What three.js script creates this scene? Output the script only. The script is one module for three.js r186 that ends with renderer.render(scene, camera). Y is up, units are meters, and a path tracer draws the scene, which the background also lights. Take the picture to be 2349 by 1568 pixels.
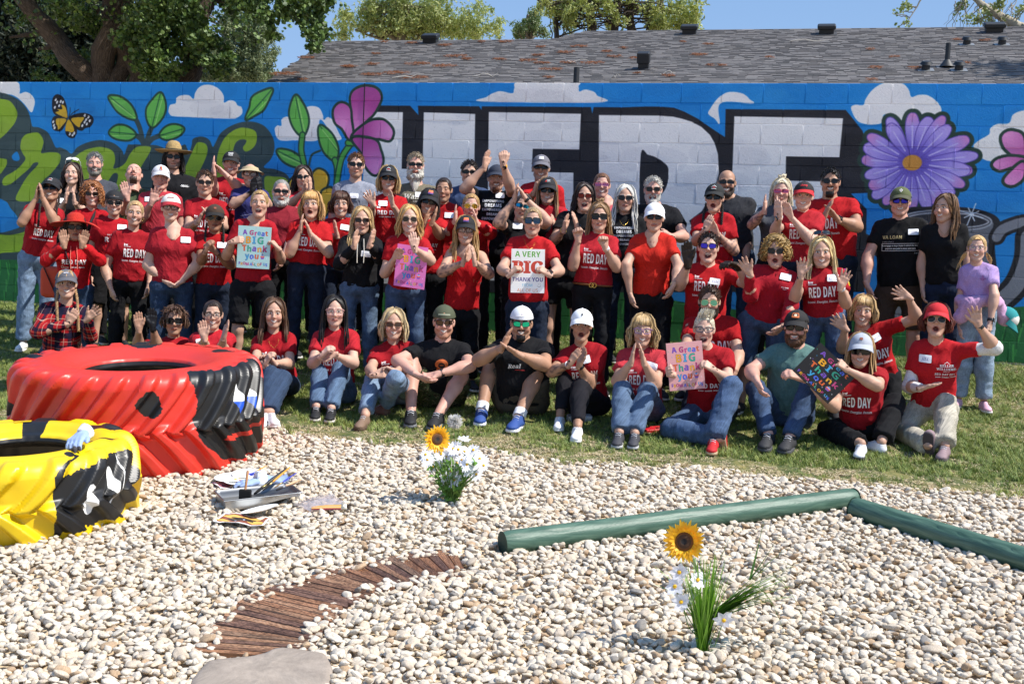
import * as THREE from 'three';
import { mergeGeometries, mergeVertices } from 'three/addons/utils/BufferGeometryUtils.js';
import { RoundedBoxGeometry } from 'three/addons/geometries/RoundedBoxGeometry.js';
import { createNoise3D } from 'simplex-noise';

// ---------- camera, sky, sun, exposure ----------
const scene = new THREE.Scene();
const camera = new THREE.PerspectiveCamera(36.08, 1024 / 683, 0.1, 600);
const EYE = new THREE.Vector3(0, 1.6, 0);
const FOC = 4200.8 * 2348 / 4096, PITCH = 0.07028, ROLL = -0.045588;
camera.position.copy(EYE);
camera.rotation.set(-PITCH, 0, -ROLL, 'XYZ');
camera.updateMatrixWorld();
const V = (x = 0, y = 0, z = 0) => new THREE.Vector3(x, y, z);
const { clamp, lerp, smoothstep } = THREE.MathUtils;
// the painted wall: its plane fixes the directions used all over the place
const WYAW = 0.24387;
const WALL0 = V(-6.27875, 3.55487, -12.80226);
const WU = V(Math.cos(WYAW), 0, Math.sin(WYAW)), WN = V(-Math.sin(WYAW), 0, Math.cos(WYAW));
const sOf = (x, z) => (x - WALL0.x) * WN.x + (z - WALL0.z) * WN.z;
const uOf = (x, z) => (x - WALL0.x) * WU.x + (z - WALL0.z) * WU.z;
const wallPt = (u, s, y = 0) => V(WALL0.x + WU.x * u + WN.x * s, y, WALL0.z + WU.z * u + WN.z * s);
const SUN_EL = 52.8 * Math.PI / 180, SUN_AZ = 3.2 * Math.PI / 180;
const SUN = WU.clone().multiplyScalar(Math.cos(SUN_EL) * Math.cos(SUN_AZ)).addScaledVector(WN, Math.cos(SUN_EL) * Math.sin(SUN_AZ)).add(V(0, Math.sin(SUN_EL), 0)).normalize();
{
const W = 256, H = 128, data = new Float32Array(W * H * 4);
for (let j = 0; j < H; j++) for (let i = 0; i < W; i++) {
const el = ((j + 0.5) / H - 0.5) * Math.PI, az = ((i + 0.5) / W - 0.5) * 2 * Math.PI;
const d = V(Math.cos(az) * Math.cos(el), Math.sin(el), Math.sin(az) * Math.cos(el));
const up = clamp(d.y, 0, 1), k = Math.pow(1 - up, 2.6), g = Math.max(0, d.dot(SUN));
const glow = 0.25 * Math.pow(g, 6) + 0.9 * Math.pow(g, 60);
const c = [lerp(0.125, 0.44, k), lerp(0.30, 0.64, k), lerp(0.66, 0.92, k)];
const low = d.y < 0 ? 0.5 : 0.8;
for (let q = 0; q < 3; q++) data[(j * W + i) * 4 + q] = (c[q] + glow * [1, 0.97, 0.9][q]) * low;
data[(j * W + i) * 4 + 3] = 1;
}
const sky = new THREE.DataTexture(data, W, H, THREE.RGBAFormat, THREE.FloatType);
sky.mapping = THREE.EquirectangularReflectionMapping; sky.magFilter = THREE.LinearFilter; sky.needsUpdate = true;
scene.background = sky; scene.environment = sky;
}
const sun = new THREE.DirectionalLight(new THREE.Color(1, 0.955, 0.885), 5);
sun.position.copy(SUN).multiplyScalar(40).add(V(0, 0, -8)); sun.target.position.set(0, 0, -8);
sun.castShadow = true; sun.shadow.mapSize.set(4096, 4096);
Object.assign(sun.shadow.camera, { left: -22, right: 22, top: 22, bottom: -22, near: 1, far: 90 });
scene.add(sun, sun.target);
const renderer = new THREE.WebGLRenderer({ antialias: true });
renderer.setSize(1024, 683); renderer.toneMapping = THREE.LinearToneMapping; renderer.toneMappingExposure = 1.32;
renderer.shadowMap.enabled = true;

// ---------- helpers ----------
function rng(seed) { let a = seed >>> 0; return () => { a = (a + 0x6d2b79f5) | 0; let t = Math.imul(a ^ (a >>> 15), 1 | a); t = (t + Math.imul(t ^ (t >>> 7), 61 | t)) ^ t; return ((t ^ (t >>> 14)) >>> 0) / 4294967296; }; }
const N3 = createNoise3D(rng(11));
const fbm = (x, y, z, o = 4) => { let s = 0, a = 0.5, f = 1; for (let i = 0; i < o; i++) { s += a * N3(x * f, y * f, z * f); a *= 0.5; f *= 2.03; } return s; };
const counts = {};
function nm(name) { const n = counts[name] = (counts[name] ?? -1) + 1; return n ? name + '_' + String(n).padStart(3, '0') : name; }
function tag(o, label, category, group) { o.userData.label = label; if (category) o.userData.category = category; if (group) o.userData.group = group; return o; }
function top(name, label, category, group) { const g = new THREE.Group(); g.name = nm(name); tag(g, label, category, group); scene.add(g); return g; }
function mesh(name, geo, mat, parent = scene) { const m = new THREE.Mesh(geo, mat); m.name = parent === scene ? nm(name) : name; m.castShadow = m.receiveShadow = true; parent.add(m); return m; }
const stuff = (m) => { m.userData.kind = 'stuff'; return m; }, structure = (m) => { m.userData.kind = 'structure'; return m; };
const col = (c) => new THREE.Color(c);
const matCache = {};
function M(c, rough = 0.8, o = {}) {
const k = c + '|' + rough + JSON.stringify(o);
return matCache[k] ??= new THREE.MeshPhysicalMaterial({ color: col(c), roughness: rough, side: THREE.DoubleSide, ...o });
}
const VC = (rough, o = {}) => new THREE.MeshPhysicalMaterial({ vertexColors: true, roughness: rough, side: THREE.DoubleSide, ...o });
// photograph position (in a picture 2348 wide) to a direction, one metre deep
function ray(px, py) {
const d = V((px - 1174) / FOC, -(py - 784) / FOC, -1).applyQuaternion(camera.quaternion);
return d.divideScalar(-d.z);
}
const at = (px, py, depth) => ray(px, py).multiplyScalar(depth).add(EYE);
function onWallDistance(px, py, s) {
const d = ray(px, py), k = d.x * WN.x + d.z * WN.z;
return EYE.clone().addScaledVector(d, (s - sOf(0, 0)) / k);
}
const GK = [[-40, 0.9], [0, 0.89], [0.8, 0.78], [1.6, 0.62], [2.6, 0.47], [3.4, 0.37], [5, 0.26], [7, 0.11], [9, 0], [14, -0.2], [40, -0.3]];
function gS(s) {
if (s <= GK[0][0]) return GK[0][1];
for (let i = 1; i < GK.length; i++) if (s < GK[i][0]) {
const [a, ya] = GK[i - 1], [b, yb] = GK[i]; return lerp(ya, yb, (s - a) / (b - a));
}
return GK[GK.length - 1][1];
}
const gY = (x, z) => { const s = sOf(x, z); return (gS(s - 0.25) + gS(s) + gS(s + 0.25)) / 3; };
function onGround(px, py, lift = 0) {
const d = ray(px, py); let t = 1.5;
while (t < 60) { const y = EYE.y + d.y * t; if (y < gY(d.x * t, d.z * t) + lift) break; t += 0.01; }
return EYE.clone().addScaledVector(d, t);
}
const EDGE = [[-9, 5.2], [2, 4.9], [4.2, 4.4], [4.9, 3.7], [5.48, 3.62], [5.76, 3.94], [6.2, 4.06], [6.7, 4.03], [7.3, 3.97], [7.9, 4.1], [8.6, 3.95], [9.2, 3.98], [10.7, 3.95], [20, 3.9]];
function lawnEdge(u) { for (let i = 1; i < EDGE.length; i++) if (u < EDGE[i][0]) { const [a, x] = EDGE[i - 1], [b, y] = EDGE[i]; return lerp(x, y, clamp((u - a) / (b - a), 0, 1)) + 0.05 * N3(u * 3, 0, 4) + 0.025 * N3(u * 11, 3, 1); } return 3.9; }
const onLawn = (x, z) => { const s = sOf(x, z); return s > -0.02 && s < lawnEdge(uOf(x, z)); };
function grid(nu, nv, f, uv) {
const p = [], t = [], ix = [];
for (let j = 0; j <= nv; j++) for (let i = 0; i <= nu; i++) { const q = f(i / nu, j / nv); p.push(q.x, q.y, q.z); const w = uv ? uv(i / nu, j / nv, q) : [i / nu, j / nv]; t.push(w[0], w[1]); }
for (let j = 0; j < nv; j++) for (let i = 0; i < nu; i++) { const a = j * (nu + 1) + i, b = a + 1, c = a + nu + 1, d = c + 1; ix.push(a, b, d, a, d, c); }
const g = new THREE.BufferGeometry(); g.setAttribute('position', new THREE.Float32BufferAttribute(p, 3)); g.setAttribute('uv', new THREE.Float32BufferAttribute(t, 2)); g.setIndex(ix); g.computeVertexNormals(); return g;
}
function tube(pts, radii, sides = 6, flat = 1) {
const p = [], ix = [], n = pts.length; let ref = V(0.31, 0.2, 0.93);
for (let i = 0; i < n; i++) {
const t = pts[Math.min(i + 1, n - 1)].clone().sub(pts[Math.max(i - 1, 0)]).normalize();
const a = ref.clone().addScaledVector(t, -ref.dot(t)).normalize(), b = t.clone().cross(a); ref = a;
const r = Array.isArray(radii) ? radii[i] : radii;
for (let k = 0; k < sides; k++) { const w = k / sides * 2 * Math.PI; const q = pts[i].clone().addScaledVector(a, Math.cos(w) * r).addScaledVector(b, Math.sin(w) * r * flat); p.push(q.x, q.y, q.z); }
}
for (let i = 0; i < n - 1; i++) for (let k = 0; k < sides; k++) { const a = i * sides + k, b = i * sides + (k + 1) % sides; ix.push(a, b, b + sides, a, b + sides, a + sides); }
for (let k = 1; k < sides - 1; k++) { ix.push(0, k + 1, k); const e = (n - 1) * sides; ix.push(e, e + k, e + k + 1); }
const g = new THREE.BufferGeometry(); g.setAttribute('position', new THREE.Float32BufferAttribute(p, 3)); g.setAttribute('uv', new THREE.Float32BufferAttribute(p.filter((_, i) => i % 3 < 2).map((_, i) => (i % 2 ? Math.floor(i / 2 / sides) * 0.3 : 1.99 * Math.abs((i / 2 % sides) / sides - 0.5))), 2)); g.setIndex(ix); g.computeVertexNormals(); return g;
}
function paint(g, f) { const n = g.attributes.position.count, a = new Float32Array(n * 3), p = g.attributes.position; for (let i = 0; i < n; i++) { const c = typeof f === 'function' ? f(p.getX(i), p.getY(i), p.getZ(i), i) : f; a[i * 3] = c[0]; a[i * 3 + 1] = c[1]; a[i * 3 + 2] = c[2]; } g.setAttribute('color', new THREE.BufferAttribute(a, 3)); return g; }
const lin = (c) => { const k = col(c); return [k.r, k.g, k.b]; };
function bare(g) { const q = g.index ? g : g; for (const k of Object.keys(q.attributes)) if (!['position', 'normal', 'color'].includes(k)) q.deleteAttribute(k); if (!q.index) q.setIndex([...Array(q.attributes.position.count).keys()]); return q; }
const merge = (list) => mergeGeometries(list.map(bare), false);
const xf = (g, pos, rot = [0, 0, 0], sc = 1) => g.applyMatrix4(new THREE.Matrix4().compose(pos, new THREE.Quaternion().setFromEuler(new THREE.Euler(...rot)), Array.isArray(sc) ? V(...sc) : V(sc, sc, sc)));
const box = (w, h, d, r = 0.004) => new RoundedBoxGeometry(w, h, d, 1, Math.min(r, w / 2.1, h / 2.1, d / 2.1));
function canvas(w, h) { const c = document.createElement('canvas'); c.width = w; c.height = h; return [c, c.getContext('2d')]; }
function ctex(c) { const t = new THREE.CanvasTexture(c); t.colorSpace = THREE.SRGBColorSpace; t.magFilter = THREE.LinearFilter; t.anisotropy = 8; return t; }
function noiseTex(size, f, repeat = 1, srgb = false) {
const d = new Uint8Array(size * size * 4);
for (let j = 0; j < size; j++) for (let i = 0; i < size; i++) { const v = f(i / size, j / size); for (let q = 0; q < 3; q++) d[(j * size + i) * 4 + q] = clamp((Array.isArray(v) ? v[q] : v) * 255, 0, 255); d[(j * size + i) * 4 + 3] = 255; }
const t = new THREE.DataTexture(d, size, size); t.wrapS = t.wrapT = THREE.RepeatWrapping; t.magFilter = THREE.LinearFilter; t.repeat.set(repeat, repeat); if (srgb) t.colorSpace = THREE.SRGBColorSpace; t.needsUpdate = true; return t;
}
const tor = (x, y, f, z = 0) => { const a = x * 6.2832, b = y * 6.2832, r = f / 6.2832; return N3(Math.cos(a) * r + z, Math.sin(a) * r + Math.cos(b) * r * 0.7, Math.sin(b) * r + z); };
const grainTex = noiseTex(256, (x, y) => 0.5 + 0.22 * tor(x, y, 60) + 0.18 * tor(x, y, 120, 5) + 0.15 * tor(x, y, 22, 9));

// ---------- the mural: a flat painting, drawn in centimetres along and down the wall ----------
const MU0 = -0.8128, MUW = 33 * 0.4064, MVH = 2.72;
const MURAL = [
['cloud','-10,0 20,0 25,8 25,14 33,12 41,15 46,22 45,30 41,36 30,25 15,16 -10,13'],
['cloud','226,32 228,26 235,24 236,18 242,15 252,15 258,19 260,12 266,5 277,3 289,7 296,15 297,23 304,20 311,22 314,26 319,28 320,35 313,40 303,41 259,40 233,39 227,36'],
['cloud','361,53 364,48 369,48 369,41 375,38 382,39 396,29 405,26 414,28 419,36 420,41 425,38 431,41 433,45 438,54 442,62 431,62 422,46 415,42 414,63 388,64 367,64'],
['cloud','604,20 607,15 614,11 622,9 635,11 637,6 643,-1 702,-1 706,4 707,9 713,7 722,9 726,13 729,20'],
['cloud','841,31 843,25 849,16 857,10 866,9 875,11 881,16 884,20 853,20 853,40 848,36'],
['cloud','979,25 982,21 990,21 992,15 998,6 1008,0 1024,0 1031,6 1034,13 1041,11 1050,12 1059,19 1062,27 1056,40 1036,43 1028,39 1011,30 1007,39 988,38'],
['cloud','1108,73 1094,61 1096,55 1106,48 1107,42 1113,38 1123,37 1126,29 1135,25 1148,25 1151,72'],
['dark','-14,13 -2,13 11,16 26,23 37,35 42,50 44,53 53,54 64,59 70,67 76,77 82,77 91,80 98,84 105,77 115,72 131,68 143,68 157,72 166,79 169,84 173,74 177,72 205,72 214,73 232,78 247,71 251,75 254,80 257,71 258,65 264,62 273,62 280,66 284,73 287,69 294,57 309,48 325,44 342,46 353,53 360,64 361,76 357,86 349,95 364,97 379,104 385,124 386,167 301,184 186,197 -12,218'],
['blue','-9,142 7,143 14,151 23,160 26,170 23,175 -9,179'],
['blue','15,88 22,83 26,91 23,94 17,93'],
['olive','-14,18 -2,20 11,23 19,31 22,38 19,48 11,57 -1,67 -14,72'],
['olive','27,74 29,67 35,62 44,60 51,60 56,64 59,70 58,76 56,84 66,83 77,83 82,85 83,89 82,94 80,97 70,108 60,116 52,126 47,140 22,141 28,125 38,111 52,97 46,96 38,104 22,116 13,122 5,124 2,122 2,118 6,113 19,106 29,98 34,91 30,85 27,79'],
['olive','-8,93 6,92 8,95 7,100 -1,110 -7,111'],
['olive','-9,185 14,183 32,179 54,169 68,172 50,194 32,202 5,205 -8,206'],
['olive','97,94 105,86 115,80 131,76 142,76 152,79 156,84 157,92 155,100 164,98 171,93 176,84 185,75 202,74 203,80 191,99 179,121 165,131 138,137 111,138 95,123 93,109'],
['dark','146,122 154,107 161,107 159,119 154,128'],
['olive','240,117 245,106 255,85 262,71 266,68 273,69 277,73 277,81 272,93 265,106 258,120'],
['olive','288,126 290,105 290,84 296,67 305,57 318,51 331,52 338,56 339,65 336,72 329,77 324,77 322,73 325,69 326,65 321,64 315,66 311,72 309,85 310,104 317,126'],
['olive','350,107 363,105 377,107 381,118 374,129 356,131'],
['bf','70,25 71,19 75,15 80,15 85,18 89,25 91,32 92,41 91,44 83,42 75,39 71,34'],
['bf','93,43 98,39 105,37 114,36 122,38 126,41 127,46 123,52 116,54 112,57 106,56 99,52'],
['bf','91,44 83,42 74,40 70,45 70,50 72,56 78,58 84,57 89,50'],
['bf','92,44 89,52 89,59 92,64 99,66 103,63 105,57 102,52 96,46'],
['bfy','75,36 80,34 77,32 84,32 83,27 87,28 90,33 91,42 83,40'],
['bfy','97,43 112,41 114,43 110,48 108,53 102,50'],
['bfy','77,43 90,44 84,52 79,56 78,52 76,49'],
['bfy','93,44 90,49 89,57 93,58 97,59 101,57 98,49'],
['dots','75,21 82,23 80,28 77,24 74,30 85,24 115,39 120,41 117,44 122,45 115,47 118,49 112,51 72,47 73,51 74,54 95,61 99,62 101,60'],
['ant','93,42 95,35 95,30'],
['ant','94,41 99,36 107,32'],
['leaf','148,17 162,18 175,26 182,36 183,42 174,41 160,34 151,24'],
['leaf','215,13 221,24 220,36 213,46 205,51 199,43 198,31 205,21'],
['leaf','149,58 158,51 172,52 183,60 176,66 163,66 153,63'],
['leaf','246,53 235,49 223,52 216,61 225,65 239,61'],
['leaf','356,8 351,21 345,31 334,37 325,41 330,28 332,18 341,12'],
['leaf','385,15 394,24 400,36 401,47 396,58 388,54 381,43 379,31'],
['leaf','416,48 428,55 435,65 438,75 435,85 423,77 416,62'],
['leaf','365,76 378,76 391,82 399,91 388,93 373,87'],
['stemd','183,42 189,53 195,73'],
['stemd','205,51 201,60 197,72'],
['stemd','183,61 190,65 195,72'],
['stemd','217,61 206,65 199,72'],
['stem','395,58 394,74 398,90 403,113'],
['stem','435,85 438,94 438,112'],
['stem','455,65 443,83 438,112'],
['ant2','417,75 407,80 404,92'],
['stem','450,66 464,67 471,74'],
['pink','467,5 456,9 452,16 453,27 455,45 459,55 468,43 478,34 485,22 486,14 480,7'],
['pink','441,23 434,27 432,34 435,44 443,50 451,61 455,58 452,40 450,28'],
['pink','458,55 475,43 489,41 499,48 502,55 498,62 486,60 474,60 456,63'],
['pink','456,61 481,63 488,74 491,85 487,97 481,99 472,90 467,76'],
['pink','1138,71 1123,62 1118,52 1121,46 1128,45 1136,50'],
['pink','1138,70 1125,69 1115,72 1112,77 1118,81 1127,78 1138,74'],
['pink','1138,74 1128,83 1123,91 1127,95 1133,94 1139,87'],
['yel','412,121 408,105 415,96 425,100 427,110 420,123'],
['yel','420,124 426,117 433,117 438,124 432,135 425,145'],
['yel','409,125 397,111 387,106 381,113 389,125 405,135'],
['black','486,25 521,25 531,35 530,25 599,25 602,29 602,25 720,25 722,32 723,25 754,25 777,24 792,24 806,25 817,29 831,36 843,44 859,54 858,26 974,26 981,34 991,46 1004,81 1002,106 984,107 1000,122 1003,203 475,230 469,113 475,32'],
['white','471,32 513,32 514,93 538,93 537,32 595,33 600,214 541,217 540,152 517,153 518,218 471,220 469,113'],
['white','610,31 710,32 710,69 660,69 660,93 705,93 707,134 663,136 664,157 713,156 715,205 616,210'],
['white','729,33 780,33 791,33 806,34 815,36 825,39 835,44 844,52 849,60 853,71 854,80 855,90 853,101 849,113 840,129 828,139 842,165 858,195 831,196 808,159 779,157 781,198 737,200'],
['black','775,72 782,73 789,75 798,80 803,85 804,91 804,99 801,109 794,117 785,124 777,126'],
['white','867,33 972,34 971,72 920,72 921,96 957,96 959,138 923,139 925,161 973,161 974,194 871,199'],
['petals','1039,76 1014,33 1036,28 1052,32 1065,31 1071,40 1089,52 1098,68 1094,83 1092,83 1088,97 1079,106 1068,116 1057,121 1041,123 1028,123 1016,117 1005,111 1001,101 996,90 992,74 993,61 996,50 1015,39'],
['can','1037,126 1055,121 1078,120 1101,122 1117,128 1119,137 1116,154 1122,190 1125,221 1018,227 1024,179 992,149 998,148 1038,163'],
['canrim','1038,128 1056,123 1079,122 1100,124 1113,130 1104,136 1078,138 1054,136'],
['handle','1120,145 1125,137 1142,130 1155,131'],
['ring','1148,144 1148,166 1140,191 1123,210'],
['grass','-13,214 112,210 198,212 459,204 694,204 845,225 924,230 1016,226 1088,217 1172,207 1179,294 -11,382'],
['tuft','5,219 17,235 33,242 7,244'],
['spark','1096,124'],
];
const shade = (c, f) => { const k = col(c); return '#' + k.multiplyScalar(f).getHexString(); };
function paintMural() {
const W = 2048, H = Math.round(W * MVH / MUW), [c, g] = canvas(W, H), k = W / (MUW * 100);
g.fillStyle = '#0b84d4'; g.fillRect(0, 0, W, H); g.scale(k, k); g.translate(-MU0 * 100, 0); g.lineJoin = g.lineCap = 'round';
const P = (t) => t.split(' ').map((q) => q.split(',').map(Number));
const smooth = (p, closed = true) => {
g.beginPath(); const n = p.length, at = (i) => closed ? p[(i + n) % n] : p[clamp(i, 0, n - 1)];
g.moveTo(...p[0]);
for (let i = 0; i < (closed ? n : n - 1); i++) { const a = at(i - 1), b = at(i), d = at(i + 1), e = at(i + 2), q = 0.17; g.bezierCurveTo(b[0] + (d[0] - a[0]) * q, b[1] + (d[1] - a[1]) * q, d[0] - (e[0] - b[0]) * q, d[1] - (e[1] - b[1]) * q, d[0], d[1]); }
if (closed) g.closePath();
};
const hard = (p) => { g.beginPath(); p.forEach((q, i) => i ? g.lineTo(...q) : g.moveTo(...q)); g.closePath(); };
const fill = (c) => { g.fillStyle = c; g.fill(); }, line = (c, w) => { g.strokeStyle = c; g.lineWidth = w; g.stroke(); };
const run = (kinds) => { for (const [kind, t] of MURAL) { if (!kinds.includes(kind)) continue; const p = P(t);
if (kind === 'cloud') { smooth(p); fill('#efedec'); }
else if (kind === 'grass') { hard(p); fill('#1f6b33'); g.save(); g.clip(); for (let i = 0; i < 900; i++) { const x = -100 + (i * 37.7) % 1400, y = 185 + (i * 13.1) % 90; g.beginPath(); g.moveTo(x, y); g.lineTo(x + (i % 7 - 3), y - 12 - i % 9); line(['#2f8a3a', '#175428', '#3f9a44'][i % 3], 1.6); } g.restore(); }
else if (kind === 'dark') { smooth(p); fill('#33484a'); }
else if (kind === 'blue') { smooth(p); fill('#0b84d4'); }
else if (kind === 'olive') { smooth(p); fill('#8fb22c'); }
else if (kind === 'black') { t.length > 200 ? hard(p) : smooth(p); fill('#1a1a22'); }
else if (kind === 'white') { hard(p); fill('#f3f1ef'); }
else if (kind === 'bf') { smooth(p); fill('#15151b'); } else if (kind === 'bfy') { smooth(p); fill('#e3b325'); }
else if (kind === 'dots') for (const [x, y] of p) { g.beginPath(); g.ellipse(x, y, 1.3, 1.9, 0.5, 0, 7); fill('#eee'); }
else if (kind === 'ant') { smooth(p, false); line('#15151b', 0.9); } else if (kind === 'ant2') { smooth(p, false); line('#22423c', 2.4); }
else if (kind === 'leaf') { smooth(p); line('#1f4433', 5); smooth(p); fill('#63b84c'); const a = p[0], b = p[p.length >> 1]; g.save(); smooth(p); g.clip(); g.beginPath(); g.moveTo(a[0], a[1]); g.lineTo(b[0], b[1]); line('#2c6b3a', 1.6); g.beginPath(); g.moveTo(a[0] + 3, a[1] + 4); g.lineTo(b[0] + 3, b[1] + 2); line('#8fd46a', 1.5); g.restore(); }
else if (kind === 'stemd') { smooth(p, false); line('#33484a', 6); }
else if (kind === 'stem') { smooth(p, false); line('#1f4433', 8); smooth(p, false); line('#4fa645', 4.6); }
else if (kind === 'pink') { smooth(p); line('#1f3b31', 6); smooth(p); fill('#d26ab4'); g.save(); smooth(p); g.clip(); const x0 = p[p.length >> 1], gr = g.createRadialGradient(x0[0], x0[1], 4, x0[0], x0[1], 34); gr.addColorStop(0, '#e892d0'); gr.addColorStop(1, '#b04596'); g.fillStyle = gr; g.fillRect(x0[0] - 60, x0[1] - 60, 120, 120); g.restore(); }
else if (kind === 'yel') { smooth(p); line('#1f3b31', 5); smooth(p); fill('#e9b62c'); }
else if (kind === 'petals') { const o = p[0];
for (let pass = 0; pass < 2; pass++) p.slice(1).forEach((q, i) => { const dx = q[0] - o[0], dy = q[1] - o[1], L = Math.hypot(dx, dy), a = Math.atan2(dy, dx), w = 5.2 + (i % 3) * 0.6;
g.save(); g.translate(...o); g.rotate(a); g.beginPath(); g.moveTo(4, 0); g.bezierCurveTo(L * 0.4, -w * 0.9, L * 0.75, -w * 1.6, L * 0.94, -w * 0.75); g.bezierCurveTo(L * 1.02, -w * 0.4, L * 1.02, w * 0.4, L * 0.94, w * 0.75); g.bezierCurveTo(L * 0.75, w * 1.6, L * 0.4, w * 0.9, 4, 0);
if (!pass) line('#1d3a30', 8); else { const gr = g.createLinearGradient(0, 0, L, 0); gr.addColorStop(0, '#3a2a92'); gr.addColorStop(0.35, '#7a68cf'); gr.addColorStop(0.7, '#a795e6'); gr.addColorStop(1, i % 2 ? '#d286c8' : '#b9a0ea'); g.fillStyle = gr; g.fill(); line('#5d48ac', 0.8); g.beginPath(); g.moveTo(L * 0.3, 0); g.lineTo(L * 0.8, 0); line('#c4b8f2', 1.2); } g.restore(); });
g.beginPath(); g.ellipse(o[0], o[1], 9, 7.5, 0, 0, 7); fill('#c78a3a'); }
else if (kind === 'can') { smooth(p); fill('#6d6f78'); line('#16161c', 6); } else if (kind === 'canrim') { smooth(p); fill('#2a2a32'); line('#a9abb4', 4); line('#3b3b44', 1); }
else if (kind === 'handle') { smooth(p, false); line('#16161c', 15); smooth(p, false); line('#7c7e88', 9); } else if (kind === 'ring') { smooth(p, false); line('#16161c', 24); smooth(p, false); line('#7c7e88', 14); }
else if (kind === 'spark') { const [x, y] = p[0]; for (let a = 0; a < 4; a++) { g.beginPath(); g.moveTo(x, y); const w = a * 0.785 + 0.3, r = a % 2 ? 7 : 11; g.moveTo(x - Math.cos(w) * r, y - Math.sin(w) * r); g.lineTo(x + Math.cos(w) * r, y + Math.sin(w) * r); line('#dfe9f4', 1); } }
} };
run(['cloud', 'grass', 'dark', 'blue']); run(['stemd']); run(['olive']);
for (const [kind, t] of MURAL) if (kind === 'dark' && t.length < 60) { smooth(P(t)); fill('#33484a'); }
run(['bf', 'bfy', 'dots', 'ant', 'ant2']); run(['black', 'white']);
for (const [kind, t] of MURAL) if (kind === 'black' && t.length < 110) { smooth(P(t)); fill('#1a1a22'); }
run(['can', 'canrim', 'handle', 'ring', 'petals', 'spark', 'stem', 'yel', 'leaf', 'pink']);
g.setTransform(1, 0, 0, 1, 0, 0); const r = rng(5);
for (let i = 0; i < 40000; i++) { g.fillStyle = r() < 0.7 ? 'rgba(10,14,30,' + (0.05 + 0.13 * r()) + ')' : 'rgba(255,255,255,0.10)'; g.fillRect(r() * W, r() * H, 1, 1); }
for (let i = 0; i < 500; i++) { g.fillStyle = r() < 0.5 ? 'rgba(0,10,40,0.035)' : 'rgba(255,255,255,0.03)'; const w = 10 + r() * 60; g.beginPath(); g.ellipse(r() * W, r() * H, w, w * 0.4, 0, 0, 7); g.fill(); }
return ctex(c);
}
// ---------- the block wall ----------
{
const mural = paintMural();
const face = new THREE.MeshPhysicalMaterial({ map: mural, roughness: 0.82, bumpMap: grainTex, bumpScale: 0.0025, side: THREE.DoubleSide });
const bump = grainTex.clone(); bump.repeat.set(26, 6); bump.needsUpdate = true; face.bumpMap = bump;
const wall = top('mural_wall', 'long block wall painted with flowers, clouds, green script and the letters HERE', 'wall');
const BW = 0.4064, BH = 0.2032, J = 0.0025, CH = 0.0035, r = rng(8);
const at3 = (u, v, s) => V(WALL0.x + WU.x * u + WN.x * s, WALL0.y - v, WALL0.z + WU.z * u + WN.z * s);
const block = (u0, u1, v0, v1) => {
const p = [], uv = [], ix = [], ring = (d, s) => { for (const [u, v] of [[u0 + d, v0 + d], [u1 - d, v0 + d], [u1 - d, v1 - d], [u0 + d, v1 - d]]) { const q = at3(u, v, s); p.push(q.x, q.y, q.z); uv.push((u - MU0) / MUW, 1 - v / MVH); } };
const o = (r() - 0.5) * 0.002;
ring(J + CH, o); ring(J + CH, o); ring(J + 0.001, o - 0.004); ring(J, -0.03);
ix.push(0, 2, 1, 0, 3, 2);
for (let k = 1; k < 3; k++) for (let q = 0; q < 4; q++) { const a = k * 4 + q, b = k * 4 + (q + 1) % 4; ix.push(a, b, b + 4, a, b + 4, a + 4); }
const g = new THREE.BufferGeometry(); g.setAttribute('position', new THREE.Float32BufferAttribute(p, 3)); g.setAttribute('uv', new THREE.Float32BufferAttribute(uv, 2)); g.setIndex(ix); g.computeVertexNormals(); return g;
};
const rest = [];
for (let row = 0; row < 13; row++) {
const lo = MU0, hi = MU0 + MUW, off = row % 2 ? BW / 2 : 0;
for (let u = lo - off; u < hi - 0.01; u += BW) {
let a = Math.max(u, lo), b = Math.min(u + BW, hi); if (b - a < 0.05) continue;
const g = block(a, b, row * BH, (row + 1) * BH);
if (row < 9) mesh('concrete_block', g, face, wall); else rest.push(g);
}
}
stuff(mesh('concrete_block', mergeGeometries(rest), face, wall));
// mortar bed, painted over with the blocks, a few millimetres behind their faces
const bed = grid(1, 1, (i, j) => at3(MU0 + i * MUW, 0.004 + j * (13 * BH - 0.004), -0.004), (i, j) => [i, 1 - j * 13 * BH / MVH]);
mesh('mortar', bed, face, wall);
const cap = new THREE.BoxGeometry(MUW, 13 * BH - 0.006 + 0.3, 0.18); const q = at3(MU0 + MUW / 2, 13 * BH / 2 + 0.15, -0.1);
cap.rotateY(-WYAW); cap.translate(q.x, q.y, q.z); mesh('wall_core', cap, M('#b9b6ae', 0.9, { bumpMap: grainTex, bumpScale: 0.002 }), wall);
for (const u of [11.5 * BW, 28.55 * BW]) { const j = box(0.012, 13 * BH - 0.02, 0.006, 0.002); j.rotateY(-WYAW); const w = at3(u, 13 * BH / 2, 0.0); j.translate(w.x, w.y, w.z); mesh('control_joint', j, M('#14141c', 0.7), wall); }
}

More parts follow.
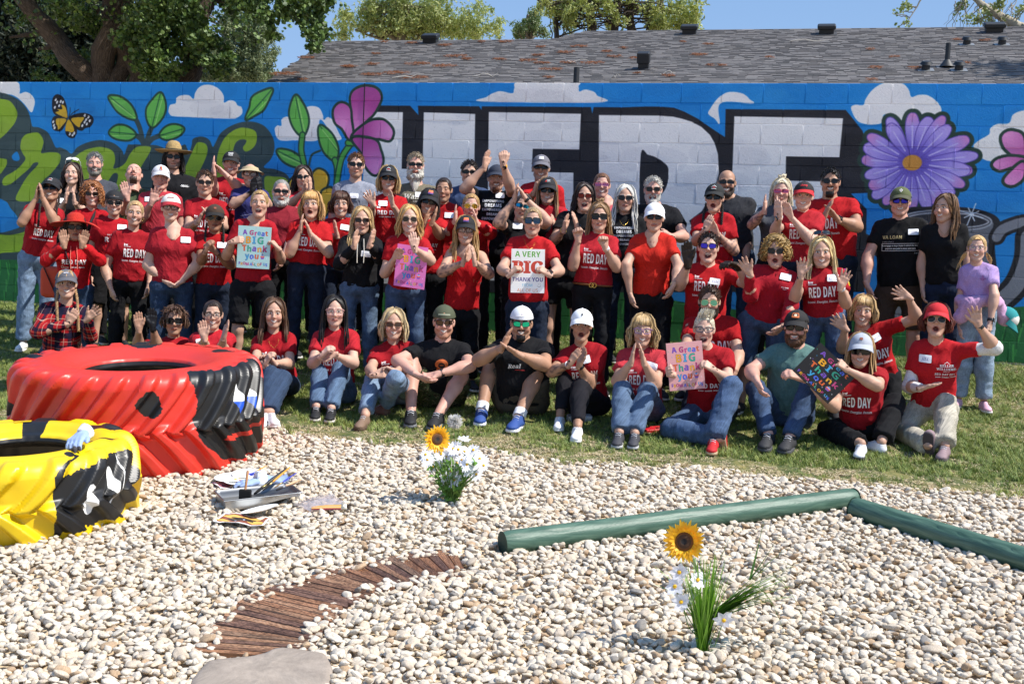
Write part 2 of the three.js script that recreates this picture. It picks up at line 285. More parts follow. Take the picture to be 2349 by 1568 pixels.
// ---------- ground, lawn, gravel ----------
{
const ax = [-300, -80, -30, -14]; for (let x = -9; x <= 9; x += 0.25) ax.push(x); ax.push(14, 30, 80, 300);
const az = [-400, -120, -60, -30, -20, -16]; for (let z = -14.5; z <= 0; z += 0.25) az.push(z); az.push(2, 6, 20, 80, 300);
const g = grid(ax.length - 1, az.length - 1, (i, j) => { const x = ax[Math.round(i * (ax.length - 1))], z = az[Math.round(j * (az.length - 1))]; return V(x, gY(x, z) - 0.018, z); }, (i, j, q) => [q.x, q.z]);
const soil = noiseTex(256, (x, y) => { const n = 0.5 + 0.3 * tor(x, y, 9) + 0.25 * tor(x, y, 40, 3); return [0.72 + 0.1 * n, 0.64 + 0.1 * n, 0.52 + 0.1 * n]; }, 1, true);
structure(mesh('ground', g, new THREE.MeshStandardMaterial({ map: soil, roughness: 0.95, side: THREE.DoubleSide })));
const turf = noiseTex(512, (x, y) => { const n = 0.5 + 0.35 * tor(x, y, 8) + 0.25 * tor(x, y, 30, 3) + 0.2 * tor(x, y, 90, 6), k = clamp(n, 0, 1); return [lerp(0.2, 0.55, k), lerp(0.27, 0.5, k), lerp(0.1, 0.3, k)]; }, 1, true);
const uA = -3, uB = 17, nu = 160, ns = 40;
const lawn = grid(nu, ns, (i, j) => {
const u = lerp(uA, uB, i), e = lawnEdge(u), k = j * (ns + 2) / ns, s = lerp(-0.05, e, Math.min(1, j * 1.03)), q = wallPt(u, s), drop = j > 0.97 ? -0.06 : 0.012 * N3(u * 2.3, s * 2.3, 1) + 0.006 * N3(u * 7, s * 7, 2);
q.y = gY(q.x, q.z) + drop + 0.012; return q;
}, (i, j, q) => [q.x * 0.7, q.z * 0.7]);
structure(mesh('lawn', lawn, new THREE.MeshStandardMaterial({ map: turf, roughness: 0.95, side: THREE.DoubleSide })));
// blades: curved tufts of five
const tuft = (seed, dry) => {
const r = rng(seed), p = [], c = [], ix = [];
for (let k = 0; k < 6; k++) {
const a = r() * 6.28, L = 0.02 + r() * 0.026, lean = (dry ? 0.9 : 0.25) + r() * 0.5, w = 0.0022 + r() * 0.0012, ox = (r() - 0.5) * 0.035, oz = (r() - 0.5) * 0.035, n = p.length / 3;
for (let s = 0; s < 3; s++) { const t = s / 2, h = L * t * Math.cos(lean * t), d = L * t * Math.sin(lean * t), ww = w * (1 - 0.85 * t);
for (const e of [-1, 1]) { p.push(ox + Math.cos(a) * d - Math.sin(a) * ww * e, h, oz + Math.sin(a) * d + Math.cos(a) * ww * e); const f = 0.8 + 0.4 * r(); c.push(f, f, f); } }
ix.push(n, n + 1, n + 3, n, n + 3, n + 2, n + 2, n + 3, n + 5, n + 2, n + 5, n + 4);
}
const g = new THREE.BufferGeometry(); g.setAttribute('position', new THREE.Float32BufferAttribute(p, 3)); g.setAttribute('color', new THREE.Float32BufferAttribute(c, 3)); g.setIndex(ix); g.computeVertexNormals(); return g;
};
const r = rng(21), lists = [[], [], [], []];
for (let i = 0; i < 120000; i++) {
const u = -1.5 + r() * 14, e = lawnEdge(u), s = r() * (e + 0.05), q = wallPt(u, s);
if (q.z > -5.2) continue;
const patch = 0.5 + 0.6 * fbm(q.x * 1.1, 2, q.z * 1.1, 3), dry = (s > e - 0.3 ? 0.75 : 0.12) + (patch < 0.45 ? 0.4 : 0) + 0.3 * N3(q.x * 4, 7, q.z * 4);
if (dry > 0.5 && r() < 0.45) continue;
lists[(r() < dry ? 2 : 0) + (i & 1)].push([q.x, gY(q.x, q.z) + 0.004, q.z, r() * 6.28, 0.75 + r() * 0.7, r()]);
}
const lg = new THREE.Group(); lg.name = 'grass'; stuff(lg); tag(lg, 'short sunny lawn grass with straw-coloured thatch between the wall and the gravel', 'grass'); scene.add(lg);
const green = VC(0.7, { transmission: 0.25, thickness: 0 }), mm = new THREE.Matrix4(), qq = new THREE.Quaternion(), cc = new THREE.Color();
lists.forEach((L, k) => {
const im = new THREE.InstancedMesh(tuft(30 + k, k > 1), green, L.length); im.name = 'grass_tuft'; stuff(im); im.receiveShadow = im.castShadow = true;
L.forEach(([x, y, z, a, s, h], i) => { mm.compose(V(x, y, z), qq.setFromAxisAngle(V(0, 1, 0), a), V(s, s * (k > 1 ? 0.7 : 1), s)); im.setMatrixAt(i, mm);
k > 1 ? cc.setRGB(0.52 + 0.12 * h, 0.42 + 0.1 * h, 0.24 + 0.06 * h) : cc.setRGB(0.14 + 0.17 * h, 0.22 + 0.13 * h, 0.04 + 0.03 * h); im.setColorAt(i, cc); });
lg.add(im);
});
}
const KEEP = [];
function gravel() {
const r = rng(77), G = new THREE.Group(); G.name = 'gravel'; stuff(G); tag(G, 'cream and tan river pebbles covering the ground in front of the lawn', 'gravel'); scene.add(G);
const shapes = [];
for (let k = 0; k < 8; k++) {
let g = new THREE.IcosahedronGeometry(1, 3); g.deleteAttribute('uv'); g.deleteAttribute('normal'); g = mergeVertices(g, 1e-4);
const p = g.attributes.position, sx = 0.8 + r() * 0.5, sy = 0.45 + r() * 0.35, sz = 0.62 + r() * 0.3, ang = k >= 4;
const planes = []; for (let q = 0; q < (ang ? 9 : 3); q++) planes.push([V(r() - 0.5, r() - 0.5, r() - 0.5).normalize(), (ang ? 0.62 : 0.8) + r() * 0.2]);
for (let i = 0; i < p.count; i++) { const v = V().fromBufferAttribute(p, i).normalize(); let m = 1 + 0.14 * N3(v.x * 0.9 + k * 7, v.y * 0.9, v.z * 0.9) + 0.05 * N3(v.x * 2.4, v.y * 2.4 + k, v.z * 2.4);
for (const [n, d] of planes) { const t = v.dot(n); if (t > 0.05) m = Math.min(m, lerp(m, d / t, d / t < m ? 0.85 : 0)); }
v.multiplyScalar(m); p.setXYZ(i, v.x * sx, v.y * sy, v.z * sz); }
g.computeVertexNormals(); shapes.push(g);
}
const lists = shapes.map(() => []), cell = 0.027;
const ok = (x, z) => { if (onLawn(x, z) && sOf(x, z) < lawnEdge(uOf(x, z)) - 0.02) return false; for (const f of KEEP) if (f(x, z)) return false; return true; };
for (let z = -7.9; z < -2.7; z += cell) {
const half = 0.5 + 0.62 * -z;
for (let x = -half; x < half; x += cell * 1.12) {
const jx = x + (r() - 0.5) * cell * 1.1, jz = z + (r() - 0.5) * cell * 1.1, a = r(), b = r(), c = r(), d = r(), e = r();
if (!ok(jx, jz)) continue;
const big = a > 0.985 ? 1.55 : a > 0.88 ? 1.22 : 1;
const s = (0.0142 + 0.0108 * b * b + 0.003 * c) * big, upper = d > 0.62 ? 0.008 + 0.012 * e : 0;
lists[Math.floor(c * 7.99)].push([jx, gY(jx, jz) - 0.004 + 0.012 * fbm(jx * 2.5, 3, jz * 2.5, 2) + upper + (big - 1) * 0.008, jz, s, r(), r(), r(), r(), r()]);
}
}
const rock = new THREE.MeshStandardMaterial({ roughness: 0.85, bumpMap: grainTex, bumpScale: 0.0006, map: noiseTex(128, (x, y) => { const n = 0.86 + 0.1 * tor(x, y, 12) + 0.08 * tor(x, y, 40, 2); return [n, n * 0.985, n * 0.96]; }, 1, true) });
const mm = new THREE.Matrix4(), qa = new THREE.Quaternion(), cc = new THREE.Color();
shapes.forEach((g, k) => {
const p = g.attributes.position, uv = []; for (let i = 0; i < p.count; i++) uv.push(p.getX(i) * 0.5 + p.getY(i) * 0.3, p.getZ(i) * 0.5 + p.getY(i) * 0.4); g.setAttribute('uv', new THREE.Float32BufferAttribute(uv, 2));
const im = new THREE.InstancedMesh(g, rock, lists[k].length); im.name = 'pebble'; stuff(im); im.castShadow = im.receiveShadow = true;
lists[k].forEach(([x, y, z, s, a, b, c, d, e], i) => {
qa.setFromEuler(new THREE.Euler((b - 0.5) * 1.1, a * 6.28, (c - 0.5) * 1.1)); mm.compose(V(x, y, z), qa, V(s, s, s)); im.setMatrixAt(i, mm);
const t = 0.88 + 0.16 * d;
if (e < 0.02) cc.setRGB(0.34 * t, 0.32 * t, 0.3 * t); else if (e < 0.075) cc.setRGB(0.6 * t, 0.43 * t, 0.28 * t); else if (e < 0.2) cc.setRGB(0.72 * t, 0.62 * t, 0.51 * t); else if (e < 0.5) cc.setRGB(0.82 * t, 0.71 * t, 0.57 * t); else cc.setRGB(0.88 * t, 0.80 * t, 0.69 * t);
im.setColorAt(i, cc);
});
G.add(im);
});
}

// ---------- house roof behind the wall ----------
const ROOF = { d: 9.2, top: 0, slope: 0.4 };
{
const house = top('house', 'low house behind the mural wall, only its grey shingle roof showing', 'house');
const mid = onWallDistance(1000, 90, -9.2), H = mid.y;
const uh = (() => { const q = onWallDistance(750, 90, -9.2); return uOf(q.x, q.z); })(), uStep = (() => { const q = onWallDistance(1275, 90, -9.2); return uOf(q.x, q.z); })();
const up = (() => { const q = onWallDistance(1800, 69, -9.2 - 1); return q.y; })();
const SL = 0.4, cosS = 1 / Math.hypot(1, SL), UR = uh + 30;
const extra = Math.max(0.3, (up - H) / SL);
ROOF.pt = (u, b, h = 0) => { const q = wallPt(u, -9.2 + b * cosS, H - b * SL * cosS); q.y += h * cosS; q.addScaledVector(WN, h * SL * cosS); return q; };
const L = 7.2, EXP = 0.092, deckG = new THREE.BufferGeometry();
const uLeft = (b) => uh + b * cosS * 0.19;
const P = (u, b, h) => ROOF.pt(u, b, h).toArray();
const deck = [P(uLeft(0), 0, -0.02), P(UR, 0, -0.02), P(UR, L, -0.02), P(uLeft(L), L, -0.02), P(uStep + 0.5, -extra, -0.02), P(UR, -extra, -0.02), P(uStep, 0, -0.02)];
deckG.setAttribute('position', new THREE.Float32BufferAttribute(deck.flat(), 3)); deckG.setIndex([0, 2, 1, 0, 3, 2, 6, 1, 5, 6, 5, 4]); deckG.computeVertexNormals();
const deckM = M('#3a3a3e', 0.95); mesh('roof_deck', deckG, deckM, house);
// the far slope, the hip slope and walls
const far = new THREE.BufferGeometry(); const fp = (u, b, h) => { const q = wallPt(u, -9.2 - b * cosS, H - b * SL * cosS + h); return q.toArray(); };
far.setAttribute('position', new THREE.Float32BufferAttribute([...P(uLeft(0), 0, -0.02), ...fp(UR, 0, 0), ...fp(UR, 7, 0), ...fp(uLeft(7), 7, 0), ...P(uLeft(L), L, -0.02)], 3)); far.setIndex([0, 1, 2, 0, 2, 3, 0, 3, 4]); far.computeVertexNormals(); mesh('roof_back', far, deckM, house);
const wl = new THREE.BoxGeometry(UR - uh + 6, 2.8, 11); wl.rotateY(-WYAW); const c0 = wallPt((UR + uh) / 2 - 3, -9.2, H - 2.75 - 1.4); wl.translate(c0.x, c0.y, c0.z); mesh('house_wall', wl, M('#b7ab98', 0.9), house);
const tone = ['#625f5f', '#6b6867', '#595757', '#716d6c', '#666260', '#5e5b5b'].map((c) => new THREE.MeshStandardMaterial({ color: col(c), roughness: 0.95, bumpMap: grainTex, bumpScale: 0.002 }));
const r = rng(14), tabs = [];
const b0 = -extra, rows = Math.ceil((L + extra) / EXP);
for (let k = 0; k < rows; k++) {
const b = b0 + k * EXP; let u = (b < 0 ? uStep - b * 0.5 : uLeft(b)) - r() * 0.1;
while (u < UR) { const w = 0.09 + r() * 0.13, thick = r() < 0.5 ? 0.013 : 0.006; tabs.push([u, b, w, thick, Math.floor(r() * 6), r() * 0.012 * (r() < 0.2)]); u += w; }
}
const tab = (u, b, w, th, j) => {
const g = new THREE.BufferGeometry(), p = [], e = EXP + 0.02 + j, q = [[u + 0.002, b, 0.001], [u + w - 0.002, b, 0.001], [u + w - 0.002, b + e, th], [u + 0.002, b + e, th]];
for (const [x, y, h] of q) p.push(...P(x, y, h)); for (const [x, y] of q.slice(2)) p.push(...P(x, y, -0.01)); for (const [x, y, h] of [q[0], q[3], q[1], q[2]]) p.push(...P(x, y, h), ...P(x, y, -0.01));
g.setAttribute('position', new THREE.Float32BufferAttribute(p, 3)); g.setIndex([0, 3, 2, 0, 2, 1, 3, 5, 4, 3, 4, 2, 6, 7, 9, 6, 9, 8, 10, 11, 13, 10, 13, 12]);
g.setAttribute('uv', new THREE.Float32BufferAttribute(Array(14).fill(0).flatMap((_, i) => [p[i * 3] * 3, p[i * 3 + 1] * 3 + p[i * 3 + 2] * 3]), 2)); const f = g.toNonIndexed(); f.computeVertexNormals(); return f;
};
// the shingles nearest to the wall line and in view are single pieces, the others one field per tone
const seen = (t) => { const q = ROOF.pt(t[0] + t[2] / 2, t[1]), s = q.clone().sub(EYE); const x = s.x / -s.z, y = s.y / -s.z; return Math.abs(x) < 0.5 && y > 0.155 + x * 0.046 + 0.012; };
const near = tabs.filter(seen).sort((a, b) => b[1] - a[1]).slice(0, 300), single = new Set(near), fields = tone.map(() => []);
for (const t of tabs) { const g = tab(t[0], t[1], t[2], t[3], t[5]); if (single.has(t)) mesh('shingle', g, tone[t[4]], house); else fields[t[4]].push(g); }
fields.forEach((f, i) => f.length && stuff(mesh('shingle', mergeGeometries(f), tone[i], house)));
ROOF.u = (px, py) => { let lo = -1, best = null; const d = ray(px, py); const n = V().copy(ROOF.pt(1, 0)).sub(ROOF.pt(0, 0)).cross(ROOF.pt(0, 1).sub(ROOF.pt(0, 0))); const t = ROOF.pt(0, 0).sub(EYE).dot(n) / d.dot(n); best = EYE.clone().addScaledVector(d, t); return best; };
ROOF.q = new THREE.Quaternion().setFromRotationMatrix(new THREE.Matrix4().makeBasis(WU, V(0, cosS, 0).addScaledVector(WN, SL * cosS), V(0, -SL * cosS, 0).addScaledVector(WN, cosS)));
// fallen needles in drifts, and twigs
const drift = (name, list, label) => 0;
const spots = 'A2058,396,50 A1900,505,80 A2030,542,30 A2330,455,40 B400,290,20 B585,297,40 B805,312,40 B340,370,25 B160,455,45 B310,440,40 B310,510,55 B620,437,70 B800,452,65 B870,386,60 B480,500,70 B600,530,70 B950,405,30 B1165,408,35 B1210,288,40 B1050,288,20 B1610,360,45 B1430,380,35 B1445,325,25 B1700,320,45 B1515,475,55 B1360,415,50 B1455,432,40 B1630,430,40 B1800,432,60 B1890,355,25 B1945,388,35 B2090,400,35 B2000,330,20 B2310,518,30 B2090,502,15 B1500,530,25 C230,305,25 C170,376,40 C640,393,20 C1322,340,20 C1485,392,22 C1355,465,35 C1625,467,30 C1328,545,22 C320,448,20 C1910,275,30 C2095,280,25 C1960,435,20 C240,448,15 C60,290,15'.split(' ');
const needle = tube([V(-0.028, 0, 0), V(0, 0.004, 0.004), V(0.028, 0, 0)], [0.0018, 0.0024, 0.0014], 3), P2 = [], rr = rng(91);
for (const s of spots) { const [, a, nums] = s.match(/^(.)(.*)$/), [x, y, w] = nums.split(',').map(Number), f = { A: 0, B: 1300, C: 2696 }[a], q = ROOF.u((f + x * 0.596) * 0.57324, y * 0.596 * 0.57324), n = Math.round(w * 1.6);
for (let i = 0; i < n; i++) { const t = rr() * 6.28, d = Math.sqrt(rr()), R = w * 0.0017; P2.push([q.x + WU.x * Math.cos(t) * d * R * 2.1 , q, Math.sin(t) * d * R * 0.8, Math.cos(t) * d * R * 2.1]); } }
const im = new THREE.InstancedMesh(needle, M('#8e5a3a', 0.9), P2.length); im.name = 'needle_drift'; stuff(im); const m4 = new THREE.Matrix4(), qd = new THREE.Quaternion();
P2.forEach(([, q, dn, du], i) => { const p = q.clone().addScaledVector(WU, du).add(ROOF.pt(0, dn).sub(ROOF.pt(0, 0))).add(V(0, 0.02 + rr() * 0.03, 0)); qd.copy(ROOF.q).multiply(new THREE.Quaternion().setFromEuler(new THREE.Euler((rr() - 0.5) * 0.6, (rr() - 0.5) * 2, (rr() - 0.5) * 0.6))); m4.compose(p, qd, V(1, 1, 1).multiplyScalar(0.8 + rr() * 0.7)); im.setMatrixAt(i, m4); });
house.add(im);
const twigM = M('#b9b1a6', 0.9);
for (const [f, x, y, w] of [[1300, 555, 538, 90], [1300, 1075, 530, 70], [1300, 1700, 432, 60], [2696, 910, 287, 110], [1300, 1955, 540, 25], [1300, 2300, 515, 40]]) {
const q = ROOF.u((f + x * 0.596) * 0.57324, y * 0.596 * 0.57324), pts = []; for (let i = 0; i < 6; i++) pts.push(q.clone().addScaledVector(WU, (i - 2.5) * w * 0.0012).add(V(0, 0.03 + rr() * 0.08, 0)));
mesh('fallen_twig', tube(pts, [0.012, 0.012, 0.01, 0.009, 0.006, 0.003], 5), twigM, house);
}
}
// roof fittings, each standing on the shingles
{
const black = M('#202225', 0.55), metal = M('#8d8f90', 0.5, { metalness: 0.5 });
const put = (g, f, x, y) => { g.position.copy(ROOF.u((f + x * 0.596) * 0.57324, y * 0.596 * 0.57324)); g.quaternion.copy(ROOF.q); };
const vent = (f, x, y, w, label) => { const g = top('roof_vent', label, 'roof vent', 'wide box vents along the roof ridge'); put(g, f, x, y); g.scale.setScalar(0.54);
const hood = box(w, 0.16, 0.44, 0.05); hood.translate(0, 0.24, 0); mesh('hood', hood, black, g); const neck = box(w * 0.8, 0.2, 0.34, 0.02); neck.translate(0, 0.1, 0); mesh('neck', neck, black, g); const fl = box(w * 1.15, 0.012, 0.62, 0.004); fl.translate(0, 0.022, 0.03); mesh('flashing', fl, M('#3a3a3e', 0.8), g); };
vent(1300, 710, 288, 0.62, 'black box roof vent alone on the lower left ridge'); vent(2696, 105, 228, 0.6, 'black box roof vent on the upper ridge nearest the middle tree');
vent(2696, 1025, 228, 0.6, 'black box roof vent on the bare middle of the ridge'); vent(2696, 2150, 218, 0.66, 'black box roof vent on the ridge under the bare branch');
const cap = (f, x, y, s, label) => { const g = top('exhaust_cap', label, 'roof vent', 'small exhaust caps on the right of the roof'); put(g, f, x, y); g.scale.setScalar(0.47);
const h = new THREE.CylinderGeometry(0.14 * s, 0.2 * s, 0.1 * s, 8); h.translate(0, 0.24 * s, 0); mesh('hood', h, black, g); const n = new THREE.CylinderGeometry(0.12 * s, 0.14 * s, 0.22 * s, 10); n.translate(0, 0.1 * s, 0); mesh('neck', n, black, g); const fl = box(0.5 * s, 0.012, 0.45 * s, 0.004); fl.translate(0, 0.022, 0.02); mesh('flashing', fl, metal, g); };
cap(2696, 1968, 300, 1, 'small black exhaust cap high on the roof beside needles'); cap(2696, 2205, 300, 1, 'small black exhaust cap high on the roof, rightmost');
cap(2696, 1692, 470, 1, 'small black exhaust cap left of the tall vent pipe'); cap(2696, 1915, 472, 1, 'small black exhaust cap right of the tall vent pipe');
{ const g = top('box_exhaust', 'square black hooded exhaust in the middle of the roof', 'roof vent'); put(g, 1300, 2140, 462); g.scale.setScalar(0.6); const h = box(0.34, 0.3, 0.3, 0.04); h.translate(0, 0.3, 0); mesh('hood', h, black, g); const n = box(0.28, 0.2, 0.24, 0.02); n.translate(0, 0.1, 0); mesh('neck', n, black, g); const fl = box(0.5, 0.012, 0.4, 0.004); fl.translate(-0.06, 0.022, 0); mesh('flashing', fl, M('#3a3a3e', 0.8), g); }
{ const g = top('vent_pipe', 'tall black vent pipe with a conical boot on the right of the roof', 'vent pipe'); put(g, 2696, 1835, 452); g.quaternion.identity(); g.scale.setScalar(0.5); const p = new THREE.CylinderGeometry(0.075, 0.075, 0.75, 14); p.translate(0, 0.36, 0); mesh('pipe', p, black, g); const b = new THREE.CylinderGeometry(0.09, 0.24, 0.22, 16); b.translate(0, 0.12, 0); mesh('boot', b, black, g); const fl = box(0.6, 0.014, 0.5, 0.004); fl.applyQuaternion(ROOF.q); fl.translate(0, 0.02, 0); mesh('flashing', fl, M('#55565a', 0.7), g); }
{ const g = top('stub_pipe', 'thin black pipe rising behind the wall top under a painted cloud', 'vent pipe'); const q = ROOF.u(1321, 192); g.position.copy(q); const p = new THREE.CylinderGeometry(0.045, 0.045, 0.7, 12); p.translate(0, -0.1, 0); mesh('pipe', p, black, g); const b = new THREE.CylinderGeometry(0.06, 0.14, 0.14, 12); b.translate(0, -0.36, 0); mesh('boot', b, black, g); }
}
// ---------- trees ----------
function leafShape(kind) {
const p = [], ix = [], r = rng(kind * 7 + 1), n = kind === 0 ? 3 : 5;
for (let k = 0; k < n; k++) {
const a = r() * 6.28, t = (r() - 0.5) * 1.6, o = V((r() - 0.5) * 1.6, (r() - 0.5) * 1.6, (r() - 0.5) * 1.6), q = new THREE.Quaternion().setFromEuler(new THREE.Euler(t, a, (r() - 0.5) * 2)), b = p.length / 3;
const w = kind === 2 ? 0.2 : kind === 1 ? 0.34 : 0.46, pts = [[0, 0, 0], [w, 0.28, 0.1], [w * 0.8, 0.6, 0.06], [0, 1, -0.05], [-w * 0.8, 0.6, 0.06], [-w, 0.28, 0.1]];
for (const c of pts) { const v = V(...c).applyQuaternion(q).add(o); p.push(v.x, v.y, v.z); }
ix.push(b, b + 1, b + 2, b, b + 2, b + 3, b, b + 3, b + 4, b, b + 4, b + 5);
}
const g = new THREE.BufferGeometry(); g.setAttribute('position', new THREE.Float32BufferAttribute(p, 3)); g.setIndex(ix); g.computeVertexNormals(); return g;
}
const LEAF = [leafShape(0), leafShape(1), leafShape(2)];
function foliage(parent, pts, kind, size, tones, seed, trans = 0.35) {
const im = new THREE.InstancedMesh(LEAF[kind], M('#ffffff', 0.55, { transmission: trans, thickness: 0, specularIntensity: 0.8 }), pts.length), m = new THREE.Matrix4(), q = new THREE.Quaternion(), r = rng(seed), c = new THREE.Color();
im.name = 'crown'; im.castShadow = im.receiveShadow = true;
pts.forEach((p, i) => { q.setFromEuler(new THREE.Euler(r() * 6.3, r() * 6.3, r() * 6.3)); const s = size * (0.7 + r() * 0.6); m.compose(p, q, V(s, s, s)); im.setMatrixAt(i, m); const t = tones[Math.floor(r() * tones.length)], f = 0.75 + r() * 0.5; c.setRGB(t[0] * f, t[1] * f, t[2] * f); im.setColorAt(i, c); });
im.userData.kind = 'stuff'; parent.add(im); return im;
}
const barkTex = noiseTex(256, (x, y) => { const n = clamp(0.5 + 0.5 * tor(x, y, 14) + 0.3 * tor(x, y, 50, 4), 0, 1); return [0.36 + 0.5 * n, 0.32 + 0.48 * n, 0.28 + 0.46 * n]; }, 1, true); barkTex.repeat.set(3, 0.5);
const barkM = (c) => M(c, 0.95, {});
function limb(a, b, ra, rb, seed, wob = 0.12, n = 9) {
const pts = [], rad = [], L = a.distanceTo(b);
for (let i = 0; i <= n; i++) { const t = i / n; pts.push(a.clone().lerp(b, t).add(V(N3(seed, t * 2.2, 0), N3(seed, t * 2.2, 9) * 0.5, N3(seed, t * 2.2, 5)).multiplyScalar(wob * L * 0.25 * Math.sin(t * 3.14)))); rad.push(lerp(ra, rb, t)); }
const g = tube(pts, rad, 12), p = g.attributes.position;
for (let i = 0; i < p.count; i++) { const k = i % 12, j = Math.floor(i / 12), c = pts[Math.min(j, n)], v = V().fromBufferAttribute(p, i); const s = 1 + 0.16 * N3(k * 2.1, j * 0.22, seed) + 0.06 * N3(k * 5, j, seed); v.sub(c).multiplyScalar(s).add(c); p.setXYZ(i, v.x, v.y, v.z); }
g.computeVertexNormals(); return [g, pts];
}
function blob(list, c, rad, n, r, gap = 0.05) {
const k = Math.max(3, Math.round(n / 26)), ends = [];
for (let i = 0; i < k; i++) { const v = V(r() * 2 - 1, r() * 2 - 1, r() * 2 - 1); if (v.length() > 1) v.normalize(); v.multiply(rad); ends.push(v.add(c)); }
for (let i = 0; i < n; i++) { const e = ends[Math.floor(r() * k)], s = (blob.spread ?? 0.24) * Math.cbrt(rad.x * rad.y * rad.z); list.push(V((r() + r() + r() - 1.5) * s, (r() + r() + r() - 1.5) * s, (r() + r() + r() - 1.5) * s).add(e)); }
return ends;
}
const TW = 0.3416;
{
// the big cottonwood on the left: several trunks from one stool, a dark crown and a drooping bough over the house
const D = 18, r = rng(400), T = top('cottonwood_tree', 'large dark cottonwood with furrowed trunks leaning left behind the wall', 'tree');
const X = (x, y, d = D) => at(x * TW, y * TW, d), bark = M('#a3968a', 0.95, { map: barkTex, bumpMap: barkTex, bumpScale: 0.05 }), parts = [];
const foot = (x) => X(x, 700), tr = (a, b, ra, rb, s, d) => { const [g] = limb(a, b, ra, rb, s, 0.25, 12); mesh('trunk', g, bark, T); };
tr(X(690, 640), X(110, -60), 0.2, 0.13, 1); tr(X(700, 700), X(760, -160), 0.21, 0.16, 2); tr(X(1200, 700), X(1400, -120), 0.2, 0.16, 3); tr(X(910, 700), X(900, 100), 0.14, 0.1, 5); tr(X(760, 700), X(830, -60), 0.15, 0.12, 6);
for (const [a, b] of [[[1390, 0], [2100, -20]], [[2100, -20], [2160, 280]], [[1330, 150], [1560, 420]], [[380, 300], [250, 330]], [[700, 60], [480, 110]], [[300, 210], [60, 250]]]) { const [g] = limb(X(...a), X(...b), 0.06, 0.02, a[0]); mesh('limb', g, bark, T); }
const L = [], R = (x, y, rx, ry, n, d = D, rz = 0.6) => blob(L, X(x, y, d), V(rx * TW / FOC * d, ry * TW / FOC * d, rz), n, r);
R(1120, 150, 240, 160, 1900, D - 0.6); R(900, 230, 90, 170, 520, D - 0.5); R(1080, 400, 150, 120, 800, D - 0.6); R(1400, 320, 90, 120, 420, D - 0.7); R(1490, 430, 100, 50, 330, D - 0.8); R(980, 60, 240, 90, 900, D + 0.8); R(1560, 30, 90, 60, 260, D + 0.5);
R(1740, 15, 210, 55, 800, D - 0.6); R(2010, 60, 140, 60, 520, D - 0.6); R(2120, 220, 50, 100, 340, D - 0.6); R(2200, 15, 90, 28, 170, D - 0.6); R(1790, 170, 40, 60, 120, D - 0.6);
R(250, 60, 200, 60, 160, D + 0.9); R(480, 30, 160, 60, 260, D + 0.9); R(520, 130, 130, 90, 380, D - 0.2); R(600, 420, 60, 120, 200, D + 1.5); R(1050, 490, 60, 50, 160, D - 0.6); R(830, 490, 110, 50, 160, D + 0.8); R(330, 420, 90, 110, 160, D + 1.4);
for (let i = 0; i < 16; i++) blob(L, X(200 + i * 105, -420 - 260 * (i % 3), D + (i % 4) * 0.9 - 1.2), V(1.5, 1.4, 1.6), 1000, r);
foliage(T, L, 0, 0.062, [[0.085, 0.15, 0.024], [0.115, 0.195, 0.032], [0.17, 0.26, 0.048], [0.05, 0.095, 0.02]], 401, 0.35);
// dark conifers farther left and behind
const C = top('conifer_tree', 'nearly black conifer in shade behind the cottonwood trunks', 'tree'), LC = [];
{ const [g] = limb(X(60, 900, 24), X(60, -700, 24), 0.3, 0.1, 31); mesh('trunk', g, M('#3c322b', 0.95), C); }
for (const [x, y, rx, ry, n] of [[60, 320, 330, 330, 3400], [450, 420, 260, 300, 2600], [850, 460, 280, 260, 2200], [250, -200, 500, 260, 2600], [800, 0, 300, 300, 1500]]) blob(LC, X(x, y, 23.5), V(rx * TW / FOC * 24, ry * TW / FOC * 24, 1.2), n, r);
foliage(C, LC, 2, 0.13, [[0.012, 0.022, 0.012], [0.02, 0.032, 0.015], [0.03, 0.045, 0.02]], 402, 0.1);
// pale willow-like tree between cottonwood and roof
const W = top('willow_tree', 'pale grey-green airy tree between the cottonwood and the roof', 'tree'), LW = [], wood = M('#8a7d6c', 0.95);
{ const [g] = limb(X(1420, 900, 27), X(1520, 60, 27), 0.16, 0.05, 41); mesh('trunk', g, wood, W); }
for (let i = 0; i < 22; i++) { const a = X(1400 + r() * 90, 560 - i * 22, 27), b = X(1560 + r() * 300, 60 + r() * 430, 27); const [g] = limb(a, b, 0.02, 0.006, 50 + i, 0.3, 6); mesh('limb', g, wood, W); }
for (const [x, y, rx, ry, n] of [[1640, 150, 150, 120, 1300], [1740, 280, 110, 110, 900], [1560, 420, 190, 110, 2200], [1440, 500, 130, 70, 1200], [1700, 450, 120, 90, 1000], [1800, 250, 60, 70, 200], [1620, 500, 180, 50, 1100], [1790, 500, 60, 30, 200]]) blob(LW, X(x, y, 26.6), V(rx * TW / FOC * 27, ry * TW / FOC * 27, 0.8), n, r);
foliage(W, LW, 2, 0.07, [[0.24, 0.30, 0.14], [0.30, 0.35, 0.17], [0.2, 0.26, 0.12]], 403, 0.45);
}
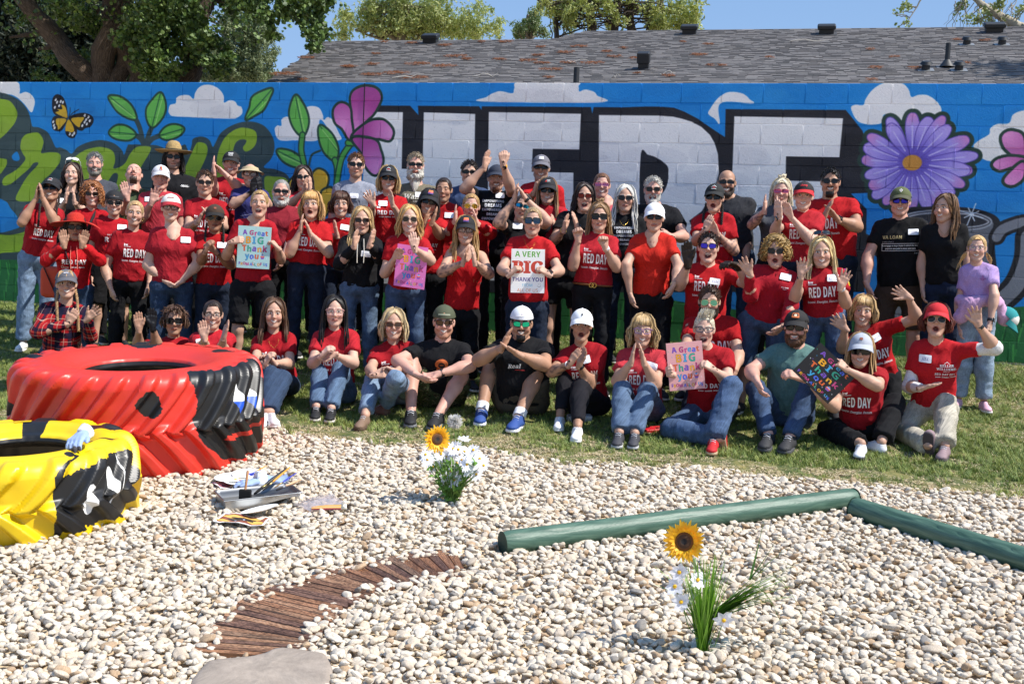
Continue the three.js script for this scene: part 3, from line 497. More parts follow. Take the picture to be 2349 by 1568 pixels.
{
const r = rng(500), Q = (x, y, d) => at(745.2 + x * TW, y * TW, d);
const twigs = (T, mat, from, ends, d, seed) => { const g = []; ends.forEach((e, i) => { const f = from[Math.floor(r() * from.length)]; const [a] = limb(f, e, 0.022, 0.007, seed + i, 0.35, 6); g.push(a); }); if (g.length) stuff(mesh('twig', merge(g), mat, T)); };
const tree = (name, label, D, trunk, blobs, kind, size, tones, wood, seed, sub = 0) => {
const T = top(name, label, 'tree'), m = M(wood, 0.95), L = [], from = [], ends = [];
trunk.forEach(([x0, y0, x1, y1, ra, rb], i) => { const [g, pts] = limb(Q(x0, y0, D), Q(x1, y1, D), ra, rb, seed + i, 0.2, 10); mesh(i ? 'limb' : 'trunk', g, m, T); from.push(...pts.slice(3)); });
for (const [x, y, rx, ry, n] of blobs) ends.push(...blob(L, Q(x, y, D), V(rx * TW / FOC * D, ry * TW / FOC * D, 0.9), Math.round(n * 1.05), r));
twigs(T, m, from, ends.slice(0, 90), D, seed + 50); foliage(T, L, kind, size * 0.5, tones, seed, 0.58);
};
blob.spread = 0.38; const pale = [[0.44, 0.49, 0.16], [0.52, 0.55, 0.2], [0.36, 0.43, 0.13]], mid = [[0.12, 0.17, 0.045], [0.16, 0.22, 0.06], [0.2, 0.25, 0.08]];
tree('elm_tree', 'pale olive-green airy tree standing behind the lower left ridge', 33, [[520, 900, 500, -100, 0.22, 0.1], [510, 300, 240, 60, 0.09, 0.03], [510, 250, 720, 40, 0.09, 0.03], [505, 330, 860, 120, 0.07, 0.03], [500, 300, 200, 200, 0.06, 0.02]],
[[420, 60, 140, 70, 800], [560, 80, 150, 90, 900], [730, 90, 160, 100, 900], [300, 110, 110, 80, 500], [190, 170, 100, 60, 420], [430, 180, 170, 60, 900], [620, 190, 170, 60, 900], [820, 180, 150, 70, 700], [1000, 120, 100, 80, 420], [970, 210, 140, 40, 450], [1090, 220, 120, 30, 260], [1150, 130, 60, 50, 90], [640, -60, 250, 60, 900], [100, 235, 60, 20, 120]], 1, 0.12, pale, '#776a58', 510);
tree('bushy_tree', 'small dark green bush-like tree where the two ridge heights meet', 30, [[1370, 500, 1360, 100, 0.08, 0.03]], [[1350, 150, 90, 60, 420], [1330, 210, 70, 40, 260], [1430, 200, 70, 40, 200]], 1, 0.11, [[0.15, 0.22, 0.06], [0.2, 0.28, 0.08]], '#6b5d4c', 530);
tree('locust_tree', 'dark-limbed tree with clustered yellow-green leaves behind the upper ridge', 27, [[1800, 700, 1790, -150, 0.16, 0.1], [1560, 500, 1550, 20, 0.09, 0.05], [2080, 500, 2060, -100, 0.14, 0.09], [1910, 400, 1990, -60, 0.11, 0.08], [2150, 300, 2270, -40, 0.11, 0.06], [1550, 90, 1420, -10, 0.04, 0.02], [1560, 110, 1720, 190, 0.04, 0.02], [1790, 80, 1890, 0, 0.03, 0.02], [2230, 40, 2349, 90, 0.05, 0.02]],
[[1480, 20, 90, 30, 200], [1620, 60, 110, 50, 320], [1720, 130, 110, 60, 330], [1600, 140, 80, 50, 200], [1860, 60, 60, 60, 170], [1700, 10, 120, 30, 240], [1960, 150, 70, 50, 170], [2150, 40, 90, 50, 260], [2300, 130, 110, 80, 520], [2400, 60, 110, 90, 560], [2440, 150, 70, 50, 260], [2250, 180, 90, 30, 260], [1900, 0, 90, 30, 180], [2060, 20, 70, 30, 130]], 1, 0.115, [[0.48, 0.52, 0.14], [0.55, 0.57, 0.18], [0.38, 0.44, 0.12]], '#453a30', 540);
// the sycamore at the top right: its bough shows, its crown outside the picture shades the roof
const S = (x, y, d) => at(1545.4 + x * TW, y * TW, d), D = 22, T = top('sycamore_tree', 'pale mottled sycamore bough with sparse new leaves at the upper right', 'tree'), m = M('#a9a08e', 0.9), L = [], from = [], ends = [];
for (const [a, b, ra, rb] of [[[2700, 900], [2560, 300], 0.3, 0.22], [[2560, 300], [2320, 180], 0.16, 0.1], [[2320, 180], [2200, 110], 0.1, 0.085], [[2200, 110], [2080, 40], 0.085, 0.07], [[2080, 40], [1960, -80], 0.07, 0.04], [[2200, 110], [2120, 100], 0.03, 0.015], [[2560, 300], [2500, -300], 0.2, 0.1], [[1700, -60], [1570, 150], 0.02, 0.008]]) { const [g, pts] = limb(S(...a, D), S(...b, D), ra, rb, a[0] + b[1], 0.1, 6); mesh(ra > 0.25 ? 'trunk' : 'limb', g, m, T); from.push(...pts); }
for (const [x, y, rx, ry, n] of [[1950, 20, 60, 25, 70], [2060, 100, 60, 40, 60], [2200, 40, 80, 30, 110], [2330, 60, 40, 40, 60], [2150, 110, 60, 20, 40], [1570, 150, 20, 15, 18], [1640, 20, 70, 20, 45], [1530, 60, 20, 20, 14], [2000, 130, 40, 40, 24], [2250, 140, 50, 25, 40]]) ends.push(...blob(L, S(x, y, D), V(rx * TW / FOC * D, ry * TW / FOC * D, 0.5), n, r));
const tw = []; ends.forEach((e, i) => { let f = from[0]; for (const p of from) if (p.distanceTo(e) < f.distanceTo(e)) f = p; const [a] = limb(f, e, 0.014, 0.005, 600 + i, 0.4, 6); tw.push(a); }); for (let i = 0; i < 34; i++) { const f = S(1880 + r() * 430, -20 + r() * 60, D), [a] = limb(f, f.clone().add(V((r() - 0.6) * 0.7, -0.25 - r() * 0.7, (r() - 0.5) * 0.4)), 0.009, 0.003, 700 + i, 0.5, 6); tw.push(a); } stuff(mesh('twig', merge(tw), m, T));
foliage(T, L, 0, 0.05, [[0.32, 0.38, 0.12], [0.4, 0.45, 0.15]], 561, 0.5);
// sun-side crown that throws the shadow on the right end of the roof
const hit = ROOF.u(2290, 160), L2 = []; for (let k = 0; k < 5; k++) blob(L2, hit.clone().addScaledVector(SUN, 5 + k * 0.7).add(V(0.8 + k * 0.35, 0, (k % 2) * 0.6)), V(0.9, 0.5, 0.7), 420, r); foliage(T, L2, 0, 0.1, [[0.1, 0.15, 0.04]], 562, 0.3);
}
// ---------- painted tractor tyres ----------
const groundUp = (x, z) => { const h = 0.3; return V(-(gY(x + h, z) - gY(x - h, z)) / (2 * h), 1, -(gY(x, z + h) - gY(x, z - h)) / (2 * h)).normalize(); };
function tyre(o) {
const T = top('painted_tyre', o.label, 'tyre'); const { R, H, rIn } = o;
const prof = [];
const seg = (a, b, n, f) => { for (let i = 0; i < n; i++) { const t = i / n; prof.push([lerp(a[0], b[0], t) + (f ? f(t) : 0), lerp(a[1], b[1], t)]); } };
const B = R - 0.055;
seg([rIn + 0.12, H * 0.1], [rIn + 0.1, H * 0.7], 3); seg([rIn + 0.1, H * 0.7], [rIn, H * 0.8], 3); seg([rIn, H * 0.8], [rIn + 0.015, H * 0.88], 3); seg([rIn + 0.015, H * 0.88], [rIn + 0.06, H * 0.90], 3);
const hSide = (t) => lerp(H * 0.9, H * 0.955, t) + 0.03 * Math.sin(t * 3.14);
for (let i = 0; i < 14; i++) { const t = i / 14; prof.push([lerp(rIn + 0.06, B - 0.075, t), hSide(t)]); }
for (let i = 0; i < 8; i++) { const a = i / 8 * 1.35; prof.push([B - 0.075 + 0.075 * Math.sin(a), H * 0.955 - 0.085 + 0.085 * Math.cos(a)]); }
const y1 = H * 0.955 - 0.085 + 0.085 * Math.cos(1.35), y0 = 0.05;
for (let i = 0; i < 60; i++) { const t = i / 60; prof.push([B + 0.012 * Math.sin(t * 3.14), lerp(y1, y0, t)]); }
for (let i = 0; i <= 7; i++) { const a = i / 7 * 1.57; prof.push([B - 0.05 + 0.05 * Math.cos(a), y0 - 0.045 * Math.sin(a)]); }
prof.push([B - 0.2, 0.0]);
const nv = prof.length - 1, nt = o.bars * 22, cum = [0]; for (let i = 1; i <= nv; i++) cum.push(cum[i - 1] + Math.hypot(prof[i][0] - prof[i - 1][0], prof[i][1] - prof[i - 1][1])); const tot = cum[nv];
const pitch = 2 * Math.PI / o.bars, hw = o.barW / R / 2, sl = o.slant / R;
const lug = (th, r, y) => {
let best = 0; const onT = smoothstep(r, B - 0.12, B - 0.02);
if (onT <= 0) return 0;
for (const [sgn, ya, yb, off] of [[1, H * 0.44, H * 1.1, 0], [-1, -0.1, H * 0.53, 0.5]]) {
const mid = H * 0.48, d = Math.abs(y - mid), c = o.dir * (Math.pow(d / (H * 0.5), 0.85)) * sl + off * pitch;
let a = ((th - c) % pitch + pitch * 1.5) % pitch - pitch / 2;
const w = hw * (0.85 + 0.35 * d / (H * 0.5)), across = 1 - smoothstep(Math.abs(a), w * 0.66, w * 1.3), along = smoothstep(y, ya - 0.02, ya + 0.03) * (1 - smoothstep(y, yb - 0.03, yb + 0.02));
best = Math.max(best, across * along);
}
return best * onT;
};
const geo = grid(nt, nv, (i, j) => {
const th = i * 2 * Math.PI, k = Math.round(j * nv), [r, y] = prof[k], a = prof[Math.max(0, k - 1)], b = prof[Math.min(nv, k + 1)], nx = -(b[1] - a[1]), ny = b[0] - a[0], n = Math.hypot(nx, ny) || 1;
const l = lug(th, r, y) * 0.046 * (r > B - 0.05 ? 1 : smoothstep(r, B - 0.2, B - 0.04)), q = r + nx / n * l, w = 0.0025 * N3(Math.cos(th) * 4, y * 8, Math.sin(th) * 4);
return V(Math.sin(th) * (q + w), y + ny / n * l * 0.55, Math.cos(th) * (q + w));
}, (i, j) => [i, 1 - cum[Math.round(j * nv)] / tot]);
// paint, in metres round the tyre (angle from the side facing the path) and along the profile
const W = 2048, Hc = 512, [c, g] = canvas(W, Hc), im = g.createImageData(W, Hc), base = col(o.base), blk = col('#1b1a19'), cc = new THREE.Color();
for (let y = 0; y < Hc; y++) {
const s = (y + 0.5) / Hc * tot; let k = 1; while (k < nv && cum[k] < s) k++; const t = (s - cum[k - 1]) / (cum[k] - cum[k - 1] || 1), r = lerp(prof[k - 1][0], prof[k][0], t), h = lerp(prof[k - 1][1], prof[k][1], t);
for (let x = 0; x < W; x++) {
let th = (x + 0.5) / W * 360; if (th > 180) th -= 360; const px = Math.sin(th / 57.2958) * r, pz = Math.cos(th / 57.2958) * r;
const jit = 0.012 * N3(px * 9, h * 9, pz * 9) + 0.006 * N3(px * 40, h * 40, pz * 40);
cc.copy(base).multiplyScalar(0.96 + 0.06 * N3(px * 3, h * 3, pz * 3)); const hit = k <= 8 && h < H * 0.87 ? '#1d1c1b' : o.paint(th, r, h, px, pz, jit); if (hit) cc.set(hit);
cc.convertLinearToSRGB(); const q = (y * W + x) * 4; im.data[q] = cc.r * 255; im.data[q + 1] = cc.g * 255; im.data[q + 2] = cc.b * 255; im.data[q + 3] = 255;
}
}
g.putImageData(im, 0, 0); const tx = ctex(c); tx.wrapS = THREE.RepeatWrapping;
mesh('tyre_casing', geo, new THREE.MeshPhysicalMaterial({ map: tx, roughness: 0.42, clearcoat: 0.08, clearcoatRoughness: 0.25, bumpMap: grainTex, bumpScale: 0.0004, side: THREE.DoubleSide }), T);
T.position.copy(o.pos); T.quaternion.setFromUnitVectors(V(0, 1, 0), groundUp(o.pos.x, o.pos.z)); T.rotateY(Math.atan2(-o.pos.x, -o.pos.z + 0) + 0);
KEEP.push((x, z) => Math.hypot(x - o.pos.x, z - o.pos.z) < R - 0.12);
// raised lettering on the sidewall
o.letters?.forEach(([txt, ang, r, size]) => { const [cv, q] = canvas(256, 64); q.fillStyle = '#000'; q.fillRect(0, 0, 256, 64); q.fillStyle = '#fff'; q.font = 'bold 50px sans-serif'; q.textAlign = 'center'; q.fillText(txt, 128, 50);
const b = new THREE.CanvasTexture(cv); b.magFilter = THREE.LinearFilter; const n = 16, span = size * txt.length * 0.8 / r; const gg = grid(n, 3, (i, j) => { const a = ang / 57.3 + (i - 0.5) * span, rr = r + (j - 0.5) * size * 1.3, t = (rr - rIn - 0.06) / (B - 0.075 - rIn - 0.06); return V(Math.sin(a) * rr, hSide(clamp(t, 0, 1)) + 0.004, Math.cos(a) * rr); }, (i, j) => [1 - i, 1 - j]);
mesh('raised_lettering', gg, new THREE.MeshPhysicalMaterial({ color: base, roughness: 0.3, bumpMap: b, bumpScale: 0.006, clearcoat: 0.3, side: THREE.DoubleSide }), T); });
return T;
}
const RT = at(325, 960, 6.95), YT = at(52, 1130, 5.56); RT.y = gY(RT.x, RT.z) - 0.065; YT.y = gY(YT.x, YT.z) - 0.06;
const inDot = (px, pz, h, dots, jit) => dots.some(([a, r, y, rad, onTop]) => { const x = Math.sin(a / 57.3) * r, z = Math.cos(a / 57.3) * r; return Math.hypot(px - x, pz - z, (h - y) * (onTop ? 0.2 : 1)) < rad + jit; });
tyre({ label: 'big glossy red tractor tyre with black spots and a smiling black face', R: 0.8, H: 0.71, rIn: 0.34, bars: 25, barW: 0.085, slant: 0.3, dir: 1, base: '#d8382a', pos: RT, letters: [['SUPER', 140, 0.66, 0.07], ['HC', -150, 0.64, 0.08]],
paint: (th, r, h, px, pz, jit) => {
if (r > 0.66 && th > 20 && th < 88) { const yy = h / 0.71, up = 0.97 - 0.02 * Math.abs(th - 55) / 20, lo = 0.2 - 0.07 * Math.cos((th - 56) / 20), e = jit * 0.8;
const left = 24 + 5 * Math.pow((yy - 0.58) / 0.4, 2) + (yy < 0.42 ? (0.42 - yy) * 38 : 0), right = 84 - 6 * Math.pow((yy - 0.6) / 0.4, 2);
if (yy < up + e && yy > lo + e && th > left + e * 60 && th < right + e * 60 && h < 0.675) {
for (const [c, sk] of [[50.5, 1], [63.5, 1]]) { const a = (th - c + (yy - 0.68) * -8) / 2.0, b = (yy - 0.68) / 0.13, w = 1 - 0.45 * (b > 0 ? b : 0); if (Math.abs(a) < w * Math.sqrt(Math.max(0, 1 - b * b))) return b < -0.15 ? '#2456c8' : '#f2f2ee'; }
const m = 0.345 + 0.00035 * Math.pow(th - 50, 2) * (th > 50 ? 0.3 : 0.6); if (Math.abs(yy - m) < 0.024 && th > 40 && th < 72) return '#d8382a';
return '#1b1a19';
} }
return inDot(px, pz, h, [[4, 0.82, 0.52, 0.1], [177, 0.6, 0.69, 0.115, 1], [-104, 0.72, 0.67, 0.09, 1], [-82, 0.83, 0.42, 0.11], [112, 0.6, 0.67, 0.08, 1], [137, 0.76, 0.67, 0.07, 1], [28, 0.7, 0.67, 0.06, 1], [-150, 0.76, 0.67, 0.06, 1], [-40, 0.83, 0.2, 0.09]], jit) ? '#1b1a19' : null;
} });
tyre({ label: 'yellow tractor tyre with black stripes and a black face with white eyes', R: 0.605, H: 0.47, rIn: 0.26, bars: 15, barW: 0.1, slant: 0.24, dir: 1, base: '#e5c10f', pos: YT, letters: [['30', 178, 0.43, 0.06]],
paint: (th, r, h, px, pz, jit) => {
const e = jit * 30, yy = h / 0.47;
if (r > 0.515 && th > 15 + e && th < 76 + e) { const up = 0.80 + 0.08 * smoothstep(th, 20, 50) - (th > 66 ? (th - 66) * 0.02 : 0), lo = 0.2 + (th > 60 ? (th - 60) * 0.016 : 0) - (th < 30 ? 0.03 : 0);
if (yy < up + jit * 2 && yy > lo + jit * 3) {
let a = (th - 33) / 3.4, b = (yy - 0.5) / 0.17; if (a * a + b * b < 1 + jit * 8) return '#f4f4f0'; a = (th - 49) / 2.5; b = (yy - 0.63) / 0.15; if (a * a + b * b < 1) return '#f4f4f0';
if (th > 47 && th < 58 && Math.abs(yy - (0.36 + 0.0035 * Math.pow(th - 46, 2))) < 0.02) return '#f4f4f0';
return '#1b1a19';
} }
if (r < 0.6 && h > 0.33) for (const [c, w] of [[168, 10], [112, 7], [-130, 10], [-60, 9]]) { let d = Math.abs(th - c); if (d > 180) d = 360 - d; if (d < w + e && h > 0.36) return '#1b1a19'; }
for (const [c0, c1, r0, r1] of [[60, 84, 0.38, 0.52], [30, 20, 0.46, 0.58], [-25, -12, 0.48, 0.59]]) { const t = clamp((r - r0) / (r1 - r0), -0.2, 1.2), c = lerp(c0, c1, t) + 5 * Math.sin(t * 6); if (t > 0 && t < 1 && h > 0.36 && Math.abs(th - c) < 1.6 + jit * 30) return '#1b1a19'; if (Math.hypot(r - r0, (th - c0) / 57 * r) < 0.025) return '#1b1a19'; }
return null;
} });

// ---------- green posts, boardwalk, flat stone ----------
function segKeep(a, b, w) { const dx = b.x - a.x, dz = b.z - a.z, L = dx * dx + dz * dz; KEEP.push((x, z) => { const t = clamp(((x - a.x) * dx + (z - a.z) * dz) / L, 0, 1); return Math.hypot(x - a.x - dx * t, z - a.z - dz * t) < w; }); }
function woodTex(a, b, fx, fy) { return noiseTex(512, (x, y) => { const w = tor(x, y, 6) * 0.5, n = 0.5 + 0.5 * Math.sin((y * fy + w) * 6.2832) * 0.45 + 0.25 * tor(x * 0.2, y, fx); const k = clamp(n, 0, 1); return [lerp(a[0], b[0], k), lerp(a[1], b[1], k), lerp(a[2], b[2], k)]; }, 1, true); }
const postM = new THREE.MeshPhysicalMaterial({ map: woodTex([0.2, 0.32, 0.26], [0.35, 0.46, 0.39], 50, 9), roughness: 0.5, bumpMap: grainTex, bumpScale: 0.001, side: THREE.DoubleSide });
function post(label, a, b, rad, seed) {
const T = top('timber_post', label, 'post', 'green painted border posts'), ax = b.clone().sub(a), L = ax.length(); ax.normalize(); const n = V(0, 1, 0).addScaledVector(ax, -ax.y).normalize(), s = ax.clone().cross(n);
const g = grid(40, 60, (i, j) => { const w = i * 6.2832, t = j * 1; const crack = (c, d) => Math.max(0, 1 - Math.abs(((w - c + 0.12 * N3(t * 5, d, seed) + 9.42) % 6.283) - 3.1416) / 0.07) * smoothstep(N3(t * 2.3, d + 4, seed), -0.35, 0.1); const r = rad * (1 + 0.018 * N3(t * 3, Math.cos(w), Math.sin(w) + seed)) - 0.008 * Math.max(crack(0.75, 1), crack(-0.7, 2)) - (j < 0.005 || j > 0.995 ? 0.008 : 0); return V().copy(a).addScaledVector(ax, t * L).addScaledVector(n, Math.cos(w) * r).addScaledVector(s, Math.sin(w) * r); }, (i, j) => [j * L * 0.8, i * 1]);
mesh('log', g, postM, T);
for (const [p, d, k] of [[a, -1, 0], [b, 1, 1]]) { const e = new THREE.CircleGeometry(rad * 0.985, 32); e.lookAt(ax.clone().multiplyScalar(d)); e.translate(p.x + ax.x * d * 0.0015, p.y + ax.y * d * 0.0015, p.z + ax.z * d * 0.0015); mesh('end_grain', e, M('#1f3a2e', 0.7), T); }
segKeep(a, b, rad * 0.75);
}
{
const A = onGround(1152, 1262, 0), B = onGround(1958, 1162, 0), C = onGround(1958, 1178, 0), D = onGround(2420, 1322, 0);
A.y += 0.035; B.y += 0.05; C.y += 0.045; D.y += 0.035;
post('long pale green round timber post lying across the gravel', A, B, 0.062, 3); post('darker green round timber post meeting the first at a corner on the right', C.add(V(-0.02, 0, 0.05)), D, 0.064, 5);
}
{
// curved boardwalk of narrow dark planks, half buried
const T = top('boardwalk', 'curved little path of dark brown decking planks sunk in the gravel', 'boardwalk'), left = [], right = [];
// outer and inner edge of the path as seen, far end to near end
const far = [[1048, 1275], [955, 1283], [870, 1300], [790, 1318], [700, 1344], [628, 1366], [575, 1394], [535, 1432], [500, 1470], [470, 1500]], nearE = [[1064, 1308], [1000, 1318], [925, 1332], [862, 1345], [800, 1364], [748, 1395], [716, 1428], [686, 1462], [672, 1485], [650, 1512]];
const PA = new THREE.CatmullRomCurve3(far.map((p) => onGround(...p))), PB = new THREE.CatmullRomCurve3(nearE.map((p) => onGround(...p))), n = 37;
const tone = ['#b98c6c', '#a27d66', '#c49d80', '#b0927c', '#c89a7a', '#977769'].map((c) => M(c, 0.6, { bumpMap: grainTex, bumpScale: 0.001, map: null })), r = rng(66);
const pl = noiseTex(256, (x, y) => { const k = 0.8 + 0.3 * tor(x * 0.1, y, 60) + 0.2 * tor(x, y, 30, 5); return [k, k * 0.95, k * 0.9]; }, 1, true); tone.forEach((m) => { m.map = pl; });
for (let i = 0; i < n; i++) {
const t0 = i / n, t1 = (i + 0.86) / n, q = [PA.getPoint(t0), PB.getPoint(t0), PB.getPoint(t1), PA.getPoint(t1)], cx = q[0].clone().add(q[1]).multiplyScalar(0.5), dir = q[1].clone().sub(q[0]); const ext = 0.07 / dir.length();
q[0].addScaledVector(dir, -ext); q[3].addScaledVector(q[2].clone().sub(q[3]), -ext); q[1].addScaledVector(dir, ext); q[2].addScaledVector(q[2].clone().sub(q[3]), ext);
const y = 0.006 + r() * 0.006, p = [], uv = [], ix = [], nr = 5;
for (let k = 0; k <= nr * 2; k++) { const f = k / (nr * 2), a = q[0].clone().lerp(q[3], f), b = q[1].clone().lerp(q[2], f), h = y - (k % 2 ? 0.0035 : 0); for (const [e, u] of [[a, 0], [b, 1]]) { p.push(e.x, gY(e.x, e.z) + h, e.z); uv.push(u * 0.7 + i * 0.37, f * 0.25 + i * 0.21); } if (k) { const m = k * 2; ix.push(m - 2, m - 1, m + 1, m - 2, m + 1, m); } }
const b0 = p.length / 3; for (const e of [q[0], q[1], q[2], q[3]]) for (const h of [y, -0.04]) { p.push(e.x, gY(e.x, e.z) + h, e.z); uv.push(h * 4, i * 0.3); }
for (let k = 0; k < 4; k++) { const a = b0 + k * 2, c = b0 + ((k + 1) % 4) * 2; ix.push(a, c, c + 1, a, c + 1, a + 1); }
let g = new THREE.BufferGeometry(); g.setAttribute('position', new THREE.Float32BufferAttribute(p, 3)); g.setAttribute('uv', new THREE.Float32BufferAttribute(uv, 2)); g.setIndex(ix); g = g.toNonIndexed(); g.computeVertexNormals();
mesh('plank', g, tone[Math.floor(r() * 6)], T);
}
for (let i = 0; i < 30; i++) { const a = PA.getPoint(i / 30), b = PB.getPoint(i / 30), c = PA.getPoint((i + 1) / 30), d = PB.getPoint((i + 1) / 30), m = a.clone().add(b).add(c).add(d).multiplyScalar(0.25); const w = a.distanceTo(b) / 2 - 0.008, ax = b.clone().sub(a).normalize(), al = c.clone().sub(a).add(d.clone().sub(b)).normalize(), h = a.distanceTo(c) * 0.5 + b.distanceTo(d) * 0.3; KEEP.push((x, z) => { const dx = x - m.x, dz = z - m.z; return Math.abs(dx * ax.x + dz * ax.z) < w && Math.abs(dx * al.x + dz * al.z) < h * 0.9; }); }
}
{
const T = top('flagstone', 'large flat grey stone slab at the near end of the boardwalk', 'stone slab'), out = [[436, 1568], [470, 1530], [500, 1522], [560, 1516], [606, 1506], [640, 1496], [700, 1500], [745, 1510], [762, 1540], [756, 1580], [730, 1620], [560, 1640], [440, 1610]].map((p) => onGround(...p));
const c = V(); out.forEach((p) => c.addScaledVector(p, 1 / out.length)); const curve = new THREE.CatmullRomCurve3(out, true, 'catmullrom', 0.3);
const g = grid(90, 14, (i, j) => { const e = curve.getPoint(i % 1), t = Math.min(1, j * 1.25), q = c.clone().lerp(e, j > 0.82 ? 1 : t * 0.985); q.y = gY(q.x, q.z) + (j > 0.82 ? lerp(0.018, -0.05, (j - 0.82) / 0.18) : 0.025 - 0.008 * Math.pow(t, 6)) + 0.006 * fbm(q.x * 5, 1, q.z * 5) + 0.002 * fbm(q.x * 30, 1, q.z * 30); return q; }, (i, j) => { const e = curve.getPoint(i % 1), q = c.clone().lerp(e, j); return [q.x * 2, q.z * 2]; });
const st = noiseTex(512, (x, y) => { const n = 0.5 + 0.3 * tor(x, y, 5) + 0.2 * tor(x, y, 20, 2) + 0.14 * tor(x, y, 80, 4); return [0.52 + 0.14 * n, 0.475 + 0.13 * n, 0.43 + 0.12 * n]; }, 1, true);
mesh('slab', g, new THREE.MeshStandardMaterial({ map: st, roughness: 0.85, bumpMap: grainTex, bumpScale: 0.0012, side: THREE.DoubleSide }), T);
const pts = out.map((p) => [p.x, p.z]); KEEP.push((x, z) => { let s = false; for (let i = 0, j = pts.length - 1; i < pts.length; j = i++) if ((pts[i][1] > z) !== (pts[j][1] > z) && x < (pts[j][0] - pts[i][0]) * (z - pts[i][1]) / (pts[j][1] - pts[i][1]) + pts[i][0]) s = !s; return s; });
}

// ---------- flowers stuck in the gravel ----------
function petalRing(n, r0, len, w, tilt, seed, curl = 0.2, face = 1) {
const r = rng(seed), p = [], ix = [];
for (let k = 0; k < n; k++) {
const a = (k + (r() - 0.5) * 0.6) / n * 6.2832, L = len * (0.82 + r() * 0.3), t = tilt + (r() - 0.5) * 0.35, ww = w * (0.85 + r() * 0.3), b = p.length / 3;
for (let i = 0; i <= 4; i++) { const s = i / 4, wd = ww * Math.sin(Math.pow(lerp(0.16, 1, s), 0.8) * 3.05) , rr = r0 + L * s * Math.cos(t), z = L * s * Math.sin(t) - curl * L * s * s; for (const e of [-1, 0, 1]) p.push(Math.cos(a) * rr - Math.sin(a) * wd * e, Math.sin(a) * rr + Math.cos(a) * wd * e, z * face + (e ? 0.08 * ww : 0)); }
for (let i = 0; i < 4; i++) for (let e = 0; e < 2; e++) { const q = b + i * 3 + e; ix.push(q, q + 1, q + 4, q, q + 4, q + 3); }
}
const g = new THREE.BufferGeometry(); g.setAttribute('position', new THREE.Float32BufferAttribute(p, 3)); g.setIndex(ix); g.computeVertexNormals(); return g;
}
function aim(g, pos, dir, sc = 1) { const m = new THREE.Matrix4().compose(pos, new THREE.Quaternion().setFromUnitVectors(V(0, 0, 1), dir.clone().normalize()), V(sc, sc, sc)); return g.applyMatrix4(m); }
function sunflower(T, pos, dir, R) {
const q = (g) => aim(g, pos, dir);
mesh('petals', q(merge([petalRing(24, R * 0.4, R * 0.64, R * 0.115, 0.25, 3, 0.15), petalRing(22, R * 0.4, R * 0.58, R * 0.11, 0.5, 4, 0.2), petalRing(22, R * 0.4, R * 0.42, R * 0.085, 0.85, 5, 0.2)])), M('#f6bd12', 0.6, { transmission: 0.25, thickness: 0 }), T);
const d = new THREE.SphereGeometry(R * 0.44, 28, 12, 0, 6.2832, 0, 1.5708); d.rotateX(Math.PI / 2); d.scale(1, 1, 0.32); const p = d.attributes.position; for (let i = 0; i < p.count; i++) { const v = V().fromBufferAttribute(p, i), k = Math.hypot(v.x, v.y) / (R * 0.44), n = 1 + 0.05 * N3(v.x * 300, v.y * 300, 1); p.setXYZ(i, v.x * n, v.y * n, v.z * n - (k < 0.35 ? R * 0.03 : 0)); } d.computeVertexNormals();
paint(d, (x, y, z) => { const w = pos, k = V(x, y, z).distanceTo(w); return [0.07, 0.03, 0.012]; }); q(d); paint(d, (x, y, z) => { const k = V(x, y, z).sub(pos).length() / (R * 0.44); return k > 0.78 ? [0.16, 0.06, 0.012] : k < 0.38 ? [0.02, 0.016, 0.015] : [0.075, 0.035, 0.016]; }); mesh('seed_head', d, VC(0.9), T);
const s = petalRing(12, R * 0.2, R * 0.45, R * 0.1, -0.25, 6, 0.1); s.translate(0, 0, -R * 0.05); mesh('sepals', q(s), M('#5d7d45', 0.7), T);
}
function blade(a, b, w, sag, twist = 0) {
const p = [], ix = [], n = 7, d = b.clone().sub(a), s = V(-d.z, 0, d.x).normalize().add(V(0, twist, 0.3)).normalize();
for (let i = 0; i <= n; i++) { const t = i / n, q = a.clone().addScaledVector(d, t).add(V(0, sag * 4 * t * (1 - t), 0)), ww = w * (0.5 + 0.7 * Math.sin(Math.min(1, t * 1.3 + 0.15) * 3.0)) * (1 - t * 0.75); p.push(...q.clone().addScaledVector(s, ww).toArray(), ...q.clone().addScaledVector(s, -ww).toArray()); if (i) { const k = i * 2; ix.push(k - 2, k - 1, k + 1, k - 2, k + 1, k); } }
const g = new THREE.BufferGeometry(); g.setAttribute('position', new THREE.Float32BufferAttribute(p, 3)); g.setIndex(ix); g.computeVertexNormals(); return g;
}
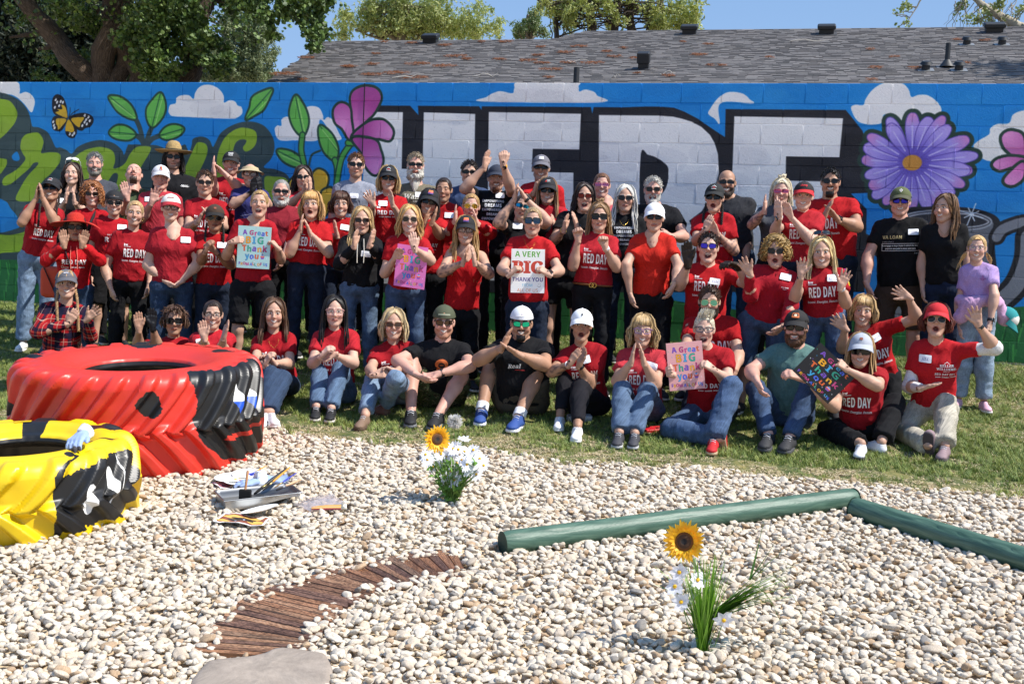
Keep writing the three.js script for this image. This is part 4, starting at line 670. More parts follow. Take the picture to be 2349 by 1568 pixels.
{
const T = top('sunflower_bouquet', 'artificial bouquet of one sunflower, white cosmos and arching grass by the post', 'flowers'), base = onGround(1612, 1496), d = -base.z, X = (x, y, dz = 0) => at(x, y, d + dz), r = rng(12);
const leafM = M('#7fae34', 0.45, { transmission: 0.2, thickness: 0 }), dark = M('#5f9432', 0.5, { transmission: 0.15, thickness: 0 });
mesh('stem', merge([tube([base.clone(), X(1606, 1400), X(1600, 1320), X(1592, 1280)], [0.006, 0.005, 0.005, 0.004], 6)]), M('#8aa37c', 0.7), T);
sunflower(T, X(1570, 1242, -0.02), V(-0.35, 0.22, 0.9), 0.084);
for (const [a, b, c] of [[[1596, 1345], [1584, 1385], 0.03], [[1594, 1300], [1580, 1275], 0.022]]) mesh('leaf', blade(X(...a), X(...b, -0.03), c, 0.01, 0.6), M('#9fae84', 0.7), T);
// upright grass and the arching spray to the right
const G = [], G2 = [];
for (let i = 0; i < 80; i++) { const t = r(), e = X(1570 + 130 * r() - 10, 1320 + 90 * (r() - 0.6), (r() - 0.5) * 0.14); G.push(blade(base.clone().add(V((r() - 0.5) * 0.03, 0, (r() - 0.5) * 0.03)), e, 0.007 + r() * 0.005, 0.02 * (r() - 0.3), r())); }
for (const [x, y, dz] of [[1508, 1288, 0], [1502, 1300, 0.05], [1545, 1250, 0.1], [1652, 1225, 0.05], [1690, 1200, 0.1], [1500, 1340, 0.06]]) G.push(blade(X(1600, 1430), X(x, y, dz), 0.004, 0.03, 0.4));
for (let i = 0; i < 60; i++) { const a = X(1632 + r() * 20, 1425 - r() * 25, (r() - 0.5) * 0.04), e = X(1735 + r() * 95, 1292 + 80 * r() , (r() - 0.5) * 0.12); G.push(blade(a, e, 0.008 + r() * 0.004, 0.015, r())); }
for (const [a, b, sag] of [[[1720, 1330], [1752, 1195], -0.01], [[1720, 1330], [1790, 1225], -0.005], [[1735, 1320], [1838, 1245], 0.02], [[1730, 1315], [1840, 1325], 0.06], [[1725, 1330], [1845, 1420], 0.08], [[1715, 1345], [1800, 1455], 0.06], [[1700, 1370], [1785, 1400], 0.03], [[1690, 1385], [1760, 1350], 0.02], [[1680, 1390], [1740, 1425], 0.03], [[1715, 1330], [1815, 1300], 0.04]]) G2.push(blade(X(...a), X(...b, 0.03), 0.0085, sag, 0.5));
for (let i = 0; i < 12; i++) G2.push(blade(X(1606 + r() * 16, 1490), X(1640 + r() * 20, 1420 - r() * 20, (r() - 0.5) * 0.03), 0.005, 0, r()));
stuff(mesh('grass_blade', merge(G), leafM, T)); stuff(mesh('grass_blade', merge(G2), dark, T));
for (const [x, y, dx, dy] of [[1558, 1312, -0.1, 0.1], [1548, 1345, -0.3, 0.3], [1562, 1380, 0, 0.1], [1600, 1330, 0.3, 0.5], [1660, 1422, 0, -0.1]]) {
const p = X(x, y, -0.04), dir = V(dx, dy, 1), f = mesh('cosmos_flower', aim(petalRing(8, 0.004, 0.036, 0.013, 0.15, x, 0.1), p, dir), M('#f1f1f6', 0.6, { transmission: 0.3, thickness: 0 }), T);
const c = new THREE.SphereGeometry(0.008, 10, 8); c.scale(1, 1, 0.6); mesh('flower_eye', aim(c, p.clone().addScaledVector(dir.normalize(), 0.004), dir), M('#e8b41c', 0.7), f); mesh('stalk', tube([p, X(x * 0.6 + 1608 * 0.4, y + 60), X(1610, 1470)], 0.0018, 5), M('#5c8a32', 0.6), T); }
const fr = []; for (let i = 0; i < 46; i++) { const y = 1395 + r() * 85, a = X(1598 + r() * 14, y); fr.push(blade(a, X(1585 + r() * 42, y - 12 + r() * 14, (r() - 0.5) * 0.06), 0.006, 0.004, r())); } stuff(mesh('fern_leaf', merge(fr), M('#4d7a3a', 0.6), T));
}
{
const T = top('daisy_bunch', 'artificial bunch of white daisies with a tilted sunflower near the lawn edge', 'flowers'), base = onGround(1036, 1156), d = -base.z, X = (x, y, dz = 0) => at(x, y, d + dz), r = rng(19);
const st = [], lf = [];
for (let i = 0; i < 60; i++) { const e = X(985 + r() * 120, 1040 + r() * 70, (r() - 0.5) * 0.25); st.push(tube([base.clone().add(V((r() - 0.5) * 0.04, 0, (r() - 0.5) * 0.04)), base.clone().lerp(e, 0.5).add(V(0, 0.03, 0)), e], 0.0022, 4)); }
for (let i = 0; i < 330; i++) { const y = r(), x = 1036 + (r() - 0.5) * lerp(118, 22, y), a = X(x, lerp(1062, 1150, y), (r() - 0.5) * lerp(0.24, 0.06, y)), e = a.clone().add(V((r() - 0.5) * 0.075, (r() - 0.35) * 0.06, (r() - 0.5) * 0.07)); lf.push(blade(a, e, 0.009 + r() * 0.006, 0.006, r())); }
stuff(mesh('stem', merge(st), M('#56762e', 0.7), T)); stuff(mesh('leaf', merge(lf), M('#6f9a35', 0.55, { transmission: 0.25, thickness: 0 }), T));
const white = M('#f2f2f6', 0.6, { transmission: 0.25, thickness: 0 }), eye = M('#e8b41c', 0.7);
const proto = petalRing(14, 0.006, 0.034, 0.0068, 0.12, 40, 0.12), eg = new THREE.SphereGeometry(0.008, 10, 8); eg.scale(1, 1, 0.7);
const zz = [[0, 0]]; const Z = (x, y) => [917.2 + x * 0.14618, (1650 + y * 0.2551) * 0.57324];
for (const [x, y] of [[540, 620], [515, 860], [600, 735], [720, 690], [835, 570], [915, 580], [930, 670], [720, 790], [890, 795], [970, 742], [1083, 705], [1108, 640], [1140, 815], [1045, 815], [1070, 885], [945, 905], [680, 885], [790, 930], [710, 998], [720, 1055], [850, 1062], [1195, 970], [1250, 725], [1253, 818], [640, 650], [450, 690], [1150, 590], [1290, 760], [800, 640], [1010, 610], [880, 530], [400, 660], [430, 740], [1180, 680], [660, 800], [1310, 830]]) {
const p = at(917.2 + x * 0.14618, (1650 + y * 0.2551) * 0.57324, d + (r() - 0.5) * 0.22), dir = V((r() - 0.5) * 1.1, 0.35 + r() * 0.6, 0.9), f = mesh('daisy_flower', aim(proto.clone(), p, dir, 0.85 + r() * 0.35), white, T); mesh('flower_eye', aim(eg.clone(), p.clone().addScaledVector(dir.normalize(), 0.003), dir), eye, f); }
sunflower(T, X(1002, 1007, -0.02), V(0.45, 0.1, 0.85), 0.082); mesh('sunflower_stem', tube([X(1004, 1008, 0.01), X(1020, 1070), base], 0.004, 6), M('#6f8a4c', 0.7), T);
const cp = X(1063, 1010, 0.02), cf = mesh('cosmos_flower', aim(petalRing(8, 0.004, 0.042, 0.014, 0.4, 8, 0), cp, V(0.1, 0.95, 0.25)), white, T); mesh('stalk', tube([cp, X(1054, 1080, 0.01), base], 0.002, 5), M('#6f8a4c', 0.7), T);
}
{
const T = top('dandelion_clock', 'white fluffy artificial dandelion on a thin stalk behind the daisies', 'flower'), base = onGround(1046, 1062), d = -base.z - 0.05, c = at(1043, 966, d), r = rng(4), f = [];
for (let i = 0; i < 900; i++) { const v = V(r() * 2 - 1, r() * 2 - 1, r() * 2 - 1).normalize(), e = c.clone().addScaledVector(v, 0.03 + r() * 0.026); f.push(tube([c.clone().addScaledVector(v, 0.008), e], [0.0006, 0.0016], 3)); }
stuff(mesh('fluff', merge(f), M('#f3f1ec', 0.9, { transmission: 0.3, thickness: 0 }), T)); mesh('stalk', tube([c, at(1045, 1020, d), base], 0.0026, 6), M('#6f8f4a', 0.6), T);
mesh('grass_leaf', merge([blade(base, at(1062, 950, d), 0.003, 0.01), blade(base, at(1030, 990, d), 0.003, 0), blade(base, at(1068, 985, d), 0.003, 0.03)]), M('#7fa04a', 0.6), T);
}

// ---------- painting things on the gravel ----------
const K4 = (x, y) => [(800 + x * 0.298) * 0.57324, (1880 + y * 0.298) * 0.57324];
function lay(x, y, lift = 0.02) { const p = onGround(...K4(x, y), 0); p.y += lift; return p; }
function sheet(name, label, cat, corners, lift, mat, n = 8, wav = 0.008, group) { const T = top(name, label, cat, group), q = corners.map((c) => lay(c[0], c[1], lift)); const g = grid(n, n, (i, j) => { const p = q[0].clone().lerp(q[1], i).lerp(q[3].clone().lerp(q[2], i), j); p.y += wav * N3(p.x * 9, 2, p.z * 9); return p; }, (i, j) => [i, 1 - j]); mesh('sheet', g, mat, T); const e = g.clone(); e.translate(0, -0.0015, 0); mesh('backing', e, M('#e8e6e0', 0.8), T); return T; }
{
const [c, g] = canvas(256, 128); g.fillStyle = '#f3efe9'; g.fillRect(0, 0, 256, 128); g.fillStyle = '#8a4a35'; g.fillRect(12, 8, 232, 112); g.fillStyle = '#e0b45a'; for (const [x, y, w, h] of [[70, 40, 60, 18], [170, 45, 50, 16], [200, 85, 46, 20], [40, 100, 40, 12]]) { g.beginPath(); g.ellipse(x, y, w, h, 0.1, 0, 7); g.fill(); } g.fillStyle = '#2c2620'; for (const [x, y, w, h] of [[120, 75, 70, 16], [90, 50, 30, 8], [175, 62, 26, 8]]) { g.beginPath(); g.ellipse(x, y, w, h, 0.05, 0, 7); g.fill(); } g.fillStyle = '#b9bfd6'; for (const x of [96, 140]) { g.beginPath(); g.arc(x, 78, 6, 0, 7); g.fill(); }
sheet('printed_photo', 'printed photo of a yellow and black painted tyre lying nearest the tray', 'photo print', [[315, 655], [950, 705], [835, 825], [165, 775]], 0.03, new THREE.MeshPhysicalMaterial({ map: ctex(c), roughness: 0.35, side: THREE.DoubleSide }), 8, 0.01);
const [c2, g2] = canvas(128, 64); g2.fillStyle = '#efe9ec'; g2.fillRect(0, 0, 128, 64); g2.fillStyle = '#8d4c58'; g2.fillRect(8, 5, 112, 54); g2.fillStyle = '#c9a2a8'; g2.fillRect(60, 10, 50, 40);
sheet('printed_photo', 'printed photo in a plastic sleeve under the paper plates', 'photo print', [[150, 222], [700, 235], [705, 270], [265, 320]], 0.03, new THREE.MeshPhysicalMaterial({ map: ctex(c2), roughness: 0.25, side: THREE.DoubleSide }), 8, 0.01);
const plate = (x, y, R, label, spot, tip) => { const T = top('paper_plate', label, 'plate', 'white paper plates used as palettes'), p = lay(x, y, 0.04); const g = new THREE.LatheGeometry([[0, 0], [0.62, 0], [0.7, 0.02], [0.95, 0.09], [1, 0.095], [1, 0.1], [0.94, 0.1], [0.7, 0.035], [0.62, 0.015], [0, 0.015]].map(([a, b]) => new THREE.Vector2(a * R, b * R)), 40); mesh('plate', g, M('#efeeea', 0.6), T);
if (spot) { const s = grid(30, 4, (i, j) => { const a = i * 6.2832, rr = R * 0.4 * j * (1 + 0.35 * N3(Math.cos(a) * 1.6, Math.sin(a) * 1.6, x)); return V(Math.cos(a) * rr + R * 0.1, R * 0.017 + 0.003 * (1 - j * j), Math.sin(a) * rr * 0.8); }); mesh('paint_puddle', s, M(spot, 0.25), T); }
T.position.copy(p); T.quaternion.setFromUnitVectors(V(0, 1, 0), groundUp(p.x, p.z)); if (tip) T.rotateX(tip[0]), T.rotateZ(tip[1]); return T; };
plate(650, 150, 0.105, 'white paper plate with a blue puddle of paint', '#1f3fc0'); plate(425, 205, 0.105, 'white paper plate lying left, with traces of yellow paint', '#d9b23a'); plate(545, 245, 0.1, 'white paper plate with a smear of red paint, nearest the tray', '#b02430');
plate(795, 640, 0.1, 'folded-looking white paper plate tipped under the paint tray', null, [-0.12, 0.22]);
}
{
// the roller tray
const T = top('paint_tray', 'metal paint roller tray holding black paint', 'paint tray'), P0 = lay(240, 500, 0.0), a = lay(330, 600, 0.02), b = lay(1180, 500, 0.02), c = lay(250, 420, 0.02), ax = b.clone().sub(a).normalize(), az = V(-ax.z, 0, ax.x), L = 0.42, W = 0.26;
// local: x along (deep end at 0), z across, y up
const mat4 = new THREE.Matrix4().makeBasis(ax, V(0, 1, 0).addScaledVector(ax, -ax.y).normalize(), ax.clone().cross(V(0, 1, 0)).normalize()); const O = a.clone().addScaledVector(ax, -0.0);
const S = (x, z, y) => V(x, y, -z * W).applyMatrix4(mat4).add(O), dep = (x) => lerp(0.0, 0.036, smoothstep(x, 0.1, 0.40)), RIM = 0.058;
const rr = (i, inset) => { const t = i * 4, k = Math.floor(t) % 4, f = t - Math.floor(t), x0 = inset, x1 = L - inset, z0 = inset / W, z1 = 1 - inset / W; const q = [[x0, z0], [x1, z0], [x1, z1], [x0, z1]], A = q[k], B = q[(k + 1) % 4]; return [lerp(A[0], B[0], f), lerp(A[1], B[1], f)]; };
const lv = [[-0.006, (x) => RIM - 0.006], [-0.008, (x) => RIM], [0, (x) => RIM], [0.006, (x) => lerp(RIM, dep(x), 0.3)], [0.016, (x) => dep(x) + 0.003], [0.03, (x) => dep(x)]];
const g = grid(64, lv.length, (i, j) => { const k = Math.round(j * lv.length); if (k === lv.length) { const [x, z] = rr(i, 0.03); return S(lerp(x, L * 0.5, 0.97), lerp(z, 0.5, 0.97), dep(lerp(x, L * 0.5, 0.97))); } const [ins, f] = lv[k], [x, z] = rr(i, ins); return S(x, z, f(clamp(x, 0, L))); });
const fl = grid(24, 8, (i, j) => S(lerp(0.028, L - 0.028, i), lerp(0.11, 0.89, j), dep(lerp(0.028, L - 0.028, i)) + 0.0006));
const steel = M('#c9c8c4', 0.28, { metalness: 0.9 }); mesh('tray', merge([g, fl]), M('#7d7f82', 0.4, { metalness: 0.85 }), T);
const out = grid(64, 3, (i, j) => { const [x, z] = rr(i, 0.004 * (j > 0 ? 1 : 0)); return S(x, z, lerp(RIM - 0.002, dep(clamp(x, 0, L)) - 0.001, j)); }); mesh('tray_side', out, steel, T);
const pd = grid(20, 8, (i, j) => S(lerp(0.02, 0.25, i) + 0.02 * N3(j * 3, i, 1) * i, lerp(0.07, 0.93, j), Math.max(0.016, dep(lerp(0.02, 0.25, i)) + 0.004))); mesh('black_paint', pd, M('#0f0f11', 0.2), T);
mesh('tray_leg', tube([S(L - 0.02, 0.02, 0.06), S(L + 0.0, 0.02, -0.005)], 0.004, 6), steel, T); mesh('tray_leg', tube([S(L - 0.02, 0.98, 0.06), S(L + 0.0, 0.98, -0.005)], 0.004, 6), steel, T);
// brushes
const grp = 'paint brushes about the tray';
{ const B = top('foam_brush', 'black foam brush with a wooden handle standing up in the tray', 'foam brush'), f = box(0.07, 0.065, 0.022, 0.008); const q = S(0.135, 0.42, 0.05); f.translate(q.x, q.y, q.z); mesh('foam', f, M('#141416', 0.95), B); const hd = tube([q.clone().add(V(0, 0.03, 0)), q.clone().add(V(0.008, 0.135, -0.01))], [0.0065, 0.0075], 8); mesh('handle', hd, M('#c58f62', 0.6), B); }
const brush = (name, label, a, b, hc, w, metal, tip, group = grp) => { const B = top(name, label, 'paint brush', group), d = b.clone().sub(a), p1 = a.clone().addScaledVector(d, 0.22), p2 = a.clone().addScaledVector(d, 0.36); mesh('bristles', tube([a, a.clone().lerp(p1, 0.6), p1], [w * 0.8, w * 1.3, w], 8, 0.45), M(tip, 0.9), B); mesh('ferrule', tube([p1, p2], [w, w * 0.8], 8, 0.6), M(metal, 0.35, { metalness: 0.8 }), B); mesh('handle', tube([p2, a.clone().addScaledVector(d, 0.55), b], [w * 0.6, w * 0.75, w * 0.4], 8), M(hc, 0.5), B); };
brush('paint_brush', 'wide black-handled brush lying across the tray', S(0.19, 0.45, 0.05), S(0.40, 0.95, 0.14), '#1c1c1e', 0.016, '#b9a46a', '#141414'); brush('paint_brush', 'yellow-handled brush lying across the tray', S(0.24, 0.5, 0.06), S(0.43, 0.98, 0.15), '#e0951f', 0.009, '#c9b27a', '#2a2622');
brush('paint_brush', 'blue-handled brush at the shallow end of the tray', S(0.3, 0.4, 0.075), S(0.45, 0.75, 0.125), '#2f3aa8', 0.007, '#c9b27a', '#8a6b3a'); brush('paint_brush', 'brush with a thick pale wooden handle sticking out of the tray', S(0.3, 0.25, 0.07), S(0.46, 0.5, 0.1), '#cda27c', 0.011, '#b5b5b5', '#3a3330');
brush('paint_brush', 'thin orange-handled brush resting on the blue-paint plate', lay(680, 180, 0.06), lay(890, 70, 0.06), '#d9922c', 0.005, '#c9b27a', '#3b55b0'); brush('paint_brush', 'black and red handled brush lying by the blue gloves', lay(700, 200, 0.05), lay(930, 155, 0.05), '#27191a', 0.009, '#c9c9c9', '#e8e4da');
}
{
const bagM = new THREE.MeshPhysicalMaterial({ color: col('#f2eef0'), roughness: 0.12, transmission: 0.82, thickness: 0, side: THREE.DoubleSide });
const T = top('plastic_bag', 'clear plastic zip bag lying flat on the pebbles with brushes inside', 'plastic bag'), q = [[1250, 500], [1760, 375], [1960, 500], [1480, 605]].map((c) => lay(c[0], c[1], 0.025));
mesh('bag', grid(26, 18, (i, j) => { const p = q[0].clone().lerp(q[1], i).lerp(q[3].clone().lerp(q[2], i), j); p.y += 0.03 * Math.sin(i * 3.14) * Math.sin(j * 3.14) + 0.012 * fbm(p.x * 16, 3, p.z * 16); return p; }), bagM, T); mesh('bag_bottom', grid(8, 8, (i, j) => { const p = q[0].clone().lerp(q[1], i).lerp(q[3].clone().lerp(q[2], i), j); p.y -= 0.008; return p; }), bagM, T);
['#d79a3a', '#c79a6a', '#e0b060', '#8a3038'].forEach((c, i) => { const B = top('paint_brush', ['orange', 'tan', 'pale wooden', 'dark red'][i] + ' brush handle inside the plastic zip bag', 'paint brush', 'brushes in the plastic bag'), a = lay(1490, 570 + i * 11, 0.03), b = lay(1890, 545 + i * 16, 0.03); mesh('handle', tube([a, a.clone().lerp(b, 0.5), b], [0.003, 0.006, 0.004], 7), M(c, 0.5), B); mesh('ferrule', tube([b, b.clone().addScaledVector(b.clone().sub(a).normalize(), 0.03)], 0.005, 7), M('#c9c2ae', 0.3, { metalness: 0.8 }), B); mesh('bristles', tube([b.clone().addScaledVector(b.clone().sub(a).normalize(), 0.03), b.clone().addScaledVector(b.clone().sub(a).normalize(), 0.055)], [0.005, 0.002], 7), M('#3a2a1c', 0.9), B); });
}
// ---------- people: bodies, clothes and hair meshed from smooth fields ----------
class Net {
constructor(lo, hi, h, k = 55) { this.lo = lo; this.h = h; this.k = k; this.n = [0, 1, 2].map((i) => Math.max(3, Math.ceil((hi.getComponent(i) - lo.getComponent(i)) / h) + 1)); this.S = new Float32Array(this.n[0] * this.n[1] * this.n[2]); this.D = null; }
each(lo, hi, f) {
const { n, h, S } = this, L = this.lo, a = [0, 1, 2].map((i) => Math.max(0, Math.floor((lo[i] - L.getComponent(i)) / h))), b = [0, 1, 2].map((i) => Math.min(n[i] - 1, Math.ceil((hi[i] - L.getComponent(i)) / h)));
const m = -this.k;
for (let z = a[2]; z <= b[2]; z++) for (let y = a[1]; y <= b[1]; y++) { let o = (z * n[1] + y) * n[0]; const Z = L.z + z * h, Y = L.y + y * h; for (let x = a[0]; x <= b[0]; x++) { const d = f(L.x + x * h, Y, Z); if (d < 0.09) S[o + x] += Math.exp(m * d); } }
}
add(b) { const r = b.reach + 0.07; this.each([Math.min(b.a.x, b.b.x) - r, Math.min(b.a.y, b.b.y) - r, Math.min(b.a.z, b.b.z) - r], [Math.max(b.a.x, b.b.x) + r, Math.max(b.a.y, b.b.y) + r, Math.max(b.a.z, b.b.z) + r], b.d); }
dist() { const k = this.k, S = this.S, D = new Float32Array(S.length); for (let i = 0; i < S.length; i++) D[i] = S[i] > 1e-4 ? -Math.log(S[i]) / k : 9.3 / k; this.D = D; return this; }
sample(x, y, z) { const { n, h, D, lo } = this; const fx = (x - lo.x) / h, fy = (y - lo.y) / h, fz = (z - lo.z) / h, i = Math.floor(fx), j = Math.floor(fy), k = Math.floor(fz); if (i < 0 || j < 0 || k < 0 || i >= n[0] - 1 || j >= n[1] - 1 || k >= n[2] - 1) return 0.2; const a = fx - i, b = fy - j, c = fz - k, o = (k * n[1] + j) * n[0] + i, p = n[0], q = n[0] * n[1]; return lerp(lerp(lerp(D[o], D[o + 1], a), lerp(D[o + p], D[o + p + 1], a), b), lerp(lerp(D[o + q], D[o + q + 1], a), lerp(D[o + p + q], D[o + p + q + 1], a), b), c); }
surface() {
const { n, h, D, lo } = this, [nx, ny, nz] = n, id = new Int32Array(D.length).fill(-1), pos = [], nor = [], idx = [], sy = nx, sz = nx * ny;
for (let z = 0; z < nz - 1; z++) for (let y = 0; y < ny - 1; y++) for (let x = 0; x < nx - 1; x++) {
const o = z * sz + y * sy + x, v = [D[o], D[o + 1], D[o + sy], D[o + sy + 1], D[o + sz], D[o + sz + 1], D[o + sy + sz], D[o + sy + sz + 1]];
let m = 0; for (let q = 0; q < 8; q++) if (v[q] < 0) m |= 1 << q; if (m === 0 || m === 255) continue;
let X = 0, Y = 0, Z = 0, c = 0;
for (let a = 0; a < 8; a++) for (const s of [1, 2, 4]) { if (a & s) continue; const b = a | s; if ((v[a] < 0) === (v[b] < 0)) continue; const t = v[a] / (v[a] - v[b]); X += (a & 1) + (s === 1 ? t : 0); Y += ((a >> 1) & 1) + (s === 2 ? t : 0); Z += (a >> 2) + (s === 4 ? t : 0); c++; }
let gx = v[1] + v[3] + v[5] + v[7] - v[0] - v[2] - v[4] - v[6], gy = v[2] + v[3] + v[6] + v[7] - v[0] - v[1] - v[4] - v[5], gz = v[4] + v[5] + v[6] + v[7] - v[0] - v[1] - v[2] - v[3]; const g = Math.hypot(gx, gy, gz) || 1;
id[o] = pos.length / 3; pos.push(lo.x + (x + X / c) * h, lo.y + (y + Y / c) * h, lo.z + (z + Z / c) * h); nor.push(gx / g, gy / g, gz / g);
}
for (let z = 1; z < nz - 1; z++) for (let y = 1; y < ny - 1; y++) for (let x = 1; x < nx - 1; x++) {
const o = z * sz + y * sy + x, i0 = D[o] < 0, q = (a, b, c, d, f) => { if (a < 0 || b < 0 || c < 0 || d < 0) return; f ? idx.push(a, b, c, a, c, d) : idx.push(a, c, b, a, d, c); };
if (i0 !== D[o + 1] < 0) q(id[o - sy - sz], id[o - sz], id[o], id[o - sy], i0);
if (i0 !== D[o + sy] < 0) q(id[o - 1 - sz], id[o - 1], id[o], id[o - sz], i0);
if (i0 !== D[o + sz] < 0) q(id[o - 1 - sy], id[o - sy], id[o], id[o - 1], i0);
}
return { pos, nor, idx };
}
}
function cone(a, b, ra, rb, flat = 0) {
const dx = b.x - a.x, dy = b.y - a.y, dz = b.z - a.z, L2 = dx * dx + dy * dy + dz * dz, L = Math.sqrt(L2) || 1e-6;
return { a, b, reach: Math.max(ra, rb), d: (x, y, z) => { const px = x - a.x, py = y - a.y, pz = z - a.z; const u = (px * dx + py * dy + pz * dz) / L2, t = u < 0 ? 0 : u > 1 ? 1 : u; const e = Math.sqrt((px - dx * t) ** 2 + (py - dy * t) ** 2 + (pz - dz * t) ** 2) - (ra + (rb - ra) * t);
if (flat && u > 0.6) { const ax = (u - 1) * L, lx = px - dx * u, ly = py - dy * u, lz = pz - dz * u, l = Math.sqrt(lx * lx + ly * ly + lz * lz) - (ra + (rb - ra) * u); return Math.max(l, ax); } return e; } };
}
function oval(a, b, side, sa, fa, sb, fb, flat = 0) {
const ax = b.clone().sub(a), L = ax.length() || 1e-6; ax.divideScalar(L); const S = side.clone().addScaledVector(ax, -side.dot(ax)).normalize(), F = S.clone().cross(ax);
return { a, b, reach: Math.max(sa, sb, fa, fb), d: (x, y, z) => { const px = x - a.x, py = y - a.y, pz = z - a.z, u = (px * ax.x + py * ax.y + pz * ax.z) / L, t = u < 0 ? 0 : u > 1 ? 1 : u, s = px * S.x + py * S.y + pz * S.z, f = px * F.x + py * F.y + pz * F.z, rs = sa + (sb - sa) * t, rf = fa + (fb - fa) * t; const over = (u - t) * L, ro = Math.min(rs, rf) * 0.6;
const cap = flat && u > 0.5; const e = cap ? 0 : over / ro, k0 = Math.sqrt((s / rs) ** 2 + (f / rf) ** 2 + e * e), k1 = Math.sqrt((s / rs / rs) ** 2 + (f / rf / rf) ** 2 + (e / ro) ** 2) || 1e-6; const d = k0 * (k0 - 1) / k1; return cap ? Math.max(d, over) : d; } };
}
const elp = (c, side, rs, ru, rf) => { const S = side.clone().normalize(); return { a: c, b: c, reach: Math.max(rs, ru, rf), d: (x, y, z) => { const px = x - c.x, py = y - c.y, pz = z - c.z, s = px * S.x + pz * S.z, f = -px * S.z + pz * S.x, k0 = Math.hypot(s / rs, py / ru, f / rf), k1 = Math.hypot(s / rs / rs, py / ru / ru, f / rf / rf) || 1e-6; return k0 * (k0 - 1) / k1; } }; };
const smin = (a, b, k) => { const h = Math.max(k - Math.abs(a - b), 0) / k; return Math.min(a, b) - h * h * k * 0.25; };
const smax = (a, b, k) => -smin(-a, -b, k);
const eD = (x, y, z, a, b, c) => { const k0 = Math.hypot(x / a, y / b, z / c), k1 = Math.hypot(x / a / a, y / b / b, z / c / c) || 1e-6; return k0 * (k0 - 1) / k1; };
const cD = (x, y, z, a, b, ra, rb) => { const dx = b[0] - a[0], dy = b[1] - a[1], dz = b[2] - a[2], px = x - a[0], py = y - a[1], pz = z - a[2], t = clamp((px * dx + py * dy + pz * dz) / (dx * dx + dy * dy + dz * dz), 0, 1); return Math.hypot(px - dx * t, py - dy * t, pz - dz * t) - lerp(ra, rb, t); };
function fieldNet(lo, hi, h, f) { const N = new Net(V(...lo), V(...hi), h); N.D = new Float32Array(N.S.length); let o = 0; for (let z = 0; z < N.n[2]; z++) for (let y = 0; y < N.n[1]; y++) for (let x = 0; x < N.n[0]; x++) N.D[o++] = f(lo[0] + x * h, lo[1] + y * h, lo[2] + z * h); return N; }
// heads: y up, z out of the face; eyes about y = .008
function headField(sex, mouth) {
const f = sex === 'm' ? 1 : 0, j = f ? 1 : 0.9, o = mouth === 'open' ? 0.011 : mouth === 'wide' ? 0.015 : 0;
return (x, y, z) => {
const a = Math.abs(x);
let d = eD(x, y - 0.036, z + 0.012, 0.0745, 0.087, 0.096);
d = smin(d, eD(x, y + 0.032, z - 0.02, 0.060 + 0.002 * f, 0.082 + o * 0.5, 0.066), 0.03);
d = smin(d, cD(a, y, z, [0.046 * j, -0.055, 0.004], [0.016, -0.096 - o, 0.052], 0.022 * j + 0.002, 0.02), 0.022);
d = smin(d, eD(x, y + 0.1 + o, z - 0.06, 0.02 + 0.004 * f, 0.019, 0.019), 0.02);
d = smin(d, eD(a - 0.039, y + 0.024, z - 0.058, 0.024, 0.022, 0.021), 0.022);
d = smin(d, cD(a, y, z, [0.047, 0.026, 0.066], [0.012, 0.024, 0.083], 0.008 + 0.002 * f, 0.008), 0.016);
d = smax(d, -(Math.hypot(a - 0.031, y - 0.008, z - 0.095) - 0.0165), 0.013);
d = Math.min(d, Math.hypot(a - 0.031, y - 0.008, z - 0.0735) - 0.0128);
d = smin(d, cD(x, y, z, [0, 0.014, 0.083], [0, -0.025, 0.1065], 0.0072, 0.0105 + 0.001 * f), 0.014);
d = smin(d, eD(a - 0.011, y + 0.029, z - 0.096, 0.0075, 0.007, 0.009), 0.008);
if (mouth === 'shut') { d = smin(d, cD(a, y, z, [0, -0.0555, 0.0935], [0.023, -0.059, 0.082], 0.0052, 0.003), 0.006); d = smin(d, cD(a, y, z, [0, -0.0655, 0.092], [0.02, -0.062, 0.082], 0.0062, 0.003), 0.006); }
else if (mouth === 'smile') { d = smin(d, cD(a, y, z, [0, -0.054, 0.093], [0.031, -0.0475, 0.075], 0.0046, 0.003), 0.005); d = smin(d, cD(a, y, z, [0, -0.0715, 0.0905], [0.029, -0.052, 0.075], 0.0052, 0.003), 0.005); d = smin(d, eD(a - 0.041, y + 0.035, z - 0.062, 0.018, 0.018, 0.017), 0.015); }
else { const w = mouth === 'wide' ? 0.024 : 0.019, hh = mouth === 'wide' ? 0.019 : 0.015; d = smin(d, cD(a, y, z, [0, -0.053, 0.093], [w + 0.005, -0.058, 0.077], 0.0046, 0.003), 0.005); d = smin(d, cD(a, y, z, [0, -0.076 - o * 0.6, 0.086], [w, -0.062, 0.076], 0.0055, 0.003), 0.006); d = smax(d, -eD(x, y + 0.064 + o * 0.35, z - 0.093, w, hh, 0.026), 0.004); }
d = smin(d, eD((a - 0.077) * 0.92 + (z + 0.012) * 0.3, y - 0.002, z + 0.010 - (y - 0.002) * -0.2, 0.0085, 0.031, 0.019), 0.006);
return smin(d, cD(x, y, z, [0, -0.05, -0.02], [0, -0.19, -0.045], 0.05 + 0.005 * f, 0.051 + 0.006 * f), 0.022);
};
}
const HEADS = {};
